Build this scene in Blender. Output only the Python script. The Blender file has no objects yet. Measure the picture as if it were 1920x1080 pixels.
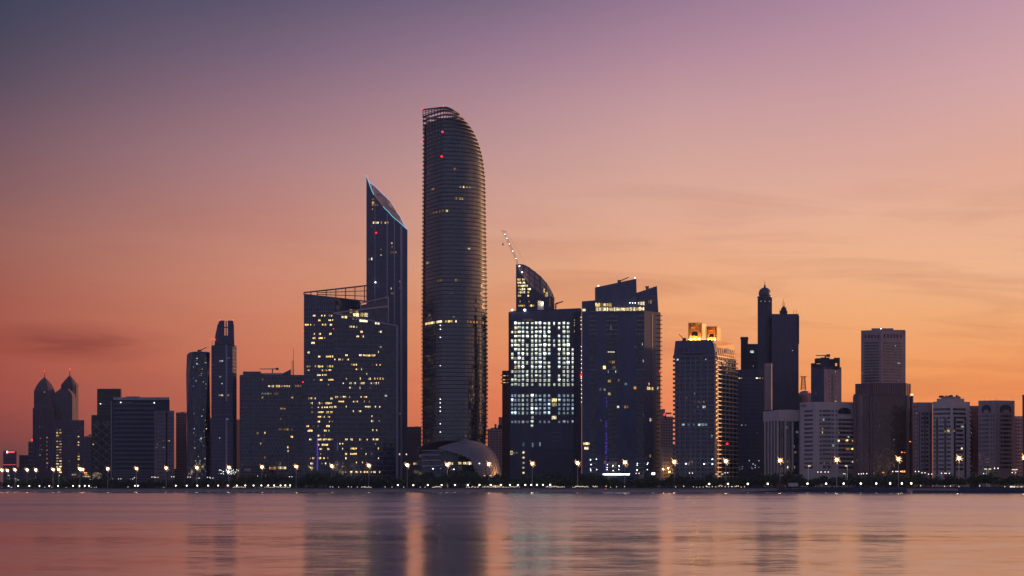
import bpy, bmesh, math, random
from mathutils import Vector
S = bpy.context.scene
COL = S.collection
R = math.radians
rng = random.Random(7)
F = 3233.0      # focal length in px of the 1920 px wide photograph
HOR = 918.0     # pixel row of the horizon
HC = 2.0        # eye height above the water
G = 2.0         # level of the land

# ------------------------------------------------------------------ camera
cam = bpy.data.cameras.new('camera')
cam_o = bpy.data.objects.new('camera', cam)
COL.objects.link(cam_o)
cam_o.location = (0, 0, HC)
cam_o.rotation_euler = (R(90), 0, 0)
cam.sensor_width = 36
cam.lens = 36 * F / 1920
cam.shift_y = (HOR - 540) / 1920
cam.clip_start = 0.5
cam.clip_end = 60000
S.camera = cam_o
S.view_settings.view_transform = 'Standard'
S.view_settings.look = 'None'
S.view_settings.exposure = 0
S.view_settings.gamma = 1
S.render.engine = 'CYCLES'
S.cycles.max_bounces = 6
S.cycles.sample_clamp_indirect = 3

def lin(c):
    return tuple(((v / 255) / 12.92 if v / 255 <= 0.04045 else ((v / 255 + 0.055) / 1.055) ** 2.4) for v in c)

# ------------------------------------------------------------------ sky (dusk gradient by direction)
W = bpy.data.worlds.new('World')
S.world = W
W.use_nodes = True
nt = W.node_tree
nt.nodes.clear()
def N(t, nt_=None, **k):
    n = (nt_ or nt).nodes.new(t)
    for a, b in k.items():
        setattr(n, a, b)
    return n
def math_(op, a, b=None, c=None, nt_=None, clamp=False):
    t = nt_ or nt
    n = t.nodes.new('ShaderNodeMath'); n.operation = op; n.use_clamp = clamp
    for i, v in enumerate((a, b, c)):
        if v is None: continue
        if isinstance(v, (int, float)): n.inputs[i].default_value = v
        else: t.links.new(v, n.inputs[i])
    return n.outputs[0]
tc = N('ShaderNodeTexCoord')
sep = N('ShaderNodeSeparateXYZ')
nt.links.new(tc.outputs['Generated'], sep.inputs[0])
az = math_('ARCTAN2', sep.outputs[0], sep.outputs[1])
hyp = math_('SQRT', math_('ADD', math_('MULTIPLY', sep.outputs[0], sep.outputs[0]), math_('MULTIPLY', sep.outputs[1], sep.outputs[1])))
el = math_('ARCTAN2', sep.outputs[2], hyp)
elf = math_('DIVIDE', el, math.pi / 2)
def rows(px, lst):       # (pixel row, colour) pairs -> (elevation fraction, colour)
    ca = math.cos(math.atan((px - 960) / F))
    return [(math.atan((HOR - y) / F * ca) / (math.pi / 2), tuple(v * (1 + .07 * y / 918) for v in lin(c))) for y, c in lst]
ZEN = (.10, .13, .25)
top_dim = [(0.26, lin((92, 84, 116))), (0.45, lin((84, 90, 130))), (1.0, ZEN)]
SKY = [
 (-150, [(0, (.20,.20,.31)), (.12, (.21,.22,.37)), (.35, (.15,.185,.35)), (1, ZEN)]),
 (-70, [(0, (.13,.10,.16)), (.12, (.15,.13,.22)), (.35, (.12,.13,.25)), (1, ZEN)]),
 (-16.5, rows(0, [(918,(84,54,60)),(850,(112,62,62)),(800,(140,68,62)),(740,(158,75,64)),(650,(168,82,66)),(550,(164,92,76)),(450,(156,100,90)),(350,(134,94,96)),(250,(116,87,98)),(150,(90,77,94)),(70,(74,70,90)),(0,(62,65,88))]) + [(0.26, lin((54,60,86))), (.45, lin((58,66,98))), (1, ZEN)]),
 (-8.1, rows(500, [(918,(150,85,72)),(850,(170,90,72)),(760,(190,103,78)),(680,(202,116,86)),(600,(208,128,97)),(500,(204,136,113)),(400,(188,130,120)),(300,(169,126,130)),(200,(148,113,126)),(100,(120,99,121)),(0,(93,85,109))]) + [(0.26, lin((72,74,104))), (.45, lin((70,76,110))), (1, ZEN)]),
 (-.35, rows(940, [(918,(195,98,72)),(850,(212,108,76)),(750,(226,124,82)),(600,(228,150,103)),(500,(222,161,127)),(400,(213,161,143)),(300,(196,152,148)),(200,(178,139,148)),(100,(154,122,144)),(0,(124,105,131))]) + top_dim),
 (5.3, rows(1260, [(918,(215,112,80)),(850,(228,122,84)),(750,(236,135,88)),(650,(240,156,102)),(580,(240,167,115)),(500,(235,171,131)),(400,(225,172,149)),(300,(212,165,154)),(200,(199,155,158)),(100,(178,138,155)),(0,(154,122,147))]) + [(0.26, lin((112,98,130))), (.45, lin((92,90,126))), (1, ZEN)]),
 (11.2, rows(1600, [(918,(228,122,74)),(850,(236,130,76)),(750,(241,146,84)),(700,(242,155,92)),(600,(242,170,114)),(500,(240,180,138)),(400,(231,177,150)),(300,(219,168,156)),(200,(206,160,160)),(100,(192,149,161)),(0,(176,138,160))]) + [(0.26, lin((132,112,142))), (.45, lin((100,96,130))), (1, ZEN)]),
 (16.5, rows(1900, [(918,(232,124,72)),(850,(236,130,76)),(780,(238,138,80)),(700,(241,151,88)),(600,(241,170,114)),(500,(240,183,142)),(400,(232,176,146)),(300,(225,170,150)),(150,(212,166,167)),(0,(194,152,167))]) + [(0.26, lin((150,124,150))), (.45, lin((108,102,136))), (1, ZEN)]),
 (48, [(0, (2.4,1.0,.35)), (.05, (3.2,1.55,.75)), (.13, (2.8,1.6,.95)), (.26, (.6,.4,.36)), (.45, (.17,.14,.23)), (1, ZEN)]),
 (95, [(0, (1.6,.8,.42)), (.08, (1.7,.95,.6)), (.2, (.6,.4,.4)), (.45, (.13,.12,.21)), (1, ZEN)]),
 (150, [(0, (.20,.20,.31)), (.12, (.21,.22,.37)), (.35, (.15,.185,.35)), (1, ZEN)]),
]
cur = None
prev = None
for a, stops in SKY:
    r = N('ShaderNodeValToRGB')
    cr = r.color_ramp
    stops = sorted(stops)
    while len(cr.elements) < len(stops): cr.elements.new(0.5)
    for e, (p, c) in zip(cr.elements, stops):
        e.position = max(0, min(1, p))
    for e, (p, c) in zip(cr.elements, stops):
        e.color = (*c, 1)
    nt.links.new(elf, r.inputs[0])
    if cur is None:
        cur = r.outputs[0]
    else:
        m = N('ShaderNodeMapRange')
        nt.links.new(az, m.inputs[0])
        m.inputs[1].default_value = R(prev); m.inputs[2].default_value = R(a)
        x = N('ShaderNodeMix', data_type='RGBA')
        nt.links.new(m.outputs[0], x.inputs[0]); nt.links.new(cur, x.inputs[6]); nt.links.new(r.outputs[0], x.inputs[7])
        cur = x.outputs[2]
    prev = a
# thin stretched cloud streaks
cx = N('ShaderNodeCombineXYZ')
nt.links.new(math_('MULTIPLY', az, 5.0), cx.inputs[0])
nt.links.new(math_('ADD', math_('MULTIPLY', el, 42.0), math_('MULTIPLY', az, 2.2)), cx.inputs[1])
n1 = N('ShaderNodeTexNoise'); n1.inputs['Scale'].default_value = 1.6; n1.inputs['Detail'].default_value = 7; n1.inputs['Roughness'].default_value = .55; n1.inputs['Distortion'].default_value = .6
nt.links.new(cx.outputs[0], n1.inputs['Vector'])
mr = N('ShaderNodeMapRange'); nt.links.new(n1.outputs[0], mr.inputs[0]); mr.inputs[1].default_value = .46; mr.inputs[2].default_value = .70
band = N('ShaderNodeMapRange'); nt.links.new(el, band.inputs[0]); band.inputs[1].default_value = R(11); band.inputs[2].default_value = R(8)
band2 = N('ShaderNodeMapRange'); nt.links.new(az, band2.inputs[0]); band2.inputs[1].default_value = R(-4); band2.inputs[2].default_value = R(5); band2.inputs[3].default_value = .25; band2.inputs[4].default_value = 1
cf = math_('MULTIPLY', math_('MULTIPLY', mr.outputs[0], band.outputs[0]), band2.outputs[0])
# the dark bank low at the left
dx_ = math_('DIVIDE', math_('ADD', az, R(14.2)), R(3.6)); dy_ = math_('DIVIDE', math_('SUBTRACT', el, R(4.75)), R(.75))
blob = math_('SUBTRACT', 1.0, math_('SQRT', math_('ADD', math_('MULTIPLY', dx_, dx_), math_('MULTIPLY', dy_, dy_))), clamp=True)
bm_ = math_('MULTIPLY', blob, math_('MULTIPLY', math_('SUBTRACT', n1.outputs[0], .28), 2.2), clamp=True)
cf = math_('ADD', math_('MULTIPLY', cf, .5), math_('MULTIPLY', bm_, 2.3), clamp=True)
dk = N('ShaderNodeMix', data_type='RGBA', blend_type='MULTIPLY')
dk.inputs[0].default_value = 1
nt.links.new(cur, dk.inputs[6]); dk.inputs[7].default_value = (.66, .54, .60, 1)
mx = N('ShaderNodeMix', data_type='RGBA')
nt.links.new(cf, mx.inputs[0]); nt.links.new(cur, mx.inputs[6]); nt.links.new(dk.outputs[2], mx.inputs[7])
bg = N('ShaderNodeBackground'); nt.links.new(mx.outputs[2], bg.inputs[0]); bg.inputs[1].default_value = 1.0
out = N('ShaderNodeOutputWorld'); nt.links.new(bg.outputs[0], out.inputs[0])

# very low sun beyond the right edge
sl = bpy.data.lights.new('sun', 'SUN'); sl.energy = 3.2; sl.angle = R(2.5); sl.color = (1, .46, .17)
so = bpy.data.objects.new('sun', sl); COL.objects.link(so)
so.rotation_euler = (R(87.5), 0, R(180 - 66))     # the low sun stands at azimuth +66, beyond the right edge, and skims the right hand faces

# ------------------------------------------------------------------ materials
MATS = {}
def newmat(name):
    m = bpy.data.materials.new(name); m.use_nodes = True
    m.node_tree.nodes.clear(); MATS[name] = m
    o = m.node_tree.nodes.new('ShaderNodeOutputMaterial')
    return m, m.node_tree, o
def wall_mat(name, col, rough=.8, var=.22, scale=.25, spec=.3):
    m, t, o = newmat(name)
    p = N('ShaderNodeBsdfPrincipled', t)
    g = N('ShaderNodeNewGeometry', t)
    mp = N('ShaderNodeMapping', t); mp.inputs['Scale'].default_value = (1, 1, .35)
    t.links.new(g.outputs['Position'], mp.inputs[0])
    n = N('ShaderNodeTexNoise', t); n.inputs['Scale'].default_value = scale; n.inputs['Detail'].default_value = 6; n.inputs['Roughness'].default_value = .7
    t.links.new(mp.outputs[0], n.inputs['Vector'])
    r = N('ShaderNodeMapRange', t); t.links.new(n.outputs[0], r.inputs[0])
    r.inputs[1].default_value = .25; r.inputs[2].default_value = .75; r.inputs[3].default_value = 1 - var; r.inputs[4].default_value = 1 + var
    x = N('ShaderNodeVectorMath', t, operation='SCALE'); x.inputs[0].default_value = col; t.links.new(r.outputs[0], x.inputs['Scale'])
    t.links.new(x.outputs[0], p.inputs['Base Color'])
    p.inputs['Roughness'].default_value = rough; p.inputs['Specular IOR Level'].default_value = spec
    t.links.new(p.outputs[0], o.inputs[0])
    return m
def glass_mat(name, col, rough=.12, ior=1.75, jitter=.035, pane=(2.6, 2.6, 3.6), var=.5, tint=(1, 1, 1)):
    m, t, o = newmat(name)
    p = N('ShaderNodeBsdfPrincipled', t)
    g = N('ShaderNodeNewGeometry', t)
    ad = N('ShaderNodeVectorMath', t, operation='SNAP'); ad.inputs[1].default_value = pane
    t.links.new(g.outputs['Position'], ad.inputs[0])
    w = N('ShaderNodeTexWhiteNoise', t); t.links.new(ad.outputs[0], w.inputs[0])
    sb = N('ShaderNodeVectorMath', t, operation='SUBTRACT'); t.links.new(w.outputs['Color'], sb.inputs[0]); sb.inputs[1].default_value = (.5, .5, .5)
    sc = N('ShaderNodeVectorMath', t, operation='SCALE'); t.links.new(sb.outputs[0], sc.inputs[0]); sc.inputs['Scale'].default_value = jitter * 2
    an = N('ShaderNodeVectorMath', t, operation='ADD'); t.links.new(g.outputs['Normal'], an.inputs[0]); t.links.new(sc.outputs[0], an.inputs[1])
    nn = N('ShaderNodeVectorMath', t, operation='NORMALIZE'); t.links.new(an.outputs[0], nn.inputs[0]); t.links.new(nn.outputs[0], p.inputs['Normal'])
    r = N('ShaderNodeMapRange', t); t.links.new(w.outputs['Value'], r.inputs[0]); r.inputs[3].default_value = 1 - var; r.inputs[4].default_value = 1 + var
    x = N('ShaderNodeVectorMath', t, operation='SCALE'); x.inputs[0].default_value = col; t.links.new(r.outputs[0], x.inputs['Scale'])
    t.links.new(x.outputs[0], p.inputs['Base Color'])
    p.inputs['Roughness'].default_value = rough; p.inputs['IOR'].default_value = ior
    p.inputs['Specular Tint'].default_value = (*tint, 1)
    t.links.new(p.outputs[0], o.inputs[0])
    return m
def room_mat(name, col, strength, scale=1.1, lo=.12, top=False):
    """light from a lit room seen through its window: furniture, curtains and partitions break it up"""
    m, t, o = newmat(name)
    e = N('ShaderNodeEmission', t); e.inputs[0].default_value = (*col, 1)
    g = N('ShaderNodeNewGeometry', t)
    oi = N('ShaderNodeObjectInfo', t)
    n = N('ShaderNodeTexNoise', t); n.inputs['Scale'].default_value = scale; n.inputs['Detail'].default_value = 2
    t.links.new(g.outputs['Position'], n.inputs['Vector'])
    r = N('ShaderNodeMapRange', t); t.links.new(n.outputs[0], r.inputs[0]); r.inputs[1].default_value = .34; r.inputs[2].default_value = .58; r.inputs[3].default_value = lo; r.inputs[4].default_value = 1
    v = math_('ADD', math_('MULTIPLY', math_('POWER', oi.outputs['Random'], 1.6, nt_=t), 1.05, nt_=t), .22, nt_=t)
    f = math_('MULTIPLY', r.outputs[0], v, nt_=t)
    if top:
        tcx = N('ShaderNodeTexCoord', t); sx = N('ShaderNodeSeparateXYZ', t); t.links.new(tcx.outputs['Generated'], sx.inputs[0])
        tr = N('ShaderNodeMapRange', t); t.links.new(sx.outputs[2], tr.inputs[0]); tr.inputs[1].default_value = .1; tr.inputs[2].default_value = .95; tr.inputs[3].default_value = .14; tr.inputs[4].default_value = 1.7
        f = math_('MULTIPLY', f, tr.outputs[0], nt_=t)
    t.links.new(math_('MULTIPLY', f, strength, nt_=t), e.inputs[1])
    t.links.new(e.outputs[0], o.inputs[0])
    m.cycles.emission_sampling = 'NONE'
    return m
def lamp_mat(name, col, strength, sample=True):
    m, t, o = newmat(name)
    e = N('ShaderNodeEmission', t); e.inputs[0].default_value = (*col, 1); e.inputs[1].default_value = strength
    t.links.new(e.outputs[0], o.inputs[0])
    m.cycles.emission_sampling = 'AUTO' if sample else 'NONE'
    return m

M = MATS
glass_mat('glass_navy', (.007, .019, .055), ior=1.62)
glass_mat('glass_black', (.005, .014, .040), ior=1.6, jitter=.02)
glass_mat('glass_tower', (.002, .009, .030), rough=.10, ior=1.95, jitter=.05, pane=(1.6, 1.6, 3.5), var=.5)
glass_mat('glass_brown', (.05, .028, .032), rough=.16, ior=1.9, tint=(1, .75, .7), pane=(1.8, 1.8, 1.8), var=.4)
glass_mat('window_glass', (.035, .034, .06), rough=.15, ior=1.6, pane=(3, 3, 3.4), var=.6)
wall_mat('stone_navy', (.070, .085, .150))
wall_mat('stone_slate', (.075, .072, .13))
wall_mat('shell_panel', (.17, .155, .20), rough=.35, spec=.5)
wall_mat('stone_dark', (.032, .040, .075))
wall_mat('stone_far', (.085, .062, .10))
wall_mat('stone_mauve', (.32, .225, .25))
wall_mat('stone_mid', (.15, .125, .17))
wall_mat('stone_pale', (.43, .335, .345), var=.15)
wall_mat('stone_pink', (.20, .135, .16), var=.15)
wall_mat('stone_beige', (.26, .19, .18), var=.2)
wall_mat('stone_brown', (.10, .06, .065))
wall_mat('stone_olive', (.045, .05, .055))
wall_mat('slab_grey', (.105, .10, .155), rough=.45, spec=.5)
wall_mat('slab_tower', (.030, .036, .065), rough=.3, spec=.6)
wall_mat('slab_light', (.26, .23, .30), rough=.5, spec=.5)
wall_mat('slab_dark', (.055, .06, .105), rough=.35, spec=.6)
wall_mat('steel_dark', (.03, .03, .045), rough=.4, spec=.5)
wall_mat('steel_pale', (.30, .27, .28), rough=.4, spec=.5)
wall_mat('gold_lit_wall', (.80, .38, .07), rough=.4, spec=.5)  # gold of floodlight and low sun is put into this colour
wall_mat('roof_panel', (.075, .072, .11), rough=.4, spec=.5)
wall_mat('concrete', (.20, .18, .19))
wall_mat('sand', (.24, .17, .18), rough=.95, scale=.08)
wall_mat('paving', (.12, .11, .12), rough=.9, scale=.05)
wall_mat('asphalt', (.05, .05, .055), rough=.9, scale=.05)
wall_mat('bark', (.06, .045, .035), rough=.95)
wall_mat('leaf', (.022, .046, .034), rough=.7, var=.6, scale=.9)
wall_mat('palm_leaf', (.035, .06, .028), rough=.6, var=.4, scale=.9)
wall_mat('hedge_leaf', (.025, .045, .028), rough=.9, var=.6, scale=1.2)
wall_mat('white_paint', (.7, .7, .7), rough=.5)
wall_mat('red_paint', (.35, .04, .04), rough=.6)
wall_mat('cloth_dark', (.03, .03, .04)); wall_mat('cloth_pale', (.4, .38, .36)); wall_mat('skin', (.35, .2, .14))
wall_mat('car_dark', (.03, .035, .05), rough=.25, spec=.6); wall_mat('car_pale', (.55, .55, .55), rough=.25, spec=.6)
wall_mat('rubber', (.02, .02, .02))
room_mat('room_warm', (1.0, .66, .22), 2.3)
room_mat('room_pale', (1.0, .82, .50), 2.2)
room_mat('room_amber', (1.0, .42, .10), 1.0)
room_mat('room_dim', (1.0, .60, .25), .42)
room_mat('room_cool', (.72, .95, 1.0), 1.1)
room_mat('room_cooldim', (.45, .75, .95), .25)
room_mat('room_site', (.86, .95, .76), 3.4, scale=.7, lo=.45, top=True)
room_mat('room_blue', (.62, .80, 1.0), 2.1, scale=.7, lo=.45, top=True)
lamp_mat('lamp_sodium', (1, .78, .46), 45)
lamp_mat('starburst_amber', (1, .50, .17), 2.4, False)  # glow of the starburst spikes added to the mast heads
lamp_mat('lamp_globe', (1, .93, .74), 8)
lamp_mat('lamp_street', (1, .86, .74), 2.6, False)
lamp_mat('lamp_path', (1, .80, .48), 1.4, False)
lamp_mat('lamp_white', (.95, .97, 1), 6, False)
lamp_mat('lamp_flood', (1, .50, .10), 110)
lamp_mat('lamp_red', (1, .012, .02), 5, False)
lamp_mat('lamp_orange', (1, .25, .05), 3, False)
lamp_mat('led_cyan', (.22, .75, 1), 1.0, False)
lamp_mat('led_violet', (.55, .5, 1), .9, False)
lamp_mat('led_purple', (.15, .09, .85), .5, False)
lamp_mat('sign_red', (1, .12, .12), 1.2, False)

# ------------------------------------------------------------------ mesh helpers
class MB:
    def __init__(s): s.v = []; s.f = []
    def add(s, vs, fs):
        b = len(s.v); s.v.extend(vs); s.f.extend([tuple(i + b for i in f) for f in fs])
    def hexa(s, p):      # 8 points: bottom ring 0-3, top ring 4-7
        s.add(p, [(0, 3, 2, 1), (4, 5, 6, 7), (0, 1, 5, 4), (1, 2, 6, 5), (2, 3, 7, 6), (3, 0, 4, 7)])
    def box(s, c, d):
        x, y, z = c; a, b, h = d[0] / 2, d[1] / 2, d[2]
        s.hexa([(x - a, y - b, z), (x + a, y - b, z), (x + a, y + b, z), (x - a, y + b, z),
                (x - a, y - b, z + h), (x + a, y - b, z + h), (x + a, y + b, z + h), (x - a, y + b, z + h)])
    def prism(s, ring, z0, z1):
        n = len(ring)
        zs = z1 if isinstance(z1, (list, tuple)) else [z1] * n
        b = [(p[0], p[1], z0) for p in ring]; t = [(p[0], p[1], z) for p, z in zip(ring, zs)]
        s.add(b + t, [tuple(range(n))[::-1], tuple(range(n, 2 * n))] + [(i, (i + 1) % n, n + (i + 1) % n, n + i) for i in range(n)])
    def frustum(s, r0, r1, z0, z1):
        n = len(r0)
        s.add([(p[0], p[1], z0) for p in r0] + [(p[0], p[1], z1) for p in r1], [tuple(range(n))[::-1], tuple(range(n, 2 * n))] + [(i, (i + 1) % n, n + (i + 1) % n, n + i) for i in range(n)])
    def wbox(s, A, B, u0, u1, z0, z1, o0, o1):
        d = (B - A); L = d.length; d = d / L; n = Vector((d.y, -d.x, 0))
        q = [A + d * u0 + n * o1, A + d * u1 + n * o1, A + d * u1 + n * o0, A + d * u0 + n * o0]
        s.hexa([(p.x, p.y, z0) for p in q] + [(p.x, p.y, z1) for p in q])
    def tube(s, p0, p1, r0, r1=None, n=6):
        p0, p1 = Vector(p0), Vector(p1); r1 = r0 if r1 is None else r1
        d = (p1 - p0).normalized(); a = d.orthogonal().normalized(); b = d.cross(a)
        vs = []
        for p, r in ((p0, r0), (p1, r1)):
            for i in range(n):
                t = 2 * math.pi * i / n; vs.append(tuple(p + (a * math.cos(t) + b * math.sin(t)) * r))
        s.add(vs, [tuple(range(n))[::-1], tuple(range(n, 2 * n))] + [(i, (i + 1) % n, n + (i + 1) % n, n + i) for i in range(n)])
    def lathe(s, c, prof, n=16):
        vs = []; fs = []
        for r, z in prof:
            for i in range(n):
                t = 2 * math.pi * i / n; vs.append((c[0] + r * math.cos(t), c[1] + r * math.sin(t), c[2] + z))
        for k in range(len(prof) - 1):
            for i in range(n):
                j = (i + 1) % n; fs.append((k * n + i, k * n + j, (k + 1) * n + j, (k + 1) * n + i))
        fs.append(tuple(range(n))[::-1]); fs.append(tuple(range((len(prof) - 1) * n, len(prof) * n)))
        s.add(vs, fs)
    def facade(s, A, B, z0, z1, nf, nb, bh=.5, bo=.3, mw=.12, mo=.12, lo=0):
        L = (B - A).length; fh = (z1 - z0) / nf
        if bh:
            for i in range(nf + 1):
                s.wbox(A, B, 0, L, z0 + i * fh - bh * .5, z0 + i * fh + bh * .5, -.1, bo)
        if nb and mw:
            for j in range(nb + 1):
                u = min(max(j * L / nb, mw / 2), L - mw / 2)
                s.wbox(A, B, u - mw / 2, u + mw / 2, z0 + .01, z1 - .01, -.12, mo)
    def mesh(s, name, org=(0, 0, 0), smooth=False):
        me = bpy.data.meshes.new(name)
        me.from_pydata([(v[0] - org[0], v[1] - org[1], v[2] - org[2]) for v in s.v], [], s.f)
        bm = bmesh.new(); bm.from_mesh(me); bmesh.ops.delete(bm, geom=[v for v in bm.verts if not v.link_faces], context='VERTS'); bmesh.ops.recalc_face_normals(bm, faces=bm.faces); bm.to_mesh(me); bm.free()
        if smooth:
            for p in me.polygons: p.use_smooth = True
        return me

def P(px, D): return Vector(((px - 960) * D / F, D, 0))
def ZZ(py, D): return HC + (HOR - py) * D / F
def LD(px): return 1356 / (1 + 0.829 * (px - 960) / F)      # distance of the avenue's lamp line at a pixel column
def back(p, dep):                                           # a point dep metres farther along its line of sight
    l = math.hypot(p.x, p.y); return p * (1 + dep / l)

def tag(o, label=None, cat=None, group=None, kind=None):
    if label: o['label'] = label
    if cat: o['category'] = cat
    if group: o['group'] = group
    if kind: o['kind'] = kind
    return o
def mkobj(name, me, mat, parent=None, loc=(0, 0, 0)):
    o = bpy.data.objects.new(name, me)
    if mat and not me.materials: me.materials.append(MATS[mat])
    COL.objects.link(o); o.location = loc
    if parent is not None: o.parent = parent
    return o
UNIT = MB(); UNIT.hexa([(0, -1, 0), (1, -1, 0), (1, 0, 0), (0, 0, 0), (0, -1, 1), (1, -1, 1), (1, 0, 1), (0, 0, 1)])
UMESH = {}
def unit(mat):
    if mat not in UMESH:
        UMESH[mat] = UNIT.mesh('window_pane'); UMESH[mat].materials.append(MATS[mat])
    return UMESH[mat]
class Thing:
    def __init__(s, name, label, cat, loc, group=None):
        s.o = bpy.data.objects.new(name, None); COL.objects.link(s.o)
        s.o.location = loc; s.org = Vector(loc); s.wins = []
        tag(s.o, label, cat, group)
    def part(s, name, mb, mat, parent=None, smooth=False, kind=None):
        o = mkobj(name, mb.mesh(name, s.org, smooth), mat, parent or s.o)
        if kind: o['kind'] = kind
        return o
    def win(s, A, B, u, z, w, h, mat, off=.08, name='lit_window'):
        s.wins.append((A, B, u, z, w, h, mat, off, name))
    def finish(s, most=98):
        ws = s.wins
        by = {}
        for w in ws: by.setdefault(w[8], []).append(w)
        for name, l in by.items():
            l.sort(key=lambda w: -w[4] * w[5])
            if len(l) > most:                                   # the largest ones stay individual parts
                rest = {}
                for w in l[most:]: rest.setdefault(w[6], []).append(w)
                allb = bpy.data.meshes.new(name); vs = []; fs = []; mi = []; mats = []
                for mt, q in rest.items():
                    mats.append(mt)
                    for A, B, u, z, w_, h, m_, off, n_ in q:
                        d = (B - A).normalized(); n = Vector((d.y, -d.x, 0)); b = len(vs)
                        for zz in (z, z + h):
                            for uu, oo in ((u, off), (u + w_, off), (u + w_, -.05), (u, -.05)):
                                p = A + d * uu + n * oo - s.org; vs.append((p.x, p.y, zz - s.org.z))
                        for f in [(0, 3, 2, 1), (4, 5, 6, 7), (0, 1, 5, 4), (1, 2, 6, 5), (2, 3, 7, 6), (3, 0, 4, 7)]:
                            fs.append(tuple(i + b for i in f)); mi.append(len(mats) - 1)
                allb.from_pydata(vs, [], fs)
                for m_ in mats: allb.materials.append(MATS[m_])
                allb.polygons.foreach_set('material_index', mi)
                o = mkobj(name, allb, None, s.o); o['kind'] = 'stuff'
                l = l[:most]
            for A, B, u, z, w_, h, mt, off, n_ in l:
                d = (B - A).normalized()
                o = bpy.data.objects.new(name, unit(mt)); COL.objects.link(o); o.parent = s.o
                p = A + d * u - s.org
                o.location = (p.x, p.y, z - s.org.z); o.rotation_euler = (0, 0, math.atan2(d.y, d.x)); o.scale = (w_, off, h)
def hit(A, B, px):
    k = (px - 960) / F; d = B - A
    t = (k * A.y - A.x) / (d.x - k * d.y)
    p = A + d * t
    return t * d.length, p.y
def runs(T, A, B, lst, w=2.1, hpx=4.0, gap=.25, off=.1, skip=.22, name='lit_window', fixed=None):
    """lit windows of one wall, given as (row, first column, last column, material) in the photo's pixels"""
    L = (B - A).length
    for py, x0, x1, mt in lst:
        u0, D = hit(A, B, x0); u1, _ = hit(A, B, x1)
        u0 = max(.1, u0); u1 = min(L - .1, u1)
        n = max(1, int(round((u1 - u0) / (w + gap))))
        ww = (u1 - u0) / n
        for i in range(n):
            if n > 2 and rng.random() < skip: continue
            m = mt
            r = rng.random()
            if mt == 'room_warm' and r < .35: m = 'room_pale' if r < .15 else 'room_dim'
            if mt == 'room_pale' and r < .3: m = 'room_warm'
            h = hpx * D / F * rng.uniform(.75, 1.1)
            T.win(A, B, u0 + i * ww + gap / 2, ZZ(py, D) - h / 2, max(.5, (ww - gap) * rng.uniform(.7, 1)), h, m, off, name)
def scatter(T, A, B, z0, fh, nf, nb, p, mats, w=.7, h=.55, off=.1, z_off=.25):
    L = (B - A).length
    for i in range(nf):
        for j in range(nb):
            if rng.random() < p:
                bw = L / nb
                T.win(A, B, (j + .5 - w / 2) * bw, z0 + (i + z_off) * fh, w * bw, h * fh, rng.choice(mats), off)

def tower(name, label, chain, top, dep=30, mat='stone_navy', fp=8.0, bays=(8, 8), bh=.6, bo=.3, mw=.15, mo=.15,
          fmat='slab_grey', lit=0, lits=('room_pale', 'room_dim', 'room_cool'), windows=None, base=None, cat='building', group=None, off=None, grid_name='floor_bands', z0f=None, litw=.6, lith=.5, skip_top=0):
    """an upright block: chain = visible corners [(px, extra distance)] left to right, top = pixel row of the roof"""
    d0 = LD(chain[0][0]) + (off if off is not None else 60)
    pts = [P(px, d0 + e) for px, e in chain]
    z1 = ZZ(top, d0 + chain[0][1])
    c = pts[len(pts) // 2]
    T = Thing(name, label, cat, (c.x, c.y, G), group)
    T.pts = pts; T.z1 = z1; T.d0 = d0; T.dep = dep
    ring = pts + [back(pts[-1], dep), back(pts[0], dep)]
    T.ring = ring
    b = MB(); b.prism(ring, G - .5, z1); T.body = T.part('wall', b, mat)
    r = MB()                                                     # parapet
    ms = [back(p, .5) for p in pts]
    for i in range(len(pts) - 1): r.wbox(pts[i], pts[i + 1], 0, (pts[i + 1] - pts[i]).length, z1 - .05, z1 + 1.0, -.5, .06)
    T.part('parapet', r, mat)
    fb = MB()
    T.fh = fp * (d0) / F
    zb = G + 1 if z0f is None else ZZ(z0f, d0)
    zt = z1 - .6 - skip_top
    nf = max(2, int((zt - zb) / T.fh)); zb = zt - nf * T.fh
    T.zb = zb; T.nf = nf; T.zt = zt; T.bays = bays
    for i in range(len(pts) - 1):
        A, B = pts[i], pts[i + 1]; nb = bays[i]
        if nb is None: continue
        fb.facade(A, B, zb, zt, nf, nb, bh, bo, mw, mo)
        if windows:
            L = (B - A).length; bw = L / nb
            pw, ph = windows
            for k in range(nf):
                for j in range(nb):
                    mt = 'window_glass'
                    T.win(A, B, (j + .5 - pw / 2) * bw, zb + k * T.fh + (T.fh - ph * T.fh) * .5, pw * bw, ph * T.fh, mt, .06, 'window')
        if lit: scatter(T, A, B, zb, T.fh, nf, nb, lit, lits, litw, lith, .12)
    if fb.v: T.part(grid_name, fb, fmat)
    return T
def roofbox(T, px0, px1, top, mat, name='plant_room', bot=None, dep=None, ex=3):
    d = T.d0 + ex; A, B = P(px0, d), P(px1, d)
    b = MB(); b.prism([A, B, back(B, dep or T.dep * .6), back(A, dep or T.dep * .6)], T.z1 - .3 if bot is None else ZZ(bot, d), ZZ(top, d))
    return T.part(name, b, mat)
def antenna(T, px, y0, y1, ex=8, r=.18, name='antenna', mat='steel_dark'):
    d = T.d0 + ex; p = P(px, d); b = MB()
    b.tube((p.x, p.y, ZZ(y0, d) - .5), (p.x, p.y, ZZ(y1, d)), r * 1.4, r * .6)
    return T.part(name, b, mat)
def beacon(T, px, py, D, r=.5, mat='lamp_red', n_=-.6):
    p = P(px, D); b = MB(); b.lathe((p.x, p.y + n_, ZZ(py, D)), [(.01, -r), (r * .8, -r * .6), (r, 0), (r * .8, r * .6), (.01, r)], 8)
    return T.part('warning_light', b, mat)
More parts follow.
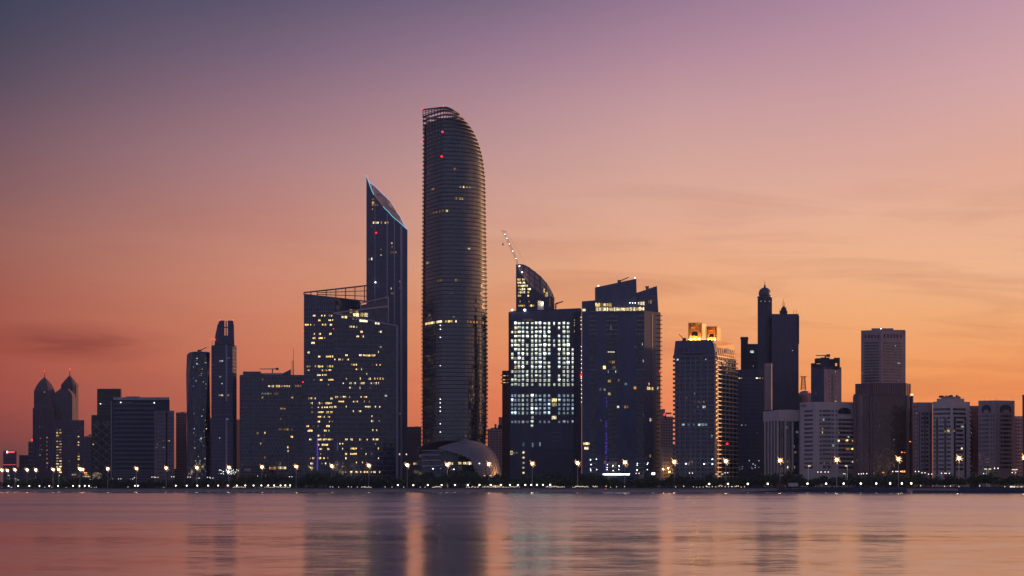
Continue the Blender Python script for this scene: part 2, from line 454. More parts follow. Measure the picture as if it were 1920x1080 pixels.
def roof_crane(label, px, base_y, tip, tail, D, group='window cleaning cranes on tower roofs', r=.45):
    p = P(px, D); z0 = ZZ(base_y, D)
    T = Thing('roof_crane', label, 'crane', (p.x, p.y, z0), group)
    zb = ZZ((tip[1] + tail[1]) / 2, D) if tail else z0 + 2.5
    a = P(tip[0], D - 2); t = P(tail[0], D + 2)
    za, zt_ = ZZ(tip[1], D), ZZ(tail[1], D)
    f = (p.x - a.x) / (t.x - a.x) if abs(t.x - a.x) > .1 else .5
    zj = za + (zt_ - za) * f
    b = MB(); b.tube((p.x, p.y, z0 - .6), (p.x, p.y, zj), .7, .5, 8); T.part('mast', b, 'steel_dark')
    b = MB(); b.tube((a.x, a.y, za), (t.x, t.y, zt_), r * .7, r); T.part('jib', b, 'steel_dark')
    b = MB(); b.box((t.x, t.y, zt_ - 1.0), (2.6, 1.8, 2.0)); T.part('counterweight', b, 'steel_dark')
    return T

# ------------------------------------------------------------------ ground and water
HAZE = 2.6e-5
SH = 34.0      # the waterline lies this far in front of the lamp line
def lineY(X): return 1356 - 0.829 * X
XS = [-2990, -1500, -900] + list(range(-860, 421, 20)) + [600, 900, 1500, 2990]
def shore(X, off=0):
    Xc = max(-900, min(420, X))
    wig = 2.0 * math.sin(X * .021) + 1.2 * math.sin(X * .053 + 1)
    return lineY(Xc) - SH + off + wig
w = MB(); w.add([(-2990, -290, 0), (2990, -290, 0), (2990, 3190, 0), (-2990, 3190, 0)], [(0, 1, 2, 3)])
def water_mat():
    m, t, o = newmat('sea_water')
    p = N('ShaderNodeBsdfPrincipled', t)
    p.inputs['Base Color'].default_value = (.10, .09, .12, 1); p.inputs['IOR'].default_value = 9.0
    g = N('ShaderNodeNewGeometry', t); sx = N('ShaderNodeSeparateXYZ', t); t.links.new(g.outputs['Position'], sx.inputs[0])
    def noise(scale, det=2, mul=(1, 1, 1), rough=.5):
        mp = N('ShaderNodeMapping', t); mp.inputs['Scale'].default_value = mul; t.links.new(g.outputs['Position'], mp.inputs[0])
        n = N('ShaderNodeTexNoise', t); n.inputs['Scale'].default_value = scale; n.inputs['Detail'].default_value = det; n.inputs['Roughness'].default_value = rough
        t.links.new(mp.outputs[0], n.inputs['Vector']); return n
    fine = noise(1.3, 3, (.7, 1, 1), .65); mid = noise(.17, 4, (.5, 1, 1), .6)
    s1 = N('ShaderNodeSeparateXYZ', t); t.links.new(fine.outputs['Color'], s1.inputs[0])
    s2 = N('ShaderNodeSeparateXYZ', t); t.links.new(mid.outputs['Color'], s2.inputs[0])
    patch = noise(.030, 4, (.3, 1, 1), .6)
    # wind: calm close to the camera's breakwater and under the shore, ruffled in between, with cat's-paws
    Y = sx.outputs[1]
    c = N('ShaderNodeValToRGB', t); t.links.new(math_('DIVIDE', Y, math_('SUBTRACT', 1322, math_('MULTIPLY', sx.outputs[0], .829, nt_=t), nt_=t), nt_=t), c.inputs[0])
    els = [(0.0, .40), (.04, .46), (.055, .55), (.072, .75), (.10, .95), (.16, 1.0), (.33, .9), (.62, .8), (.85, .32), (.96, .14)]
    while len(c.color_ramp.elements) < len(els): c.color_ramp.elements.new(.5)
    for e, (q, v) in zip(c.color_ramp.elements, els): e.position = q
    for e, (q, v) in zip(c.color_ramp.elements, els): e.color = (v, v, v, 1)
    pr = N('ShaderNodeMapRange', t); t.links.new(patch.outputs[0], pr.inputs[0]); pr.inputs[1].default_value = .36; pr.inputs[2].default_value = .64; pr.inputs[3].default_value = .7; pr.inputs[4].default_value = 1.3
    amp = math_('MULTIPLY', c.outputs[0], pr.outputs[0], nt_=t)
    sy = math_('ADD', math_('MULTIPLY', math_('SUBTRACT', s1.outputs[1], .5, nt_=t), 0.17, nt_=t), math_('MULTIPLY', math_('SUBTRACT', s2.outputs[1], .5, nt_=t), 0.14, nt_=t), nt_=t)
    sxx = math_('ADD', math_('MULTIPLY', math_('SUBTRACT', s1.outputs[0], .5, nt_=t), .10, nt_=t), math_('MULTIPLY', math_('SUBTRACT', s2.outputs[0], .5, nt_=t), .05, nt_=t), nt_=t)
    cb = N('ShaderNodeCombineXYZ', t)
    t.links.new(math_('MULTIPLY', sxx, amp, nt_=t), cb.inputs[0]); t.links.new(math_('MULTIPLY', math_('SUBTRACT', sy, 0.06, nt_=t), amp, nt_=t), cb.inputs[1]); cb.inputs[2].default_value = 1
    nn = N('ShaderNodeVectorMath', t, operation='NORMALIZE'); t.links.new(cb.outputs[0], nn.inputs[0]); t.links.new(nn.outputs[0], p.inputs['Normal'])
    t.links.new(math_('ADD', math_('MULTIPLY', amp, 0.12, nt_=t), 0.075, nt_=t), p.inputs['Roughness'])
    rgh = p.inputs['Roughness'].links[0].from_socket          # ruffled shallows along the beach
    sh_ = N('ShaderNodeMapRange', t); t.links.new(c.inputs[0].links[0].from_socket, sh_.inputs[0]); sh_.inputs[1].default_value = .978; sh_.inputs[2].default_value = .992; sh_.inputs[3].default_value = 0; sh_.inputs[4].default_value = .5
    t.links.new(math_('ADD', rgh, sh_.outputs[0], nt_=t), p.inputs['Roughness'])
    t.links.new(p.outputs[0], o.inputs[0])
water_mat()
tag(mkobj('water', w.mesh('water'), 'sea_water'), kind='structure')
hz = MB(); hz.hexa([(-3000, -300, -1.2), (3000, -300, -1.2), (3000, 3200, -1.2), (-3000, 3200, -1.2), (-3000, -300, 360), (3000, -300, 360), (3000, 3200, 360), (-3000, 3200, 360)])
hm, ht, ho = newmat('haze_air')
pv = N('ShaderNodeVolumePrincipled', ht); pv.inputs['Color'].default_value = (.62, .72, 1, 1); pv.inputs['Density'].default_value = HAZE; pv.inputs['Anisotropy'].default_value = 0
pv.inputs['Color'].default_value = (.5, .66, 1, 1); ht.links.new(pv.outputs[0], ho.inputs['Volume'])
if HAZE: tag(mkobj('haze', hz.mesh('haze'), 'haze_air'), kind='stuff')
# land: one sheet from the top of the beach to the horizon, and the beach itself
l = MB(); n = len(XS)
l.add([(x, shore(x, 24), G) for x in XS] + [(x, 3190, G) for x in XS], [(i, i + 1, n + i + 1, n + i) for i in range(n - 1)])
tag(mkobj('ground', l.mesh('ground'), 'asphalt'), kind='structure')
b = MB(); prof = [(-3, -.6), (0, .0), (5, .75), (12, 1.45), (19, 1.85), (24.0, G)]
for k, (o_, z) in enumerate(prof):
    b.v += [(x, shore(x, o_), z) for x in XS]
for k in range(len(prof) - 1):
    b.f += [(k * n + i, k * n + i + 1, (k + 1) * n + i + 1, (k + 1) * n + i) for i in range(n - 1)]
tag(mkobj('beach', b.mesh('beach', smooth=True), 'sand'), kind='structure')
b = MB(); b.add([(x, shore(x, 25.1), G + .01) for x in XS] + [(x, shore(x, 31), G + .01) for x in XS], [(i, i + 1, n + i + 1, n + i) for i in range(n - 1)])
tag(mkobj('promenade_path', b.mesh('promenade_path'), 'paving'), kind='structure')
def strip(name, o0, o1, z0, z1, mat, x0=-900, x1=420):
    xs = [x for x in XS if x0 <= x <= x1]; b = MB(); k = len(xs)
    for oo in (o0, o1):
        for zz in (z0, z1): b.v += [(x, shore(x, oo), zz) for x in xs]
    for i in range(k - 1):
        b.f += [(i, i + 1, k + i + 1, k + i), (k + i, k + i + 1, 3 * k + i + 1, 3 * k + i), (2 * k + i + 1, 2 * k + i, 3 * k + i, 3 * k + i + 1)]
    b.f += [(0, k, 3 * k, 2 * k), (k - 1, 3 * k - 1, 4 * k - 1, 2 * k - 1)]
    return mkobj(name, b.mesh(name), mat)
tag(strip('sea_wall', 24.2, 25.0, 1.2, 3.0, 'concrete'), 'low pale concrete wall running along the top of the beach', 'wall')
tag(strip('hedge', 31.0, 32.6, G, 3.7, 'hedge_leaf'), 'long dark clipped hedge behind the promenade path', 'hedge')
tag(strip('kerb', 44.0, 44.35, G, G + .14, 'concrete'), kind='structure')

# ------------------------------------------------------------------ far left
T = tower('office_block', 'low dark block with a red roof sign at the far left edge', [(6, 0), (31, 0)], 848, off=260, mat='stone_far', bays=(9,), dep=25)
A, B = P(12.3, T.d0 - 1.2), P(27.2, T.d0 - 1.2)
b = MB(); b.wbox(A, B, 0, (B - A).length, ZZ(849, T.d0), ZZ(846.2, T.d0), -.5, 0); T.part('roof_sign', b, 'sign_red')
A, B = P(12.3, T.d0 - 1.9), P(14.4, T.d0 - 1.9); b = MB(); b.wbox(A, B, 0, (B - A).length, ZZ(849.3, T.d0), ZZ(846.0, T.d0), -.4, 0); T.part('sign_emblem', b, 'lamp_white')
A, B = T.pts; b = MB(); b.wbox(A, B, .5, (B - A).length - .5, ZZ(871.6, T.d0), ZZ(871, T.d0), 0, .5); T.part('light_strip', b, 'sign_red')
roofbox(T, 8, 29, 845, 'stone_far'); antenna(T, 9.3, 845, 838.5); T.finish()
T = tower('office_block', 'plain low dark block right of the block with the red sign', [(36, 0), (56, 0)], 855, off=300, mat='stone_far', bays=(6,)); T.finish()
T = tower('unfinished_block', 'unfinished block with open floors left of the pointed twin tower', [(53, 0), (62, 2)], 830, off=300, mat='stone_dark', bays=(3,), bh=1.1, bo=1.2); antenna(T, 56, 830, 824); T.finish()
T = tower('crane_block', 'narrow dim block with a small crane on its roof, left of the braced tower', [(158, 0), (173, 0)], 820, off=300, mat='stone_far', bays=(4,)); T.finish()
roof_crane('small crane on the narrow dim block at the left', 165, 820, (161, 818.5), (169, 816), T.d0 + 5, group=None, r=.4)

# twin pointed towers
def pointed(name, label, px0, px1, y_sh, apex_px, apex_y, spire_y, off, chain_lo=None, stepped=False):
    D = LD(80) + off
    cx = (px0 + px1) / 2; c = P(cx, D + 14)
    T = Thing(name, label, 'tower', (c.x, c.y, G), 'pair of pointed towers at the left')
    T.d0 = D
    hw = (px1 - px0) / 2 * D / F
    def oct_(s, ch=.35):
        a = hw * s; k = a * (1 - ch)
        return [(c.x - k, c.y - a), (c.x + k, c.y - a), (c.x + a, c.y - k), (c.x + a, c.y + k), (c.x + k, c.y + a), (c.x - k, c.y + a), (c.x - a, c.y + k), (c.x - a, c.y - k)]
    b = MB(); zs = ZZ(y_sh, D); b.prism(oct_(1), G - .5, zs); T.part('shaft', b, 'stone_far')
    b = MB(); za = ZZ(apex_y, D)
    if stepped:
        st = [(1.0, 0), (.88, .12), (.76, .26), (.62, .40), (.48, .54), (.34, .68), (.20, .82), (.09, .92)]
        for i, (s, f) in enumerate(st):
            z0 = zs + (za - zs) * f; z1 = zs + (za - zs) * (st[i + 1][1] if i + 1 < len(st) else 1.0)
            b.prism(oct_(s), z0 - .3, z1)
    else:
        pr = [(1.0, 0), (.88, .22), (.70, .46), (.46, .70), (.22, .88), (.03, 1.0)]
        for i in range(len(pr) - 1):
            b.frustum(oct_(pr[i][0]), oct_(pr[i + 1][0]), zs + (za - zs) * pr[i][1], zs + (za - zs) * pr[i + 1][1])
    T.part('crown', b, 'stone_far')
    b = MB(); b.tube((c.x, c.y, za - 1), (c.x, c.y, ZZ(spire_y, D)), .8, .25); T.part('spire', b, 'steel_dark')
    beacon(T, cx, spire_y, D + 14, .55, n_=0)
    fb = MB(); r = oct_(1)
    q = [Vector((x, y, 0)) for x, y in r]
    nf = int((zs - G) / 4.2)
    for i, j in ((7, 0), (0, 1), (1, 2)):
        fb.facade(q[i], q[j], G + 1, zs - .5, nf, 5 if i == 0 else 2, .5, .25, .5, .45)
    T.part('wall_ribs', fb, 'stone_far')
    return T, q
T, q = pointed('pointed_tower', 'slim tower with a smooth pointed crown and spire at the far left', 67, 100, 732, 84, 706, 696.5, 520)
sh = MB(); D = T.d0 - 8; A, Bp = P(61.5, D), P(101, D)
sh.prism([A, Bp, back(Bp, 30), back(A, 30)], G - .5, ZZ(765, D)); A2, B2 = P(64.5, D + 2), P(99.5, D + 2); sh.prism([A2, B2, back(B2, 26), back(A2, 26)], G, ZZ(757, D))
T.part('lower_shaft', sh, 'stone_far')
fb = MB(); fb.facade(A, Bp, G + 1, ZZ(766, D), 34, 10, .4, .25, .6, .5); T.part('wall_ribs', fb, 'stone_far')
runs(T, A, Bp, [(835, 68, 82, 'room_dim'), (853, 74, 84, 'room_dim'), (843, 73, 83, 'room_cooldim'), (800, 73, 86, 'room_cooldim'), (822, 75, 79, 'room_dim')], hpx=2.2, skip=.45)
runs(T, q[0], q[1], [(760, 79, 87, 'room_dim'), (735, 82, 85, 'room_dim'), (753, 92, 97, 'room_cooldim')], hpx=2.2, skip=.3)
for yy in range(820, 884, 8): runs(T, A, Bp, [(yy, 87.5, 90, 'room_warm')], hpx=2.3)
b = MB(); b.lathe((P(60.5, D).x, P(60.5, D).y - 1, ZZ(825, D)), [(.01, -.8), (.7, -.4), (.7, .4), (.01, .8)], 8); T.part('warning_light', b, 'lamp_red')
T.finish()
T, q = pointed('pointed_tower', 'slim tower with a stepped pointed crown and spire behind its round shouldered wing', 117, 145, 722, 131, 703, 692.5, 540, stepped=True)
D = T.d0 - 14; cx_ = P(122, D + 12); hw = 20.5 * D / F
wing = MB()
def arch(y0): pass
prf = [(1.0, 742), (.93, 738), (.84, 735.5), (.70, 733), (.55, 730.5), (.42, 728)]
for k, (s, yy) in enumerate(prf):
    a = hw * s
    wing.prism([(cx_.x - a * 1.0, cx_.y - 10 * s), (cx_.x + a * .86, cx_.y - 10 * s), (cx_.x + a * .86, cx_.y + 8), (cx_.x - a, cx_.y + 8)], G - .5 if k == 0 else ZZ(prf[k - 1][1], D) - .2, ZZ(yy, D))
T.part('front_wing', wing, 'stone_far')
fb = MB(); A, Bp = Vector((cx_.x - hw, cx_.y - 10, 0)), Vector((cx_.x + hw * .86, cx_.y - 10, 0)); fb.facade(A, Bp, G + 1, ZZ(743, D), 36, 9, .4, .25, .9, .6); T.part('wall_ribs', fb, 'slab_dark')
T.finish()
T = tower('slab_block', 'broad dark slab block with columns of warm windows before the twin pointed towers', [(99, 3), (104, 0), (158, 0)], 789.5, off=380, mat='stone_far', bays=(1, 14), fp=5.2, bh=.4)
A, B = T.pts[1:]
for yy in [806 + 5.3 * i for i in range(16)]:
    runs(T, A, B, [(yy, 105.5, 110, 'room_warm' if rng.random() < .7 else 'room_dim'), (yy, 111, 116, 'room_warm' if rng.random() < .6 else 'room_dim')], hpx=2.3, skip=.3)
    if rng.random() < .75: runs(T, A, B, [(yy + 2, 145.5, 149.5, 'room_warm')], hpx=2.3)
    if rng.random() < .4: runs(T, A, B, [(yy, 129.5, 131, 'room_dim')], hpx=2)
runs(T, A, B, [(801, 152, 154, 'room_dim'), (806, 111, 113, 'room_cool')], hpx=2.4)
T.finish()

# lattice tower, banded slab, grid block
T = tower('tall_block', 'tall plain block rising behind the diagonal braced tower', [(182, 4), (185, 0), (226, 0), (228, 6)], 731, off=150, mat='stone_olive', bays=(None, None, None)); antenna(T, 214.5, 731, 726)
fb = MB(); A, B = T.pts[1:3]; fb.facade(A, B, ZZ(800, T.d0), ZZ(752, T.d0), 8, 0, .5, .3); T.part('floor_bands', fb, 'slab_dark')
beacon(T, 188.7, 757, T.d0 - 2, .4, 'lamp_white'); T.finish()
T = tower('braced_tower', 'dark tower with diagonal lattice bracing on its front', [(171.5, 0), (209.5, 0)], 780, off=100, mat='stone_olive', bays=(None,), dep=26)
A, B = T.pts; L = (B - A).length; fb = MB()
def strut(u0, z0, u1, z1, r=.28, o=.25):
    d = (B - A) / L; n = Vector((d.y, -d.x, 0)); p, q = A + d * u0 + n * o, A + d * u1 + n * o
    fb.tube((p.x, p.y, z0), (q.x, q.y, z1), r, r, 4)
zt, zb = ZZ(793, T.d0), G + 2
for (ua, ub) in ((.03, .47), (.53, .97)):
    nn_ = 4; hh = (zt - zb) / nn_
    for k in range(nn_):
        strut(ua * L, zb + k * hh, ub * L, zb + (k + .5) * hh); strut(ub * L, zb + (k + .5) * hh, ua * L, zb + (k + 1) * hh)
        strut(ub * L, zb + k * hh, ua * L, zb + (k + .5) * hh, .2); strut(ua * L, zb + (k + .5) * hh, ub * L, zb + (k + 1) * hh, .2)
T.part('diagonal_bracing', fb, 'slab_light')
fb = MB(); fb.facade(A, B, G + 2, ZZ(783, T.d0), 30, 2, .3, .12, 1.6, .5); T.part('floor_bands', fb, 'stone_olive')
for a_, b_ in ((.06, .42), (.58, .94)): T.win(A, B, a_ * L, ZZ(799, T.d0), (b_ - a_) * L, (799 - 789) * T.d0 / F, 'glass_black', .15, 'vent_panel')
runs(T, A, B, [(833, 174, 175.5, 'room_pale')], hpx=1.6); T.finish()
T = tower('banded_block', 'wide dark block ringed by horizontal bands with a flat roof ledge', [(208.5, 3), (213, 0), (318, 0)], 748, off=85, mat='stone_dark', fp=7.6, bays=(None, None), dep=40)
A, B = T.pts[1:]; fb = MB(); C_ = A + (B - A) * (76 / 105)
fb.facade(A, C_, G + 1, ZZ(757, T.d0), 19, 0, 1.3, .9); T.part('floor_bands', fb, 'slab_dark')
b = MB(); b.wbox(A, B, 0, (B - A).length, ZZ(750, T.d0), ZZ(745, T.d0), -2, 1.6); T.part('roof_ledge', b, 'slab_light')
fb = MB(); fb.wbox(T.pts[0], T.pts[1], .2, 1.2, G, ZZ(752, T.d0), 0, .5); T.part('corner_fin', fb, 'slab_light')
runs(T, A, B, [(754.5, 225, 248, 'room_cooldim')], hpx=1.5, w=6, skip=.4)
beacon(T, 226.5, 754.5, T.d0 - 2, .45, 'lamp_white'); beacon(T, 289.5, 755.5, T.d0 - 2, .45, 'lamp_white')
antenna(T, 250, 745, 739, r=.12); antenna(T, 253, 745, 740, r=.12); roofbox(T, 236, 262, 743.5, 'stone_dark'); T.finish()
T = tower('grid_block', 'mid height block with rows of small windows and one dark vertical recess', [(289.5, 0), (311, 0), (314, 1), (326.5, 0)], 772, off=50, mat='stone_mid', fmat='stone_mid', fp=6.9, bays=(9, None, 5), windows=(.66, .5), bh=1.3, bo=.35, mw=.7, mo=.3)
b = MB(); b.wbox(T.pts[1], T.pts[2], 0, (T.pts[2] - T.pts[1]).length, G, T.z1 - 1, 0, .05); T.part('recessed_strip', b, 'glass_black')
runs(T, T.pts[0], T.pts[1], [(810, 296, 298, 'room_pale'), (826, 305, 308, 'room_pale'), (833, 293, 296, 'room_warm'), (839, 290.5, 296, 'room_warm'), (839, 305, 309, 'room_warm')], hpx=2, skip=0, off=.14)
runs(T, T.pts[2], T.pts[3], [(827, 315, 319, 'room_pale'), (862.5, 314.5, 321.5, 'room_warm')], hpx=2, skip=0, off=.14); T.finish(190)
T = tower('apartment_block', 'dim reddish block half hidden left of the faceted tower', [(330, 0), (350, 3)], 775, off=260, mat='stone_pink', fmat='stone_pink', fp=4.6, bays=(5,), windows=(.6, .5), bh=.9, bo=.3, mw=.5, mo=.3); T.finish()
roof_crane('little jib crane on the dim reddish block', 343, 775, (347.5, 771.5), (341, 774), T.d0 + 5, r=.35)
T = tower('balcony_block', 'reddish balcony block seen through the gap right of the crowned tower', [(441, 0), (450, 3)], 788, off=260, mat='stone_pink', fp=7, bays=(3,), bh=1.6, bo=1.4, fmat='stone_pink'); T.finish()
T = tower('balcony_block', 'sliver of a balcony block in the gap between the faceted and the crowned tower', [(391, 0), (400, 1)], 785, off=260, mat='stone_pink', fp=7, bays=(3,), bh=1.6, bo=1.4, fmat='stone_pink'); T.finish()

# faceted dark glass tower
D = LD(370) + 60
T = Thing('faceted_tower', 'dark faceted glass tower with slanted corners and scattered tiny white lights', 'tower', (*P(371, D)[:2], G)); T.d0 = D
levels = [(895, 349.5, 361, 387, 394), (800, 350.5, 366, 384, 394), (700, 349, 356, 390, 392.5), (664, 350.5, 360, 386, 393), (659.5, 356, 364, 388, 393)]
b = MB(); rings = []
for py, x0, x1, x2, x3 in levels:
    z = ZZ(py, D) if py < 890 else G - .5
    ps = [P(x0, D + 6), P(x1, D - 2), P(x2, D), P(x3, D + 8)]
    rings.append([(p.x, p.y, z) for p in ps] + [(back(ps[3], 24).x, back(ps[3], 24).y, z), (back(ps[0], 24).x, back(ps[0], 24).y, z)])
for a_, c_ in zip(rings, rings[1:]):
    b.add(a_ + c_, [(i, (i + 1) % 6, 6 + (i + 1) % 6, 6 + i) for i in range(6)])
b.add(rings[-1], [tuple(range(6))]); T.part('glass_skin', b, 'glass_navy')
fb = MB()
for i in range(1, 5):
    for a_, c_ in zip(rings, rings[1:]):
        if i < 4: fb.tube(a_[i], c_[i], .35, .35, 4)
T.part('edge_fins', fb, 'slab_dark')
A, B = Vector((*P(362, D - 2.6)[:2], 0)), Vector((*P(389, D - 1.2)[:2], 0))
for py in range(672, 892, 4):
    dens = .5 if (py < 710 or 815 < py < 870) else .18
    for k in range(4):
        if rng.random() < dens * .7:
            x = rng.uniform(359, 388); runs(T, A, B, [(py, x, x + rng.uniform(.8, 2.2), rng.choice(['room_cool', 'room_cooldim', 'room_cooldim', 'room_dim', 'room_pale']))], hpx=1.6, off=.3)
runs(T, A, B, [(775.5, 357.5, 366, 'room_cool'), (822, 376, 379, 'room_cool'), (825, 374, 376, 'room_cool'), (709, 358.5, 361, 'room_cool'), (714, 366, 369, 'room_cool'), (682, 368, 371, 'room_cool')], hpx=3, off=.3, skip=0)
T.finish()
roof_crane('slanting crane on the roof of the faceted tower', 377, 659, (388, 651.5), (373, 657.5), D + 8)

# crowned tower
D = LD(420) + 55
T = tower('crowned_tower', 'tall slim dark tower with a slotted flaring crown', [(396.5, 8), (403, 0), (436, 0), (443.5, 8)], 650, off=55, mat='stone_slate', fp=6.8, bays=(3, 12, 3), bh=.35, bo=.3, dep=24)
D = T.d0
b = MB()
def slab4(b, x0, x1, y0, x2, x3, y1, d, dep):
    a_, c_, e_, g_ = P(x0, d), P(x1, d), P(x2, d), P(x3, d)
    lo = [a_, c_, back(c_, dep), back(a_, dep)]; hi = [e_, g_, back(g_, dep), back(e_, dep)]
    b.hexa([(p.x, p.y, ZZ(y0, d)) for p in lo] + [(p.x, p.y, ZZ(y1, d)) for p in hi])
slab4(b, 402, 439.5, 650.5, 403.5, 439, 629, D + 1, 20)
slab4(b, 403.5, 421, 629.2, 408, 421, 608, D + 1, 20); slab4(b, 408.5, 421, 608.2, 411.5, 421, 601, D + 1, 20)
slab4(b, 427, 439, 629.2, 427, 438.5, 608, D + 1, 20); slab4(b, 427, 438, 608.2, 427, 437.3, 601, D + 1, 20)
T.part('crown', b, 'stone_slate')
b = MB(); p = P(424, D + 4); b.box((p.x, p.y, ZZ(629, D)), (1.0, 1.0, (629 - 601) * D / F)); b.box((p.x, p.y, ZZ(614, D)), (3.4, .8, 1)); T.part('crown_mast', b, 'steel_dark')
b = MB(); q0, q1 = P(423, D - .4), P(426, D - .4); b.wbox(q0, q1, 0, (q1 - q0).length, ZZ(752, D), ZZ(640, D), -1, .2); b.wbox(q0, q1, 0, (q1 - q0).length, ZZ(880, D), ZZ(786, D), -1, .2); T.part('centre_rib', b, 'slab_light')
b = MB(); q0, q1 = P(403, D - .6), P(436, D - .6); b.wbox(q0, q1, 0, (q1 - q0).length, ZZ(778, D), ZZ(776, D), -1, .3); T.part('sky_lobby_band', b, 'slab_grey')
b = MB(); q0, q1 = P(405, D - .5), P(438, D - .5); b.wbox(q0, q1, 0, (q1 - q0).length, ZZ(646, D), ZZ(640, D), -1, .3); T.part('louvre_band', b, 'glass_black')
A, B = T.pts[1:3]
runs(T, A, B, [(677, 411, 419, 'room_cool'), (671, 426, 432, 'room_cooldim'), (706.5, 411, 415.5, 'room_cool'), (719, 415, 418, 'room_cool'), (741, 410, 419, 'room_warm'), (741, 424.5, 430.5, 'room_dim'), (786, 423, 429, 'room_cool'), (821, 410.5, 413.5, 'room_warm'), (828, 410, 414, 'room_cooldim')], hpx=3.2, skip=.1)
runs(T, T.pts[0], A, [(684, 397, 402, 'room_cooldim'), (698, 398, 401, 'room_cooldim')], hpx=2)
beacon(T, 412.5, 600, D + 2, .45); beacon(T, 437, 600, D + 2, .45); beacon(T, 404, 637, D - .2, .5); beacon(T, 398, 636.5, D + 3, .4)
antenna(T, 398, 650, 637, r=.2); T.finish()

# wide hotel-office block with a lattice aerial
T = tower('wide_block', 'broad block with pale horizontal floor bands and a row of lit windows near its top', [(449.5, 3), (456, 0), (570, 3)], 705, off=70, mat='glass_navy', fp=7.25, bays=(1, 24), bh=.5, bo=.35, mw=.25, mo=.2, dep=45)
D = T.d0
roofbox(T, 455.5, 489, 696.5, 'glass_navy', 'upper_storey', dep=20, ex=0.2); roofbox(T, 489, 545, 699.5, 'stone_pale', 'plant_room', ex=3)
b = MB(); q0, q1 = P(530, D + 1), P(545.5, D + 1)
r0, r1 = back(q0, 6), back(q1, 6)
b.add([(q0.x, q0.y, ZZ(702, D)), (q1.x, q1.y, ZZ(702, D)), (q1.x, q1.y, ZZ(692, D)), (q0.x, q0.y, ZZ(700, D)), (r0.x, r0.y, ZZ(702, D)), (r1.x, r1.y, ZZ(702, D)), (r1.x, r1.y, ZZ(692, D)), (r0.x, r0.y, ZZ(700, D))], [(0, 1, 2, 3), (4, 7, 6, 5), (0, 4, 5, 1), (1, 5, 6, 2), (2, 6, 7, 3), (3, 7, 4, 0)])
T.part('roof_fin', b, 'stone_navy')
A, B = T.pts[1:]
fb = MB()                                                         # offset joints of the cladding give it its brick look
L = (B - A).length
for i in range(T.nf):
    for j in range(17):
        u = (j + (.5 if i % 2 else 0)) * L / 17 + .3
        if u < L - .5: fb.wbox(A, B, u, u + .35, T.zb + i * T.fh, T.zb + (i + 1) * T.fh, 0, .27)
T.part('cladding_joints', fb, 'slab_dark')
runs(T, A, B, [(724, 502.5, 515, 'room_pale'), (724, 517, 530, 'room_warm'), (724, 532, 545, 'room_pale'), (723.5, 553, 566, 'room_dim'), (738, 490, 500, 'room_cooldim'), (738, 501, 523, 'room_dim'), (745.5, 545.5, 550.5, 'room_pale'), (745.5, 490, 493.5, 'room_amber'), (711.5, 491, 494, 'room_amber'), (766, 515, 536, 'room_dim'), (785.5, 525, 528, 'room_amber'), (805.5, 545.5, 550.5, 'room_warm'), (805, 522, 542, 'room_dim'), (819, 545, 550.5, 'room_warm'), (811.5, 495.5, 498.5, 'room_pale'), (831.5, 487.5, 491.5, 'room_pale'), (838.5, 538.5, 542.5, 'room_pale'), (845.5, 538.5, 542.5, 'room_pale'), (858, 495.5, 498, 'room_amber'), (825, 492, 495, 'room_dim'), (812, 481, 485, 'room_dim'), (872, 482, 484, 'room_dim')], hpx=3.6, skip=.12)
runs(T, A, B, [(878, 500, 517, 'room_amber'), (877.5, 522.5, 537, 'room_pale')], hpx=5.5, w=1.0, skip=.05)
beacon(T, 568, 716.5, D - 1, .5); T.finish()
roof_crane('long horizontal crane on the roof of the broad block', 511, 699, (486.5, 692), (520, 691.5), D + 12)
p = P(549, D + 16); T = Thing('radio_mast', 'tall lattice radio mast on the roof of the broad block', 'mast', (p.x, p.y, ZZ(706, D)))
b = MB(); z0, z1 = ZZ(706, D), ZZ(674, D)
for sx_, sy_ in ((-1, -1), (1, -1), (1, 1), (-1, 1)): b.tube((p.x + sx_ * .9, p.y + sy_ * .9, z0), (p.x + sx_ * .7, p.y + sy_ * .7, z1), .12, .1, 4)
k = 9
for i in range(k):
    za, zb_ = z0 + (z1 - z0) * i / k, z0 + (z1 - z0) * (i + 1) / k
    for (ax_, ay_), (bx_, by_) in (((-1, -1), (1, -1)), ((1, -1), (1, 1)), ((1, 1), (-1, 1)), ((-1, 1), (-1, -1))): b.tube((p.x + ax_ * .85, p.y + ay_ * .85, za), (p.x + bx_ * .85, p.y + by_ * .85, zb_), .09, .09, 4)
T.part('lattice_frame', b, 'steel_dark'); b = MB(); b.tube((p.x + .6, p.y, z0), (p.x + .6, p.y, ZZ(650, D)), .3, .16); T.part('aerial', b, 'steel_dark')

# ------------------------------------------------------------------ twin-winged office tower
D = LD(660) + 60
T = Thing('office_tower', 'dark two winged glass office tower with an open sloping roof frame and warm lit windows', 'tower', (*P(650, D)[:2], G)); T.d0 = D
LA, LB = P(569.8, D + 4), P(627, D - 2)           # left wing front
RA, RB = P(625.8, D - 10), P(745.5, D + 6)        # right wing front
b = MB(); LC = P(701, D + 34)
yl = lambda x: 549 + (x - 569.8) * (565.5 - 549) / (676 - 569.8)
b.prism([LA, LB, P(676, D + 12), back(P(676, D + 12), 26), back(LA, 28)], G - .5, [ZZ(551, D), ZZ(558, D), ZZ(565.5, D + 12), ZZ(565.5, D + 12), ZZ(551, D)])
T.part('left_wing', b, 'glass_navy')
b = MB(); Rm = back(RB, 30); RN = P(690, D - 1.4)
b.prism([RA, P(660, D - 5.4), RN, RB, back(RB, 34), back(RA, 34)], G - .5, [ZZ(590, D), ZZ(598, D), ZZ(602, D), ZZ(612, D), ZZ(604, D), ZZ(588, D)])
T.part('right_wing', b, 'glass_navy')
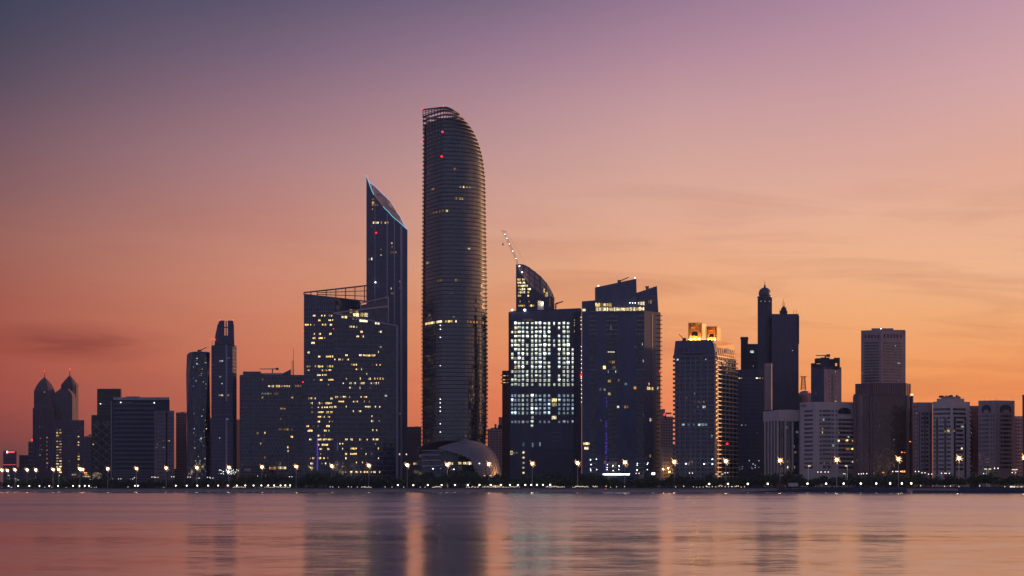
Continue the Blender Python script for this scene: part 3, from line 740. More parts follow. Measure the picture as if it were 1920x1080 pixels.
fb = MB(); fb.facade(LA, LB, G + 4, ZZ(566, D), 38, 14, .28, .25, .12, .14); fb.facade(RA, RB, G + 4, ZZ(619, D), 32, 0, .32, .32)
fb.facade(RA, RB, G + 4, ZZ(619, D), 32, 50, 0, .1, .1, .12); T.part('floor_bands', fb, 'slab_grey')
# roof frame of the left wing: an open grid rising to the right
FA, FB = P(569.8, D + 3.2), P(701, D + 22)
b = MB(); Lf = (FB - FA).length
def fz(x, t): return ZZ(548.7 + (534 - 548.7) * (x - 569.8) / (701 - 569.8), D + 3 + 19 * (x - 570) / 131) if t else ZZ(552 + (x - 569.8) * (566 - 552) / (701 - 569.8) * 1.05, D + 3 + 19 * (x - 570) / 131)
pr = None
for x in (569.8, 583, 594.8, 611.7, 629.8, 648, 665.6, 683.4, 701):
    u, dd = hit(FA, FB, x); p = FA + (FB - FA) / Lf * u
    b.tube((p.x, p.y, fz(x, 0)), (p.x, p.y, fz(x, 1)), .58, .58, 4)
    if pr:
        for f_ in (0, 1): b.tube((pr[0].x, pr[0].y, fz(pr[1], f_)), (p.x, p.y, fz(x, f_)), .8, .8, 4)
        for q_ in (.33, .67):
            g = lambda xx: fz(xx, 0) + (fz(xx, 1) - fz(xx, 0)) * q_
            if x > 600: b.tube((pr[0].x, pr[0].y, g(pr[1])), (p.x, p.y, g(x)), .4, .4, 4)
        for q_ in range(1, 7):
            t_ = q_ / 7; m_ = pr[0].lerp(p, t_); xx = pr[1] + (x - pr[1]) * t_
            if xx > 600: b.tube((m_.x, m_.y, fz(xx, 0)), (m_.x, m_.y, fz(xx, 1)), .11, .11, 4)
    pr = (p, x)
T.part('roof_frame', b, 'steel_dark')
# fins and edges of the right wing
b = MB()
def ribbon(p0, y0, p1, y1, r=.8): b.tube((p0.x, p0.y, ZZ(y0, p0.y)), (p1.x, p1.y, ZZ(y1, p1.y)), r, r, 4)
ribbon(P(625.8, D - 10.5), 587, P(745.5, D + 5.5), 611, .9); ribbon(P(625.8, D - 10), 587, P(728, D + 14), 574, .8)
ribbon(P(674, D + 8), 569, P(727, D + 20), 557, .7); ribbon(P(676, D + 8), 569, P(676, D + 8), 585, .8); ribbon(P(728, D + 20), 557, P(728, D + 12), 604, .7)
T.part('roof_edge_beams', b, 'slab_light')
b = MB(); b.wbox(P(742.5, D + 5), P(746, D + 5.5), 0, 1.9, G, ZZ(611, D), -3, .6); T.part('corner_fin', b, 'slab_light')
b = MB(); q0, q1 = P(676, D + 9), P(727.5, D + 21)
b.prism([q0, q1, back(q1, 3), back(q0, 3)], ZZ(604, D), [ZZ(570, D), ZZ(558, D), ZZ(558, D), ZZ(570, D)]); T.part('crown_screen', b, 'stone_navy')
b = MB(); q0, q1 = P(640, D - 3), P(727, D + 10)
b.prism([q0, q1, back(q1, 2), back(q0, 2)], ZZ(606, D), [ZZ(584, D), ZZ(576, D), ZZ(576, D), ZZ(584, D)]); T.part('crown_glazing', b, 'glass_navy')
runs(T, q0, q1, [(590, 662, 673.5, 'room_pale'), (590, 676, 690, 'room_pale'), (583.5, 655, 672, 'room_dim')], hpx=7, w=2.6, skip=0, off=.25)
Z1, Z2 = P(636, D - 9.5), P(745, D + 5.2)
for x0, x1, yy, h_, m_ in ((640, 652, 594.5, 4, 'room_pale'), (660, 672, 598, 3.4, 'room_warm'), (674, 690, 601, 5, 'room_pale'), (703, 706.5, 606, 4, 'room_warm'), (707.5, 712, 606.5, 4, 'room_pale')): runs(T, Z1, Z2, [(yy, x0, x1, m_)], hpx=h_, w=3, skip=0, off=.3)
X4 = lambda v: 550 + v / 4.909
X5 = lambda v: 550 + v / 4.696
LT = [(592, [(180, 205), (230, 270), (285, 295), (325, 360)]), (600.6, [(230, 262), (325, 368)]), (609, [(97, 165), (188, 198), (228, 312), (325, 368)]), (626, [(190, 198), (235, 255), (330, 365)]), (634, [(178, 205), (220, 295)]), (643, [(165, 200)]), (661, [(130, 150)]), (668.5, [(228, 250), (300, 368)]), (687, [(110, 210), (225, 290), (295, 368)]), (694, [(125, 150), (250, 350)]), (703, [(218, 310)]), (712, [(185, 195), (245, 310), (320, 368)]), (721, [(316, 330)])]
for yy, l_ in LT: runs(T, LA, LB, [(yy, X4(a_), X4(c_), 'room_warm') for a_, c_ in l_], w=.95, hpx=3.3, skip=.33)
RT = [(612.5, [(515, 590)]), (622, [(605, 640), (785, 815)]), (630.6, [(580, 605), (630, 650)]), (660, [(780, 790)]), (666, [(478, 500), (605, 710), (720, 768)]), (674, [(378, 388), (415, 460), (490, 512)]), (683.6, [(530, 600), (720, 735), (760, 805)]), (692, [(575, 600), (624, 632)]), (701, [(672, 680)]), (709.6, [(483, 495), (612, 740), (745, 830)]), (718.4, [(455, 465), (515, 590), (610, 680), (700, 770), (780, 790)]), (727, [(515, 545), (610, 618), (700, 716)])]
for yy, l_ in RT: runs(T, RA, RB, [(yy, X4(a_), X4(c_), 'room_warm') for a_, c_ in l_], w=.95, hpx=3.4, skip=.3)
LT5 = [(747, [(130, 200), (315, 350)]), (756, [(150, 175), (215, 270), (280, 350)]), (764, [(160, 170), (215, 350)]), (773, [(160, 175), (215, 270), (290, 350)]), (781.6, [(215, 280), (300, 350)]), (790.5, [(215, 235), (300, 350)]), (799, [(115, 140), (170, 185), (215, 222), (290, 320)]), (807.5, [(115, 170), (270, 320)]), (816.7, [(215, 235), (270, 278)]), (824, [(140, 165), (215, 350)]), (834, [(218, 228), (250, 320)]), (842, [(220, 265), (300, 320)]), (851, [(236, 245)]), (859, [(145, 190), (220, 310)]), (869, [(150, 180), (225, 290)]), (877, [(148, 158)])]
for yy, l_ in LT5: runs(T, LA, LB, [(yy, X5(a_), X5(c_), 'room_warm') for a_, c_ in l_], w=.95, hpx=3.3, skip=.3)
RT5 = [(744.3, [(370, 420), (425, 485), (492, 500), (580, 650)]), (753, [(385, 450), (490, 570), (620, 675)]), (762.8, [(360, 380), (462, 470), (630, 680), (705, 780)]), (771, [(524, 530), (560, 620)]), (780.5, [(688, 696)]), (789.4, [(685, 710), (740, 775)]), (806.5, [(695, 740)]), (824, [(455, 480), (500, 560), (580, 600), (645, 655), (700, 750)]), (832, [(405, 440), (720, 728)]), (841, [(430, 440), (490, 560), (595, 607), (745, 753)]), (851, [(455, 475), (500, 560), (636, 642), (686, 692)]), (859, [(458, 470), (746, 754)]), (867, [(552, 558), (605, 612)]), (885, [(455, 470), (490, 520), (535, 600), (610, 740), (755, 768)])]
for yy, l_ in RT5: runs(T, RA, RB, [(yy, X5(a_), X5(c_), 'room_warm') for a_, c_ in l_], w=.95, hpx=3.4, skip=.27)
runs(T, RA, RB, [(650.5, 711, 716, 'room_cool'), (742, 721, 726, 'room_cool'), (748, 718, 723, 'room_cooldim')], hpx=4)
b = MB(); b.wbox(LA, LB, hit(LA, LB, 594.2)[0], hit(LA, LB, 596.4)[0], ZZ(881, D), ZZ(821, D), 0, .3); T.part('light_strip', b, 'led_purple')
b = MB(); u_ = hit(RA, RB, 632.6)[0]; b.wbox(RA, RB, u_ - .3, u_ + .3, ZZ(845, D), ZZ(830, D), 0, .35); b.wbox(RA, RB, u_ - .3, u_ + .3, ZZ(871, D), ZZ(865, D), 0, .35); T.part('light_strip', b, 'led_purple')
for x, y in ((625.5, 616.5), (625, 712.5), (569, 621.5)): beacon(T, x, y, D - 6, .4)
T.finish()

# ------------------------------------------------------------------ blade tower with lit roof edge
D = LD(725) + 210
T = Thing('blade_tower', 'slim dark tower cut off by a steep sloping roof outlined with cyan and white light', 'tower', (*P(725, D)[:2], G)); T.d0 = D
up = [(687, 328), (693, 334), (701, 339), (707, 345), (712, 350), (720, 358), (728, 365), (731, 373), (738, 383), (744, 391), (752, 400), (755, 411), (761, 419), (764, 430)]
lo_ = [(687, 329), (691, 341), (695, 352), (699, 363), (707, 374), (716, 385), (722, 392), (728, 397), (734, 405), (740, 410), (745, 414), (752, 420), (758, 426), (764, 431)]
def yint(c, x):
    for (a, ya), (b_, yb) in zip(c, c[1:]):
        if a <= x <= b_: return ya + (yb - ya) * (x - a) / (b_ - a)
    return c[-1][1]
xs = [687 + i * 77 / 22 for i in range(23)]
fr = [P(x, D) for x in xs]; bk = [back(p, 26) for p in fr]
def curtain(b, xs, fr, bk, cf_, cb_, y_base=None, part='w', D=D):
    n = len(xs); zb = G - .5 if y_base is None else ZZ(y_base, D)
    v = [(p.x, p.y, zb) for p in fr] + [(p.x, p.y, ZZ(yint(cf_, x), D)) for p, x in zip(fr, xs)] + [(p.x, p.y, ZZ(yint(cb_, x), D)) for p, x in zip(bk, xs)] + [(p.x, p.y, zb) for p in bk]
    f = []
    for i in range(n - 1):
        if part == 'w': f += [(i, i + 1, n + i + 1, n + i), (2 * n + i, 2 * n + i + 1, 3 * n + i + 1, 3 * n + i)]
        else: f += [(n + i, n + i + 1, 2 * n + i + 1, 2 * n + i)]
    if part == 'w': f += [(0, n, 2 * n, 3 * n), (n - 1, 4 * n - 1, 3 * n - 1, 2 * n - 1)]
    b.add(v, f)
b = MB(); curtain(b, xs, fr, bk, lo_, up); T.part('wall', b, 'stone_navy')
b = MB(); curtain(b, xs, fr, bk, lo_, up, part='r'); T.part('sloping_roof', b, 'roof_panel')
A, B = fr[0], fr[-1]; L = (B - A).length
fb = MB()
for k in range(62):
    yy = 888 - k * 8.5; x1 = 764
    x0 = 687.4
    if yy < 431: x1 = next((x for x in [687 + .5 * i for i in range(155)] if yint(lo_, x) > yy - 2), 764)
    if x1 - x0 > 2 and yy > 336: fb.wbox(A, B, hit(A, B, x0)[0], hit(A, B, x1)[0] - .3, ZZ(yy, D), ZZ(yy, D) + .35, -.1, .14)
T.part('floor_bands', fb, 'slab_dark')
fb = MB()
for x, y, w_ in ((726, 398, .5), (739.5, 411, .5), (752.5, 423, 1.0), (703, 372, .3)):
    u = hit(A, B, x)[0]; fb.wbox(A, B, u - w_, u + w_, G, ZZ(y, D), -.1, .4)
T.part('vertical_ribs', fb, 'slab_light')
for nm, c_, pts_, m_, o_ in (('led_strip', lo_, fr, 'led_cyan', -.4), ('led_strip', up, bk, 'led_violet', .4)):
    ps = [(p.x, p.y + o_, ZZ(yint(c_, x), D) + .3) for p, x in zip(pts_, xs)]
    for i0, i1 in (((0, 4), (9, len(ps) - 1)) if m_ == 'led_cyan' else ((0, len(ps) - 1),)):
        b = MB()
        for i in range(i0, i1): b.tube(ps[i], ps[i + 1], .25, .25, 5)
        T.part(nm, b, m_)
for (x0, x1, ya, yb) in ((697, 716, 357, 362), (722, 742, 378, 395), (729, 748, 372, 402)):
    b = MB(); a_, c_ = P(x0, D + 12), P(x1, D + 13); b.tube((a_.x, a_.y, ZZ(ya, D)), (c_.x, c_.y, ZZ(yb, D)), .4, .4, 4); T.part('roof_rail', b, 'steel_dark')
runs(T, A, B, [(374, 697, 702, 'room_dim'), (380, 697, 702, 'room_pale'), (384.5, 697, 710, 'room_dim'), (392, 697, 701, 'room_dim'), (417.5, 699, 702.5, 'room_warm'), (417.5, 704, 711, 'room_pale'), (417.5, 714, 717, 'room_amber'), (417.5, 721, 729, 'room_pale'), (425, 695.5, 698.5, 'room_dim'), (456, 733, 736.5, 'room_pale'), (463, 734, 737, 'room_dim'), (467.5, 713, 716.5, 'room_dim'), (473, 732, 744, 'room_dim'), (478.5, 713, 717, 'room_pale'), (485.5, 695.5, 698.5, 'room_pale'), (487, 691, 693.5, 'room_dim'), (513, 691, 693.5, 'room_dim'), (528, 748.5, 754, 'room_dim'), (540, 748.5, 754, 'room_cooldim'), (540.5, 732, 735, 'room_pale'), (550, 733, 741, 'room_dim'), (673.5, 751, 753.5, 'room_pale'), (776, 752.5, 755, 'room_warm'), (776, 749, 751, 'room_dim'), (852, 748, 751, 'room_pale'), (852, 761, 763.5, 'room_pale')], hpx=4, skip=0, w=1.6)
for k in range(26):
    if rng.random() < .7: runs(T, A, B, [(576 + k * 8, 750.5, 752.4, 'room_dim')], hpx=1.6)
beacon(T, 705.5, 436.5, D - 1.5, .7); beacon(T, 704, 529.5, D - 1.5, .6, 'lamp_white')
T.finish()

# ------------------------------------------------------------------ the tall curved tower and its shell
D = LD(850) + 90
T = Thing('curved_tower', 'tallest tower, dark glass with ringed floors curving over to a point at its top', 'tower', (*P(850, D)[:2], G)); T.d0 = D
RE = [(201, 836), (203, 842), (207, 850), (214, 861), (222, 870), (233, 880), (245, 888), (260, 895), (275, 900), (290, 904), (305, 906.5), (330, 909), (360, 910.3), (420, 911), (520, 912.5), (620, 914), (720, 914.8), (810, 914), (850, 911), (900, 908)]
def ryx(y):
    if y <= 201: return 836
    for (a, xa), (b_, xb) in zip(RE, RE[1:]):
        if a <= y <= b_: return xa + (xb - xa) * (y - a) / (b_ - a)
    return 908
def lyx(y): return 791.3 - max(0, min(1, (y - 206) / 400)) * 3.3
W0 = 122 * D / F / 2
def plan(y, inset=0.0, n=40):
    """outline of the tower at the height of a pixel row: two flattish faces at the left meeting in a ridge, an elliptic sweep at the right"""
    xl, xr = P(lyx(y), D).x + inset, P(ryx(y), D).x - inset
    hw_ = (xr - xl) / 2; cxx = (xl + xr) / 2
    dp = W0 * .92 * (min(1, hw_ / W0) ** .35) - inset
    xc = P(833, D).x if y < 330 else P(833 - (y - 330) * .01, D).x   # the ridge
    u = max(-1, min(.999, (xc - cxx) / hw_))
    pts = []
    # front: left edge -> ridge
    k = 7
    for i in range(k):
        t = i / k
        pts.append((xl + (xc - xl) * t, D + dp * (1 - .38) - dp * (1.22) * t - dp * .10 * math.sin(math.pi * t)))
    y0 = D - dp * .60
    # ridge -> right edge
    k = 16
    for i in range(k + 1):
        a = math.pi / 2 * i / k
        sx_, sy_ = math.sin(a) ** .9, math.cos(a) ** .8
        pts.append((xc + (xr - xc) * sx_, D + dp * .35 - (dp * .95) * sy_ - (dp * .0)))
    # back
    k = 14
    for i in range(1, k):
        a = math.pi * i / k
        pts.append(((xl + xr) / 2 + (xr - xl) / 2 * math.cos(a), D + dp * .35 + dp * .65 * math.sin(a)))
    return pts
rowsg = [898] + [890 - 7.6 * i for i in range(91)] + [202]
solid_top = 228
b = MB(); n = len(plan(500, .9)); ks = [y for y in rowsg if y >= solid_top]
for y in ks: b.v += [(p[0], p[1], ZZ(y, D)) for p in plan(y, 1.1)]
for k in range(len(ks) - 1): b.f += [(k * n + i, k * n + (i + 1) % n, (k + 1) * n + (i + 1) % n, (k + 1) * n + i) for i in range(n)]
b.f.append(tuple(range((len(ks) - 1) * n, len(ks) * n)))
T.part('glass_skin', b, 'glass_tower')
b = MB()
for y in rowsg:
    if y < 212: continue
    z = ZZ(y, D); a_ = plan(y, -.15)
    if y >= solid_top:
        b.prism(a_, z - .38, z + .38)
    else:                                                    # open rings of the crown
        i_ = plan(y, 1.3)
        H_ = .75
        b.add([(p[0], p[1], z - H_) for p in a_] + [(p[0], p[1], z + H_) for p in a_] + [(p[0], p[1], z - H_) for p in i_] + [(p[0], p[1], z + H_) for p in i_],
              [(i, (i + 1) % n, n + (i + 1) % n, n + i) for i in range(n)] + [(2 * n + i, 3 * n + i, 3 * n + (i + 1) % n, 2 * n + (i + 1) % n) for i in range(n)] + [(n + i, n + (i + 1) % n, 3 * n + (i + 1) % n, 3 * n + i) for i in range(n)] + [(i, 2 * n + i, 2 * n + (i + 1) % n, (i + 1) % n) for i in range(n)])
T.part('floor_slabs', b, 'slab_tower')
b = MB()                                                     # vertical fins between the slabs
fy = [y for y in rowsg if y >= 212]
rings = [plan(y, .55) for y in fy]
for i in range(0, 25):
    for k in range(0, len(fy) - 1):
        p, q = rings[k][i], rings[k + 1][i]
        rr = .10 if fy[k + 1] > 300 else .16
        b.tube((p[0], p[1], ZZ(fy[k], D)), (q[0], q[1], ZZ(fy[k + 1], D)), rr, rr, 3)
T.part('mullions', b, 'slab_tower')
b = MB()                                                     # crown lattice, open to the sky
tops = [(lyx(206), 206), (812, 203.4), (834, 201), (842, 203), (850, 207), (861, 214), (870, 222), (880, 233), (888, 245), (895, 260), (900, 275)]
pt = plan(fy[-1], .1); pv = None
for i in range(24):
    x_, y_ = pt[i]; px = 960 + F * x_ / y_; zt = ZZ(yint(tops, max(791.3, min(900, px))), y_); zr_ = ZZ(fy[-1], D)
    zt = max(zt, zr_ + .3); c_ = (x_, y_, zt); m_ = (x_, y_, (zt + zr_) / 2)
    b.tube((x_, y_, zr_), c_, .40, .40, 4)
    if pv: b.tube(pv[0], c_, .75, .75, 5); [b.tube(Vector((pv[0][0], pv[0][1], zr_ + (pv[0][2] - zr_) * f_)), Vector((x_, y_, zr_ + (zt - zr_) * f_)), .34, .34, 4) for f_ in (.33, .66)]
    pv = (c_, m_)
for i in range(0, 24, 1):
    k0 = [k for k, y in enumerate(fy) if y <= 244]
    for k in k0[:-1]:
        p, q = rings[k][i], rings[k + 1][i]; b.tube((p[0], p[1], ZZ(fy[k], D)), (q[0], q[1], ZZ(fy[k + 1], D)), .42, .42, 4)
T.part('crown_lattice', b, 'steel_dark')
# lit windows sit just outside the glass on chords of the plan
def tower_runs(lst, hpx=4.6):
    for y, x0, x1, mt in lst:
        pl = plan(y, .8)[:24]; X0, X1 = P(x0, D - 20).x, P(x1, D - 20).x
        x = X0
        while x < X1:
            x2 = min(x + 2.3, X1)
            for p, q in zip(pl, pl[1:]):
                if p[0] <= x < q[0] and rng.random() > .12:
                    A_, B_ = Vector((p[0], p[1], 0)), Vector((q[0], q[1], 0)); L_ = (B_ - A_).length; f_ = L_ / (q[0] - p[0])
                    u = (x - p[0]) * f_; wd = min((x2 - x) * f_ * .85, L_ - u)
                    m = mt
                    if mt == 'room_warm' and rng.random() < .3: m = rng.choice(['room_pale', 'room_dim'])
                    if wd > .25: T.win(A_, B_, u, ZZ(y, D) - hpx * D / F / 2, wd, hpx * D / F * rng.uniform(.8, 1), m, .35)
            x += 2.6
tower_runs([(356, 862, 882, 'room_warm'), (355, 808, 814, 'room_dim'), (377, 854, 868, 'room_amber'), (377, 861, 867, 'room_warm'), (400, 811, 818, 'room_dim'), (400, 824, 840, 'room_warm'), (470, 871, 883, 'room_pale'), (529, 819, 829, 'room_dim'), (529, 853, 860, 'room_dim'), (605.5, 795, 813, 'room_warm'), (605.5, 818, 830, 'room_pale'), (605.5, 834, 848, 'room_warm'), (605.5, 853, 862, 'room_pale'), (605.5, 870, 912, 'room_amber'), (491, 797, 804, 'room_dim'), (570, 874, 880, 'room_dim'), (322, 851, 854, 'room_dim'), (321, 801, 806, 'room_cooldim')])
tower_runs([(477, 839.5, 841.5, 'room_cool'), (564, 844, 848, 'room_cool'), (554, 843, 848, 'room_cooldim'), (597, 849, 852, 'room_cool')], 2.6)
def tower_lights(px, ys, mat, r=.42):
    for y in ys:
        pl = plan(y, -.5)[:24]; X = P(px, D - 20).x
        for p, q in zip(pl, pl[1:]):
            if p[0] <= X < q[0]:
                yy_ = p[1] + (q[1] - p[1]) * (X - p[0]) / (q[0] - p[0]); b = MB()
                b.lathe((X, yy_ - .3, ZZ(y, D)), [(.01, -r), (r * .8, -r * .6), (r, 0), (r * .8, r * .6), (.01, r)], 8); T.part('warning_light' if mat == 'lamp_red' else 'small_light', b, mat)
tower_lights(825, [613, 620, 635, 688, 750, 757, 765, 772.5, 796, 811], 'lamp_white', .3)
tower_lights(829, [253.5], 'lamp_red', .8); tower_lights(827.5, [299], 'lamp_red', .8)
b0 = P(791, D)
for y in (259.5, 304): b = MB(); pl = plan(y, -.6)[0]; b.lathe((pl[0] - .3, pl[1] - .6, ZZ(y, D)), [(.01, -.6), (.6, 0), (.01, .6)], 8); T.part('warning_light', b, 'lamp_red')
beacon(T, 792.5, 205, D + 10, .4); beacon(T, 831.5, 199.5, D - 14, .4)
T.finish()

DS = D - 34; cS = P(852, DS)
T = Thing('podium_shell', 'low domed podium with a gridded shell wrapping round the foot of the tallest tower', 'pavilion', (cS.x, cS.y, G)); T.d0 = DS
rx, ry, rz = 88 * DS / F, 32.0, ZZ(826, DS) - G
def cutrow(x):
    c = [(780, 846), (800, 840), (819, 840), (848, 848), (870, 855), (884, 863), (893, 880), (900, 900)]
    return yint(c, x) if 780 <= x <= 900 else (900 if x > 900 else 846)
def shellpt(a, e, s=1.0):
    ce = max(0, math.cos(e)) ** .62
    return (cS.x + rx * s * ce * math.cos(a), cS.y + ry * s * ce * math.sin(a), G + rz * s * math.sin(e) ** .70 if e > 0 else G)
def shellmesh(na, ne, s=1.0, skip=True):
    b = MB(); b.v = [shellpt(2 * math.pi * i / na, math.pi / 2 * k / ne, s) for k in range(ne + 1) for i in range(na)]
    for k in range(ne):
        for i in range(na):
            j = (i + 1) % na
            q = (k * na + i, k * na + j, (k + 1) * na + j, (k + 1) * na + i)
            c = [sum(b.v[m][t] for m in q) / 4 for t in range(3)]
            px = 960 + F * c[0] / c[1]; py = HOR - F * (c[2] - HC) / c[1]
            front = c[1] < cS.y
            if skip and px < 786: continue
            if front and skip and (px < 819 or (px < 900 and py > cutrow(px)) or (px < 885 and py < yint([(819, 840), (848, 831), (868, 827), (885, 820)], px))): continue
            b.f.append(q)
    return b
b = shellmesh(180, 44); T.part('shell', b, 'shell_panel', smooth=True)
b = shellmesh(56, 16, 1.008); me = b.mesh('shell_ribs', T.org)
bmx = bmesh.new(); bmx.from_mesh(me); bmesh.ops.triangulate(bmx, faces=bmx.faces); bmx.to_mesh(me); bmx.free()
o = mkobj('shell_ribs', me, 'slab_light', T.o); md = o.modifiers.new('wire', 'WIREFRAME'); md.thickness = .28; md.use_even_offset = False
b = MB(); A, B = P(791, DS - 14), P(897, DS - 4)
pd = [P(776, DS + 10), P(791, DS - 14), P(828, DS - 20), P(860, DS - 18), P(888, DS - 12), P(896, DS)]
b.prism(pd + [P(896, DS + 24), P(776, DS + 24)], G - .5, [ZZ(y, DS) for y in (862, 850, 846, 850, 872, 884, 884, 862)]); T.part('podium_wall', b, 'glass_navy')
b = MB()
for yy, x1 in ((853, 826), (863, 826), (873.5, 826), (844.5, 842)): b.wbox(P(791, DS - 17), P(x1, DS - 23), 0, (P(x1, DS - 23) - P(791, DS - 17)).length, ZZ(yy, DS - 18) - .3, ZZ(yy, DS - 18) + .3, -1.5, .2)
T.part('floor_bands', b, 'slab_light')
A, B = P(829, DS - 21.5), P(887, DS - 15); runs(T, A, B, [(869, 838, 845, 'room_pale'), (869, 846.5, 850, 'room_warm'), (868.5, 859, 866, 'room_warm'), (868.5, 868.5, 884, 'room_pale')], hpx=5.2, w=1.0, skip=.08, off=.6)
runs(T, P(776, DS + 8), P(791, DS - 15), [(869.5, 776.5, 779, 'room_warm')], hpx=4, off=.6)
for x, y in ((851, 880), (899, 869), (812, 879)): beacon(T, x, y, DS - 26, .4, 'lamp_white')
b = MB(); a_, c_ = P(881, DS - 24), P(893, DS - 26); b.tube((a_.x, a_.y, ZZ(856, DS)), (c_.x, c_.y, ZZ(886, DS)), .5, .5, 6); T.part('raking_strut', b, 'slab_light')
T.finish()

# background blocks in the gaps
def bgblock(label, steps, off, mat='stone_far', fp=5.0, bays=6, win=(.55, .45), name='apartment_block'):
    x0, x1, y = steps[0]
    T = tower(name, label, [(x0, 0), (x1, 0)], y, off=off, mat=mat, fmat=mat, fp=fp, bays=(bays,), windows=win, bh=.9, bo=.25, mw=.8, mo=.2)
    for (a, c, yy) in steps[1:]: roofbox(T, a, c, yy, mat, 'upper_storey')
    T.finish(60); return T
bgblock('dim block with roof clutter seen between the blade tower and the tallest tower', [(764, 790, 802), (768, 774, 800), (777, 786, 799.5)], 420, fp=4.6)
bgblock('pale stepped block seen right of the tallest tower low in the gap', [(914, 945, 806), (920, 945, 802), (927, 931, 795), (933, 945, 797), (935, 945, 782)], 420, 'stone_mauve', fp=4.8)
T = tower('core_tower', 'narrow brown service tower with yellow lit ledges left of the brightly lit building', [(941.5, 0), (958, 0)], 697, off=185, mat='stone_brown', bays=(None,), dep=14)
A, B = T.pts; b = MB()
for yy in (703.5, 711, 718.5):
    b.wbox(A, B, -1.2, (B - A).length, ZZ(yy, T.d0) - .3, ZZ(yy, T.d0) + .3, -2, 1.3)
T.part('ledges', b, 'steel_dark')
for yy in (704, 711.5, 718): runs(T, A, B, [(yy, 943, 955, 'room_warm')], hpx=2.0, w=3, off=.5, skip=0)
T.finish()
D9 = T.d0

# ------------------------------------------------------------------ second blade tower with crane
D = LD(1000) + 290
T = Thing('sail_tower', 'sail shaped tower with a curved sloping roof rising behind the brightly lit building', 'tower', (*P(1003, D)[:2], G)); T.d0 = D
up = [(967.5, 493), (969, 490), (976, 488.6), (984, 490.5), (990, 493.5), (1003, 503), (1015, 513), (1025, 525), (1032, 536), (1036.5, 546), (1039.5, 556)]
lo_ = [(967.5, 494), (971, 500), (976, 512), (983, 520), (990, 531), (1000, 541), (1010, 548), (1020, 553), (1030, 556), (1039.5, 558)]
xs = [967.5 + i * 72 / 20 for i in range(21)]; fr = [P(x, D) for x in xs]; bk = [back(p, 24) for p in fr]
b = MB(); curtain(b, xs, fr, bk, lo_, up, D=D); T.part('wall', b, 'stone_navy')
b = MB(); curtain(b, xs, fr, bk, lo_, up, part='r', D=D); T.part('sloping_roof', b, 'roof_panel')
A, B = fr[0], fr[-1]; fb = MB()
for i in range(1, 20, 3):
    p, q = fr[i], bk[i]; fb.tube((p.x, p.y, ZZ(yint(lo_, xs[i]), D) + .3), (q.x, q.y, ZZ(yint(up, xs[i]), D) + .3), .25, .25, 4)
for t in (.3, .6, .9):
    for i in range(1, 20): 
        p, q = fr[i].lerp(bk[i], t), fr[i + 1].lerp(bk[i + 1], t)
        fb.tube((p.x, p.y, ZZ(yint(lo_, xs[i]) * (1 - t) + yint(up, xs[i]) * t, D) + .4), (q.x, q.y, ZZ(yint(lo_, xs[i + 1]) * (1 - t) + yint(up, xs[i + 1]) * t, D) + .4), .22, .22, 4)
T.part('roof_seams', fb, 'steel_dark')
fb = MB()
for yy in range(516, 600, 6): 
    x1 = next((x for x in xs if yint(lo_, x) > yy - 2), 1039)
    if x1 - 968 > 4: fb.wbox(A, B, .2, hit(A, B, x1)[0] - .5, ZZ(yy, D), ZZ(yy, D) + .5, -.1, .5)
T.part('floor_bands', fb, 'slab_dark')
runs(T, A, B, [(524, 970, 976, 'room_warm'), (524, 979, 985, 'room_pale'), (530, 970, 985, 'room_pale'), (536, 971, 994, 'room_pale'), (542, 972, 985, 'room_pale'), (542, 989, 996, 'room_pale'), (548, 972, 985, 'room_pale'), (548, 989, 993, 'room_warm'), (554.5, 971, 978, 'room_warm'), (554.5, 989, 993, 'room_warm'), (573, 972, 985, 'room_warm'), (573, 987, 1002, 'room_warm'), (565, 974, 976.5, 'room_pale'), (565, 991, 993, 'room_pale')], hpx=3.8, w=1.5, skip=.08)
runs(T, A, B, [(567, 1008, 1016, 'room_warm'), (545, 1019, 1022, 'room_warm'), (552, 1022, 1028, 'room_pale'), (563, 1029, 1033, 'gold_lit_wall'), (571, 1029, 1033, 'gold_lit_wall'), (566, 1036.5, 1038.5, 'gold_lit_wall')], hpx=8, w=3, skip=0)
for x, y in ((974, 499), (979, 510.5)): beacon(T, x, y, D - 1.5, .6, 'lamp_white')
T.finish()
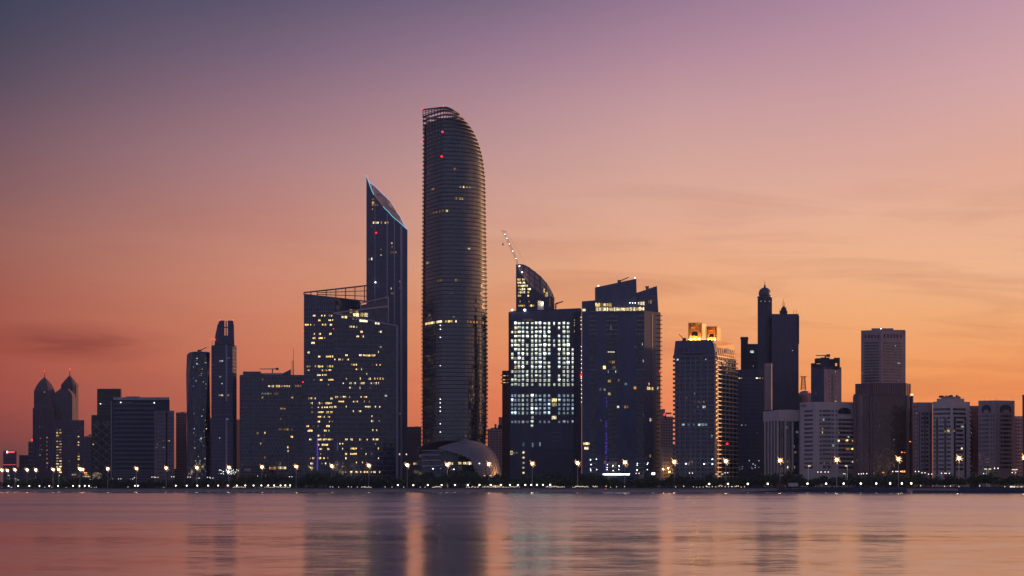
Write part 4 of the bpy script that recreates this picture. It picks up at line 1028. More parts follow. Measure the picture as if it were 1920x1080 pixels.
# luffing tower crane leaning out to the left
def luffing(label, p0, tip, D, mast_to, rope_to=None, lights=(), truss=1.1, mat='steel_pale'):
    a = P(p0[0], D); z0 = ZZ(p0[1], D); t = P(tip[0], D); zt = ZZ(tip[1], D)
    T = Thing('tower_crane', label, 'crane', (a.x, a.y, ZZ(mast_to, D)))
    b = MB(); h = truss / 2; zb = ZZ(mast_to, D)
    for sx_, sy_ in ((-1, -1), (1, -1), (1, 1), (-1, 1)): b.tube((a.x + sx_ * h, a.y + sy_ * h, zb), (a.x + sx_ * h, a.y + sy_ * h, z0), .14, .14, 4)
    k = max(2, int((z0 - zb) / 2.5))
    for i in range(k): 
        za, zc = zb + (z0 - zb) * i / k, zb + (z0 - zb) * (i + 1) / k
        b.tube((a.x - h, a.y - h, za), (a.x + h, a.y - h, zc), .09, .09, 4); b.tube((a.x + h, a.y + h, za), (a.x - h, a.y + h, zc), .09, .09, 4)
    T.part('mast', b, mat)
    s = Vector((a.x, a.y, z0)); e = Vector((t.x, t.y, zt)); d = (e - s); L = d.length; d.normalize(); u = Vector((0, 1, 0)); v = d.cross(u)
    b = MB(); k = max(3, int(L / 3.2)); ch = [(u * h * 1.0 - v * h), (-u * h - v * h), v * h * 1.3]
    wd = lambda f: 1 - .55 * abs(f * 2 - 1) ** 3
    for c in ch:
        for i in range(k): b.tube(s + d * L * i / k + c * wd(i / k), s + d * L * (i + 1) / k + c * wd((i + 1) / k), .17, .17, 4)
    for i in range(k):
        for c1, c2 in ((0, 2), (2, 1), (1, 0)): b.tube(s + d * L * i / k + ch[c1] * wd(i / k), s + d * L * (i + 1) / k + ch[c2] * wd((i + 1) / k), .09, .09, 4)
    T.part('jib', b, mat)
    for f in lights:
        b = MB(); q = s + d * L * f; b.lathe((q.x, q.y - 1.0, q.z), [(.01, -.35), (.38, 0), (.01, .35)], 8); T.part('jib_light', b, 'lamp_white')
    return T, s, e
T, s, e = luffing('tall luffing crane leaning left above the sail shaped tower, with small lights along its jib', (969.5, 489), (946, 438), D + 10, 520, lights=(.08, .35, .62, .82, .97), truss=1.5)
b = MB(); hk = P(941, D + 10); q = Vector((hk.x, hk.y, ZZ(432, D + 10)))
b.tube(e, q, .25, .2, 4); b.tube(e + Vector((1.5, 0, 2.0)), q, .2, .2, 4); b.tube(e, e + Vector((1.5, 0, 2.0)), .2, .2, 4); T.part('jib_head', b, 'steel_pale')
b = MB(); af = P(984, D + 14); g_ = Vector((af.x, af.y, ZZ(488, D))); b.tube(e + Vector((1.5, 0, 2.0)), g_, .10, .10, 4); T.part('stay_rope', b, 'steel_pale')
b = MB(); hp = P(943, D + 10); b.tube((q.x + .6, q.y, q.z), (hp.x, hp.y, ZZ(456, D)), .05, .05, 4); b.box((hp.x, hp.y, ZZ(457, D)), (1.3, 1.3, 1.6)); T.part('hook_block', b, 'steel_dark')

# ------------------------------------------------------------------ brightly lit building under construction
D = LD(1020) + 165
T = Thing('lit_building', 'broad building under construction with a brilliant grid of white lit windows', 'building', (*P(1022, D)[:2], G)); T.d0 = D
A, B = P(953.5, D), P(1090.5, D); z1 = ZZ(583, D)
b = MB(); b.prism([P(953.5, D), P(1090.5, D), back(P(1090.5, D), 34), back(P(953.5, D), 34)], G - .5, [ZZ(585, D), ZZ(579.5, D), ZZ(579.5, D), ZZ(585, D)]); T.part('wall', b, 'stone_navy')
b = MB(); b.prism([P(957, D + 1), P(1089, D + 1), back(P(1089, D + 1), 8), back(P(957, D + 1), 8)], ZZ(586, D), [ZZ(583, D), ZZ(577.5, D), ZZ(577.5, D), ZZ(583, D)]); T.part('roof_hoarding', b, 'stone_dark')
fb = MB(); fb.facade(A, B, ZZ(795, D), ZZ(600, D), 24, 28, .35, .5, .3, .42)
fb.facade(P(964, D - .5), P(1086, D - .5), G + 1, ZZ(842, D), 4, 20, .3, .4, .2, .3); T.part('scaffold_grid', fb, 'slab_dark')
b = MB(); b.wbox(A, B, 0, 1.2, G, ZZ(588, D), -.3, .9); u_ = (B - A).length; b.wbox(A, B, u_ - 4.5, u_ - .2, G, ZZ(584, D), -.3, 1.0); b.wbox(A, B, hit(A, B, 1086)[0] - 5, hit(A, B, 1086)[0] - 3.4, G, ZZ(586, D), -.3, .8); T.part('corner_piers', b, 'stone_dark')
cols = [960.5, 967, 973.6, 981, 989, 998, 1005.8, 1013, 1021.7, 1030, 1039.4, 1048.5, 1057.7, 1065.5, 1074.5]
for r_ in range(15):
    yy = 606.5 + 8.2 * r_
    for j, x in enumerate(cols):
        m = 'room_site'
        p = .97
        if x == 1039.4: p = .12 if r_ not in (4, 5, 14) else .9
        if x == 1074.5: p = 0 if r_ < 6 else .95
        if x == 1048.5: p = .8
        if x == 960.5: p = .35
        if r_ == 3 and 1020 > x > 1000: p = .9
        if rng.random() > p: continue
        wpx = 5.5 if x not in (998, 1039.4) else 4.6
        if x == 967: runs(T, A, B, [(yy, x - 2.8, x + 3.2, 'room_warm' if rng.random() < .4 else 'room_site')], hpx=5.4, w=3, off=.3, skip=0)
        else: runs(T, A, B, [(yy, x - wpx / 2, x + wpx / 2, m if rng.random() < .93 else 'room_blue')], hpx=rng.uniform(4.6, 6.2), w=3, off=.3, skip=0)
for yy, pp in ((742, 1), (750.3, 1), (758.5, 1), (766.5, 1), (774.5, 1), (791, 1)):
    for x in cols:
        if x == 1039.4:
            if yy in (750.3, 758.5): runs(T, A, B, [(yy, 1034.5, 1044.8, 'room_pale')], hpx=7.6, w=4.5, off=.3, skip=0)
            continue
        m = 'room_site' if x in (981, 998) else 'room_blue'
        if rng.random() < .96: runs(T, A, B, [(yy, x - 2.7, x + 2.7, m)], hpx=5.6 if m == 'room_site' else 5.0, w=3, off=.3, skip=0)
runs(T, A, B, [(783, 1034.5, 1044.8, 'room_pale')], hpx=7, w=5, off=.3, skip=0); runs(T, A, B, [(799, 995, 1001, 'room_site'), (783, 996, 1001, 'room_site')], hpx=5, w=3, off=.3, skip=0)
runs(T, A, B, [(600, 976, 1000, 'room_dim'), (849, 957, 972, 'room_site')], hpx=4, w=2, off=.3, skip=.1)
runs(T, A, B, [(849, 956.5, 963, 'room_pale'), (833, 979, 985, 'room_cooldim'), (834, 997, 1001, 'room_cooldim'), (833, 1011, 1014, 'room_cool'), (832, 1076, 1079, 'room_cool')], hpx=8, w=3, off=.3, skip=0)
for yy in (597, 602, 607, 617, 619): runs(T, A, B, [(yy + 3, 1076, 1078, 'room_pale')], hpx=2.4, off=1.2)
for yy in (811, 819, 827): runs(T, A, B, [(yy, 1036, 1053, 'slab_light')], hpx=.7, w=9, off=.5, skip=0)
for yy in (848.5, 858, 868, 877, 886.5): beacon(T, 981.5, yy, D - 1.6, .95, 'room_pale')
for x, y, m, r_ in ((960, 581.5, 'lamp_white', .8), (984, 581.5, 'lamp_white', 1.0)): beacon(T, x, y, D - 1, r_, m)
for yy in (600, 606, 614, 622): beacon(T, 1089.5, yy - 5, D - 1.2, .5, 'lamp_path')
for k in range(14): beacon(T, 1090, 650 + k * 8, D - 1.4, .22, 'lamp_white')
beacon(T, 1090, 703.5, D - 1.6, 1.0); beacon(T, 1090, 709, D - 1.6, .7, 'lamp_path')
T.finish(100)
zr = ZZ(582, D)
T, s, e = luffing('small dark luffing crane on the roof of the brightly lit building', (1002, 546), (1011, 521), D + 12, 583, truss=1.2, mat='steel_dark')
b = MB(); q = P(1013, D + 12); b.tube(e, (q.x, q.y, ZZ(545, D)), .12, .12, 4); b.box((P(1000, D + 12).x, D + 12, ZZ(546, D)), (6, 3, 2.4)); T.part('machine_deck', b, 'steel_dark')
q0 = P(1041.5, D + 16); T = Thing('roof_crane', 'stubby crane with a raised jib right of the sail shaped tower', 'crane', (q0.x, q0.y, zr))
b = MB(); b.tube((q0.x, q0.y, zr), (q0.x, q0.y, ZZ(566, D)), .6, .5, 6); T.part('mast', b, 'steel_dark')
b = MB(); q1 = P(1056, D + 16); b.tube((q0.x, q0.y, ZZ(566, D)), (q1.x, q1.y, ZZ(561.5, D)), .9, .6, 4); q2 = P(1045, D + 16); b.tube((q2.x, q2.y, ZZ(565, D)), (q2.x - 1, q2.y, ZZ(574, D)), .3, .3, 4); T.part('jib', b, 'steel_dark')
p = P(1013, D + 10); T = Thing('site_cabin', 'yellow lit site cabins stacked on the roof below the sail shaped tower', 'cabin', (p.x, p.y, zr - .5))
b = MB(); q0, q1 = P(1008, D + 8), P(1019, D + 8); b.prism([q0, q1, back(q1, 4), back(q0, 4)], zr - .5, ZZ(563, D)); T.part('cabin_wall', b, 'white_paint')
runs(T, q0, q1, [(566, 1008.5, 1013, 'room_warm'), (571, 1009, 1018.5, 'room_warm')], hpx=4, w=2, skip=0); beacon(T, 1017, 568.5, D + 7, 1.0, 'lamp_globe'); T.finish()

# ------------------------------------------------------------------ tower with broken, slanted roofline
D = LD(1165) + 120
T = Thing('slanted_tower', 'wide dark tower with a broken slanting roofline and a brilliant lit band below it', 'tower', (*P(1165, D)[:2], G)); T.d0 = D
pts = [P(1091, D + 6), P(1106, D), P(1208, D - 2), P(1238.5, D + 12)]
b = MB(); b.prism(pts + [back(pts[3], 30), back(pts[0], 30)], G - .5, ZZ(583, D)); T.part('wall', b, 'stone_navy')
def blk(x0, x1, y0, y1, yb, d, dep, nm, mat='stone_navy', x1b=None):
    a_, c_ = P(x0, d), P(x1, d); b = MB(); e_ = P(x1b or x1, d)
    lo = [a_, e_, back(e_, dep), back(a_, dep)]; hi = [a_, c_, back(c_, dep), back(a_, dep)]; zs = [ZZ(y0, d), ZZ(y1, d), ZZ(y1, d), ZZ(y0, d)]
    b.hexa([(p.x, p.y, ZZ(yb, d)) for p in lo] + [(p.x, p.y, z) for p, z in zip(hi, zs)]); return T.part(nm, b, mat)
blk(1091, 1116, 565, 563, 584, D + 5, 22, 'shoulder'); blk(1115.6, 1193, 539, 522.5, 584, D + 1, 24, 'crown', x1b=1195); blk(1193.5, 1231.7, 549, 536, 584, D + 6, 20, 'crown', x1b=1234.5)
q0, q1 = P(1115.6, D + .8), P(1193, D + .8)
for k in range(13): 
    x = 1122 + k * 5.3; y = 539 - (x - 1115.6) * 16.5 / 77.4 + 3.5
    if k not in (6, 7): runs(T, q0, q1, [(y, x, x + 3.4, 'stone_pink')], hpx=2.6, w=4, skip=0, off=.12, name='louvre_opening')
q2, q3 = P(1193.5, D + 5.8), P(1231.7, D + 5.8)
for k in range(5): runs(T, q2, q3, [(549 - k * 2.4 + 2, 1197 + k * 6, 1200.5 + k * 6, 'stone_pink')], hpx=2.6, w=4, skip=0, off=.12, name='louvre_opening')
A, B = P(1106, D - .02), P(1208, D - 2.02)
runs(T, A, B, [(580, 1115, 1197, 'room_pale'), (579, 1197, 1208, 'room_pale')], hpx=6.2, w=.9, gap=.1, skip=.04, off=.5)
runs(T, q0, q1, [(571.5, 1116, 1147, 'room_warm')], hpx=6.4, w=2.0, skip=.05, off=.3)
runs(T, q2, q3, [(569, 1196, 1209, 'room_pale'), (566, 1215, 1223, 'room_dim')], hpx=6.4, w=2.0, skip=0, off=.4); runs(T, T.part and P(1091, D + 5), P(1106, D + 5), [(581.5, 1091.5, 1098, 'room_pale')], hpx=4.5, w=2, skip=0, off=1.6)
for x in (1181, 1186, 1191): beacon(T, x, 568, D - .6, .35, 'lamp_white')
b = MB(); b.wbox(A, B, hit(A, B, 1107)[0], (B - A).length, ZZ(584.6, D), ZZ(583.6, D), -.1, 1.2); T.part('ledge', b, 'slab_light')
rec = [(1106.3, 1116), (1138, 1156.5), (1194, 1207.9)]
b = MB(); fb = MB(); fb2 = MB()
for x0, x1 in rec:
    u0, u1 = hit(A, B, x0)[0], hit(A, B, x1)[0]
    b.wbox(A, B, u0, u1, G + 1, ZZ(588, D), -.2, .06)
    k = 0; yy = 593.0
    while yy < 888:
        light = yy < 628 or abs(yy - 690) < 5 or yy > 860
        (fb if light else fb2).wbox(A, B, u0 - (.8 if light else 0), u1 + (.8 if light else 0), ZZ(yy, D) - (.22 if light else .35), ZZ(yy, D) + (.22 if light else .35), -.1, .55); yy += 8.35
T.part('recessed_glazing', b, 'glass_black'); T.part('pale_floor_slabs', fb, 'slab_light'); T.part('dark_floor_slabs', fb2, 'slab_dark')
fb = MB(); C_, E_ = P(1208, D - 2), P(1238.5, D + 12); nf = 37
for i in range(nf): 
    yy = 590 + i * 8.2
    if yy < 893: fb.wbox(C_, E_, (E_ - C_).length * .80, (E_ - C_).length + .9, ZZ(yy, D), ZZ(yy, D) + .6, -.5, 1.1)
T.part('balconies', fb, 'stone_dark')
b = MB(); b.wbox(C_, E_, (E_ - C_).length * .45, (E_ - C_).length * .5, G, ZZ(588, D), -.1, .3); b.wbox(A, B, hit(A, B, 1134)[0], hit(A, B, 1136)[0], G, ZZ(588, D), -.1, .25); b.wbox(A, B, hit(A, B, 1158)[0], hit(A, B, 1160)[0], G, ZZ(588, D), -.1, .25); T.part('vertical_ribs', b, 'slab_dark')
runs(T, A, B, [(660, 1139.5, 1155, 'room_pale')], hpx=1.4, w=2.6, skip=0, off=.7)
runs(T, A, B, [(614.5, 1144.5, 1146.5, 'room_cool'), (679, 1141, 1153, 'room_dim'), (689, 1130.5, 1136.5, 'room_warm'), (689, 1148, 1155, 'room_dim'), (697, 1139.5, 1141, 'room_cool'), (697, 1153.5, 1155, 'room_cool'), (714, 1139.5, 1146, 'room_pale'), (713, 1158, 1162.5, 'room_warm'), (645, 1203.5, 1205, 'room_cool'), (651, 1190, 1191.5, 'room_dim'), (677, 1205, 1207.5, 'room_pale'), (720, 1216, 1219, 'room_warm'), (730, 1123, 1128.5, 'room_cooldim'), (730.5, 1131.5, 1136, 'room_warm'), (738.5, 1139.5, 1146.5, 'room_pale'), (727.5, 1188, 1194.5, 'room_amber'), (763, 1156.5, 1162, 'room_warm'), (763, 1170.5, 1178.5, 'room_amber'), (788.5, 1125.5, 1128.5, 'room_dim'), (778.5, 1204.5, 1209, 'room_cooldim'), (720, 1171, 1178, 'room_cooldim')], hpx=5, w=2, skip=0, off=.7)
runs(T, C_, E_, [(728, 1213, 1225, 'room_warm'), (787, 1218, 1223, 'room_warm'), (728, 1232, 1234.5, 'room_warm'), (855, 1218, 1220, 'room_dim')], hpx=5.5, w=1.8, skip=0, off=.3)
runs(T, P(1091, D + 6), P(1106, D), [(832, 1094, 1106, 'room_warm'), (840.5, 1096, 1104, 'room_pale')], hpx=4.5, w=1.4, skip=.1, off=.3)
runs(T, A, B, [(866.5, 1132.5, 1137.5, 'room_amber'), (874, 1173, 1178, 'room_amber')], hpx=6, w=2, skip=0, off=.3)
b = MB(); u_ = hit(A, B, 1136.8)[0]
for k in range(46):
    yy = 745 + k * 3.1
    if rng.random() < (.45 if yy < 790 else .75): b.wbox(A, B, u_ - .5 + rng.uniform(-.6, .6), u_ + rng.uniform(.1, .7), ZZ(yy, D), ZZ(yy, D) + rng.uniform(.5, 1.1), 0, .6)
T.part('light_strip', b, 'led_purple')
for x0, x1, ys in ((1107.5, 1118, (862, 872, 881)), (1139, 1160, (872, 876, 881)), (1195, 1214, (869, 872, 881))):
    for yy in ys:
        for x in (x0, x1, (x0 + x1) / 2 if x0 == 1139 else x0):
            if rng.random() < .85: beacon(T, x + rng.uniform(-1, 1), yy + rng.uniform(-1.5, 1.5), D - 3.5, .3, 'lamp_white')
for x, y in ((1122, 536), (1190.5, 521)): beacon(T, x, y, D + 2, .45, 'lamp_white')
beacon(T, 1237, 696.5, D + 10, .55)
T.finish()
roof_crane('slanting crane on the higher slanted roof', 1161, 533, (1178.5, 520.5), (1161, 527), D + 12)
roof_crane('short crane tilted left on the lower slanted roof', 1213, 543, (1209, 537), (1213.5, 538.5), D + 16, r=.3)

bgblock('mauve stepped block with a red lit jib in the gap right of the slanted tower', [(1238, 1262, 783), (1238, 1247, 767)], 330, 'stone_mauve', fp=5, bays=5)
p = P(1250, LD(1250) + 320); T = Thing('roof_crane', 'stub of a crane with a red light above the mauve stepped block', 'crane', (p.x, p.y, ZZ(783, p.y)))
b = MB(); q = P(1253.5, p.y); b.box((q.x, q.y, ZZ(776.5, p.y)), (5.2, 1.6, 1.4)); b.tube((p.x - 1, p.y, ZZ(785, p.y)), (p.x - 1, p.y, ZZ(776, p.y)), .7, .7, 5); T.part('jib', b, 'stone_dark'); beacon(T, 1245.6, 777.5, p.y - 1, .8)
T = tower('apartment_block', 'small beige apartment block lit yellow from below in the gap beside the gridded tower', [(1238, 2), (1240, 0), (1257, 0), (1268, -4)], 842, off=34, mat='stone_beige', fmat='stone_beige', fp=7.4, bays=(None, 4, 3), windows=(.6, .4), bh=1.2, bo=.7, mw=.9, mo=.3, dep=14)
roofbox(T, 1250, 1268, 836, 'stone_beige', 'upper_storey')
for x, y in ((1243.5, 880), (1253, 878), (1255, 885)):
    b = MB(); p = P(x, T.d0 - 4.5); b.lathe((p.x, p.y, ZZ(y, T.d0)), [(.01, -.4), (.4, 0), (.01, .4)], 8); T.part('floodlight', b, 'lamp_flood')
T.finish()

# ------------------------------------------------------------------ gridded tower with the glowing roof boxes
D = LD(1300) + 45
T = Thing('gridded_tower', 'square tower with a gridded front and banded right side carrying two golden lit boxes', 'tower', (*P(1320, D)[:2], G)); T.d0 = D
a0, a1, a2 = P(1265.5, D), P(1341, D - 8), P(1380, D + 26)
b = MB(); b.prism([a0, a1, a2, back(a0, 34)], G - .5, [ZZ(672, D), ZZ(672, D), ZZ(676, D + 20), ZZ(672, D)]); T.part('wall', b, 'glass_black')
b = MB()
c0, c1, c2, c3 = P(1266.3, D + 2), P(1335.5, D - 4), P(1375.5, D + 26), back(P(1266.3, D + 2), 30)
lo = [P(1262.5, D + .5), P(1341.5, D - 8.4), P(1380.5, D + 26), back(P(1262.5, D), 34)]
b.hexa([(p.x, p.y, z) for p, z in zip(lo, (ZZ(672, D), ZZ(672, D - 8), ZZ(677, D + 26), ZZ(672, D + 30)))] + [(p.x, p.y, z) for p, z in zip((c0, c1, c2, c3), (ZZ(638.8, D), ZZ(637.5, D), ZZ(645.5, D + 26), ZZ(640, D + 26)))])
T.part('crown_wall', b, 'stone_slate')
def face_pt(u, v, off=.25):      # right face of the battered crown: u along, v up
    bl, br, tl, tr = lo[1], lo[2], c1, c2
    p = bl.lerp(br, u).lerp(tl.lerp(tr, u), v); z = (ZZ(672, D - 8) * (1 - u) + ZZ(677, D + 26) * u) * (1 - v) + (ZZ(637.5, D) * (1 - u) + ZZ(645.5, D + 26) * u) * v
    d = (br - bl).normalized(); n = Vector((d.y, -d.x, 0)); p = p + n * off; return (p.x, p.y, z)
def face_box(b, u0, u1, v0, v1, off=.3): b.hexa([face_pt(u0, v0, -.2), face_pt(u1, v0, -.2), face_pt(u1, v1, -.2), face_pt(u0, v1, -.2), face_pt(u0, v0, off), face_pt(u1, v0, off), face_pt(u1, v1, off), face_pt(u0, v1, off)])
b = MB(); face_box(b, 0, .97, .62, 1, .5)
for u in (.10, .2, .3, .4, .5, .60, .70, .80, .90): face_box(b, u, u + .05, 0, .62, .42)
face_box(b, .0, .97, .10, .17, .48); face_box(b, .42, .97, .26, .33, .46); T.part('crown_cladding', b, 'gold_lit_wall')
b = MB(); face_box(b, .0, .12, .35, .80, .6); face_box(b, .52, .72, .36, .66, .6); T.part('crown_opening', b, 'glass_black')
b = MB()
for k in range(5): 
    q0, q1 = P(1281 + k * 10.2, D - .9 - k * .9), P(1281.9 + k * 10.2, D - 1 - k * .9); b.wbox(q0, q1, 0, .5, ZZ(667, D), ZZ(652, D), -.9, .3)
q0, q1 = P(1280.5, D - 1.5), P(1323, D - 6); b.wbox(q0, q1, 0, (q1 - q0).length, ZZ(662.3, D), ZZ(660.8, D), -1.2, .6); T.part('crown_grille', b, 'slab_grey')
A, B, C_ = a0, a1, a2
fb = MB(); nf = int((ZZ(670, D) - G) / (8.3 * D / F)); ztop = ZZ(669, D)
fhh = 8.3 * D / F
zb9 = ztop - nf * fhh
L = (B - A).length
for i in range(nf + 1):
    z = ztop - i * fhh
    fb.wbox(A, B, 0, L, z - .42, z + .42, -.1, .55)
for x in (1265.8, 1275, 1284.8, 1294.8, 1304.5, 1314.5, 1327, 1340):
    u = min(max(hit(A, B, x)[0], .5), L - .5); fb.wbox(A, B, u - .45, u + .45, G, ztop, -.12, .62)
for x in (1279.5, 1289.5, 1299.5, 1320.5, 1333): u = hit(A, B, x)[0]; fb.wbox(A, B, u - .1, u + .1, G, ztop, -.12, .2)
T.part('front_grid', fb, 'slab_grey')
fb = MB(); L2 = (C_ - B).length
for i in range(nf + 1):
    z = ztop - i * fhh; fb.wbox(B, C_, .3, L2 + 1.0, z - .42, z + .30, -.1, 1.5)
for f_ in (.12, .3, .48, .66, .84): fb.wbox(B, C_, f_ * L2 - .2, f_ * L2 + .2, G, ztop, -.12, .5)
T.part('side_balconies', fb, 'steel_pale')
fb = MB()
for i in range(nf + 1):
    z = ztop - i * fhh; fb.wbox(A, B, -1.5, .1, z - .5, z + .9, -3, .4)
T.part('end_balconies', fb, 'stone_dark')
runs(T, A, B, [(675, 1269, 1273.5, 'room_cool'), (675, 1322, 1324.5, 'room_cool'), (714, 1301, 1305, 'room_cooldim'), (722, 1301, 1304.5, 'room_cooldim'), (737.5, 1301, 1304.5, 'room_cooldim'), (754.5, 1300.5, 1304, 'room_cooldim'), (753, 1308, 1315, 'room_amber'), (753.5, 1318, 1322, 'room_warm'), (763, 1307, 1311, 'room_cooldim'), (763, 1317, 1325, 'room_cool'), (796, 1278.5, 1285, 'room_cool'), (796.5, 1288, 1295, 'room_cooldim'), (796, 1299, 1303, 'room_cooldim'), (796, 1308.5, 1327.5, 'room_cool'), (771, 1301.5, 1305, 'room_cooldim'), (804, 1303, 1305, 'room_cooldim'), (818, 1333.5, 1337, 'room_cool'), (836.5, 1332, 1334, 'room_cooldim'), (746.5, 1286, 1288.5, 'room_dim')], hpx=4.6, w=2.2, skip=.1, off=.15)
runs(T, B, C_, [(686, 1357, 1361, 'room_warm'), (694, 1371, 1373.5, 'room_dim'), (680, 1354, 1360, 'room_warm')], hpx=3, w=2, skip=0, off=.3)
for i in range(18): runs(T, B, C_, [(679.5 + 8.3 * i, 1342, 1345.5, 'gold_lit_wall'), ], hpx=3.6, w=3, skip=0, off=.25)  # strips that give no light; the gold glow is put into their colour
for x, y in ((1286, 869.5), (1320, 870), (1335.5, 870), (1335.5, 861)): beacon(T, x, y, D - 10, .45, 'lamp_white')
beacon(T, 1363.5, 832, D + 4, .7)
T.finish()
def roof_lantern(label, x0, x1, xe, yt, yb, d, xs2):
    """a hollow box open to the front and lit gold from inside"""
    a_, c_, e_ = P(x0, d), P(x1, d), P(xe, d + 7)
    TT = Thing('roof_lantern', label, 'roof structure', (a_.x, a_.y, ZZ(yb + 1, d)), 'golden lit boxes on the gridded tower')
    w_ = c_ - a_; dpv = Vector((a_.x, a_.y, 0)).normalized() * 9
    b = MB(); z0, z1 = ZZ(yb + 2, d), ZZ(yt, d)
    ia, ic = a_ + w_ * .16 + dpv * .55, a_ + w_ * .84 + dpv * .55
    zi = z1 - (z1 - z0) * .24
    # side walls, soffit and back wall of the recess
    b.hexa([(a_.x, a_.y, z0), (a_.x + .5, a_.y, z0), (ia.x + .5, ia.y, z0), (ia.x, ia.y, z0), (a_.x, a_.y, z1), (a_.x + .5, a_.y, z1), (ia.x + .5, ia.y, zi), (ia.x, ia.y, zi)])
    b.hexa([(c_.x - .5, c_.y, z0), (c_.x, c_.y, z0), (ic.x, ic.y, z0), (ic.x - .5, ic.y, z0), (c_.x - .5, c_.y, z1), (c_.x, c_.y, z1), (ic.x, ic.y, zi), (ic.x - .5, ic.y, zi)])
    b.hexa([(a_.x, a_.y, z1 - .3), (c_.x, c_.y, z1 - .3), (ic.x, ic.y, zi - .3), (ia.x, ia.y, zi - .3), (a_.x, a_.y, z1), (c_.x, c_.y, z1), (ic.x, ic.y, zi), (ia.x, ia.y, zi)])
    b.wbox(ia, ic, 0, (ic - ia).length, z0, zi, -.5, 0); TT.part('recess', b, 'gold_lit_wall')
    b = MB(); b.wbox(c_, e_, .05, (e_ - c_).length, z0, z1 - .6, -.4, .0); b.wbox(c_, e_, 1.2, 2.6, z0 + 4, z0 + 9, -.2, .12); TT.part('side_wall', b, 'gold_lit_wall')
    b = MB(); m0, m1 = a_ + w_ * .2 + dpv * .25, a_ + w_ * .74 + dpv * .25
    b.hexa([(m0.x, m0.y, z0 + (z1 - z0) * .30), (m1.x, m1.y, z0 + (z1 - z0) * .30), (m1.x - .4, m1.y + 1, z0 + (z1 - z0) * .30), (m0.x + .4, m0.y + 1, z0 + (z1 - z0) * .30), (m0.x + .8, m0.y, z0 + (z1 - z0) * .52), (m1.x - .8, m1.y, z0 + (z1 - z0) * .52), (m1.x - 1, m1.y + 1, z0 + (z1 - z0) * .52), (m0.x + 1, m0.y + 1, z0 + (z1 - z0) * .52)])
    TT.part('louvre_panel', b, 'glass_black')
    for f_ in (.22, .5, .78):
        b = MB(); p = a_ + w_ * f_ + dpv * .33; b.box((p.x, p.y, z0 + 1.3), (1.0, .6, .45)); TT.part('floodlight', b, 'lamp_flood')
    return TT
roof_lantern('larger golden lit open box on the roof of the gridded tower', 1290.5, 1316, 1324, 605, 637, D + 6, 0)
roof_lantern('smaller golden lit open box, the right and rear one on the gridded tower', 1325, 1344, 1351, 612, 638, D + 16, 0)
roof_crane('thin bent crane at the left edge of the gridded tower roof', 1284, 638, (1273, 627), (1283, 636), D + 6, r=.3)

# ------------------------------------------------------------------ dark group around the domed tower
T = tower('dark_block', 'flat fronted near black block at the foot of the domed tower', [(1380, 0), (1433, 0)], 695.5, off=110, mat='stone_navy', fmat='stone_dark', bays=(10,), bh=.3, bo=.12, mw=.15, mo=.16, dep=30)
A, B = T.pts; runs(T, A, B, [(709, 1384, 1393, 'room_pale'), (709, 1417, 1422, 'room_pale'), (709, 1424, 1426, 'room_warm'), (709, 1429, 1431.5, 'room_pale')], hpx=2.0, w=2, skip=.1)
for x, y in ((1386, 876), (1392, 875), (1387, 880), (1391.5, 879), (1405, 864), (1412, 870), (1409, 876), (1416, 872.5), (1416, 877), (1423, 864), (1410.5, 878.5), (1423, 876)): runs(T, A, B, [(y, x - 1.2, x + 1.2, 'room_cool')], hpx=1.5, off=.3)
for x, y in ((1391, 797), (1398, 797), (1420, 811)): runs(T, A, B, [(y, x - 1, x + 1, 'room_cool')], hpx=2, off=.3)
T.finish()
T = tower('slender_block', 'slender dark block with roof clutter just left of the domed tower', [(1389, 0), (1402.5, 0)], 634, off=190, mat='stone_dark', bays=(None,), dep=14); roofbox(T, 1388, 1403.5, 633, 'stone_dark', 'roof_ledge', bot=635); antenna(T, 1391, 634, 631.5, r=.4); antenna(T, 1400.5, 634, 630.5, r=.2); T.finish()
T = tower('dark_block', 'dark block with one lit window wedged between the slender block and the domed tower', [(1402, 0), (1424, 0)], 647, off=215, mat='stone_navy', bays=(4,), fmat='stone_dark', dep=20)
runs(T, *T.pts, [(659.5, 1406.5, 1414, 'room_cool'), (687, 1411.5, 1413.5, 'room_cool')], hpx=5.5, w=2.6, skip=0); T.finish()
D = LD(1434) + 175; c = P(1434, D + 6)
T = Thing('domed_tower', 'tall round dark tower topped by a ball dome with a finial', 'tower', (c.x, c.y, G)); rr = 12.8 * D / F
b = MB(); b.lathe((c.x, c.y, 0), [(rr, G - .5), (rr, ZZ(555, D))], 32); T.part('shaft', b, 'stone_slate')
b = MB()
for i in range(32):
    t_ = 2 * math.pi * i / 32; b.tube((c.x + (rr + .1) * math.cos(t_), c.y + (rr + .1) * math.sin(t_), G), (c.x + (rr + .1) * math.cos(t_), c.y + (rr + .1) * math.sin(t_), ZZ(556, D)), .22, .22, 4)
b.lathe((c.x, c.y, ZZ(556.5, D)), [(rr + .6, 0), (rr + .6, .8)], 32); T.part('wall_ribs', b, 'slab_dark')
b = MB(); rd = 11.6 * D / F; zc = ZZ(548.8, D); b.lathe((c.x, c.y, zc), [(rd * math.cos(a), rd * math.sin(a)) for a in [R(-35 + 12.5 * i) for i in range(10)]] + [(.05, rd)], 28); T.part('dome', b, 'roof_panel', smooth=True)
b = MB(); b.lathe((c.x, c.y, zc + rd), [(1.0, -.2), (.7, .6), (.9, 1.2), (.25, 2.2), (.12, 5.2)], 8); T.part('finial', b, 'steel_dark')
for x in (1426.5, 1434.5, 1443): beacon(T, x, 565, D - 8.6, .22, 'lamp_path')
T = tower('slab_tower', 'tall dark slab tower with roof aerials joined to the right of the domed tower', [(1447, 0), (1497.5, 0)], 591, off=170, mat='stone_slate', bays=(None,), dep=26)
D = T.d0; A, B = T.pts
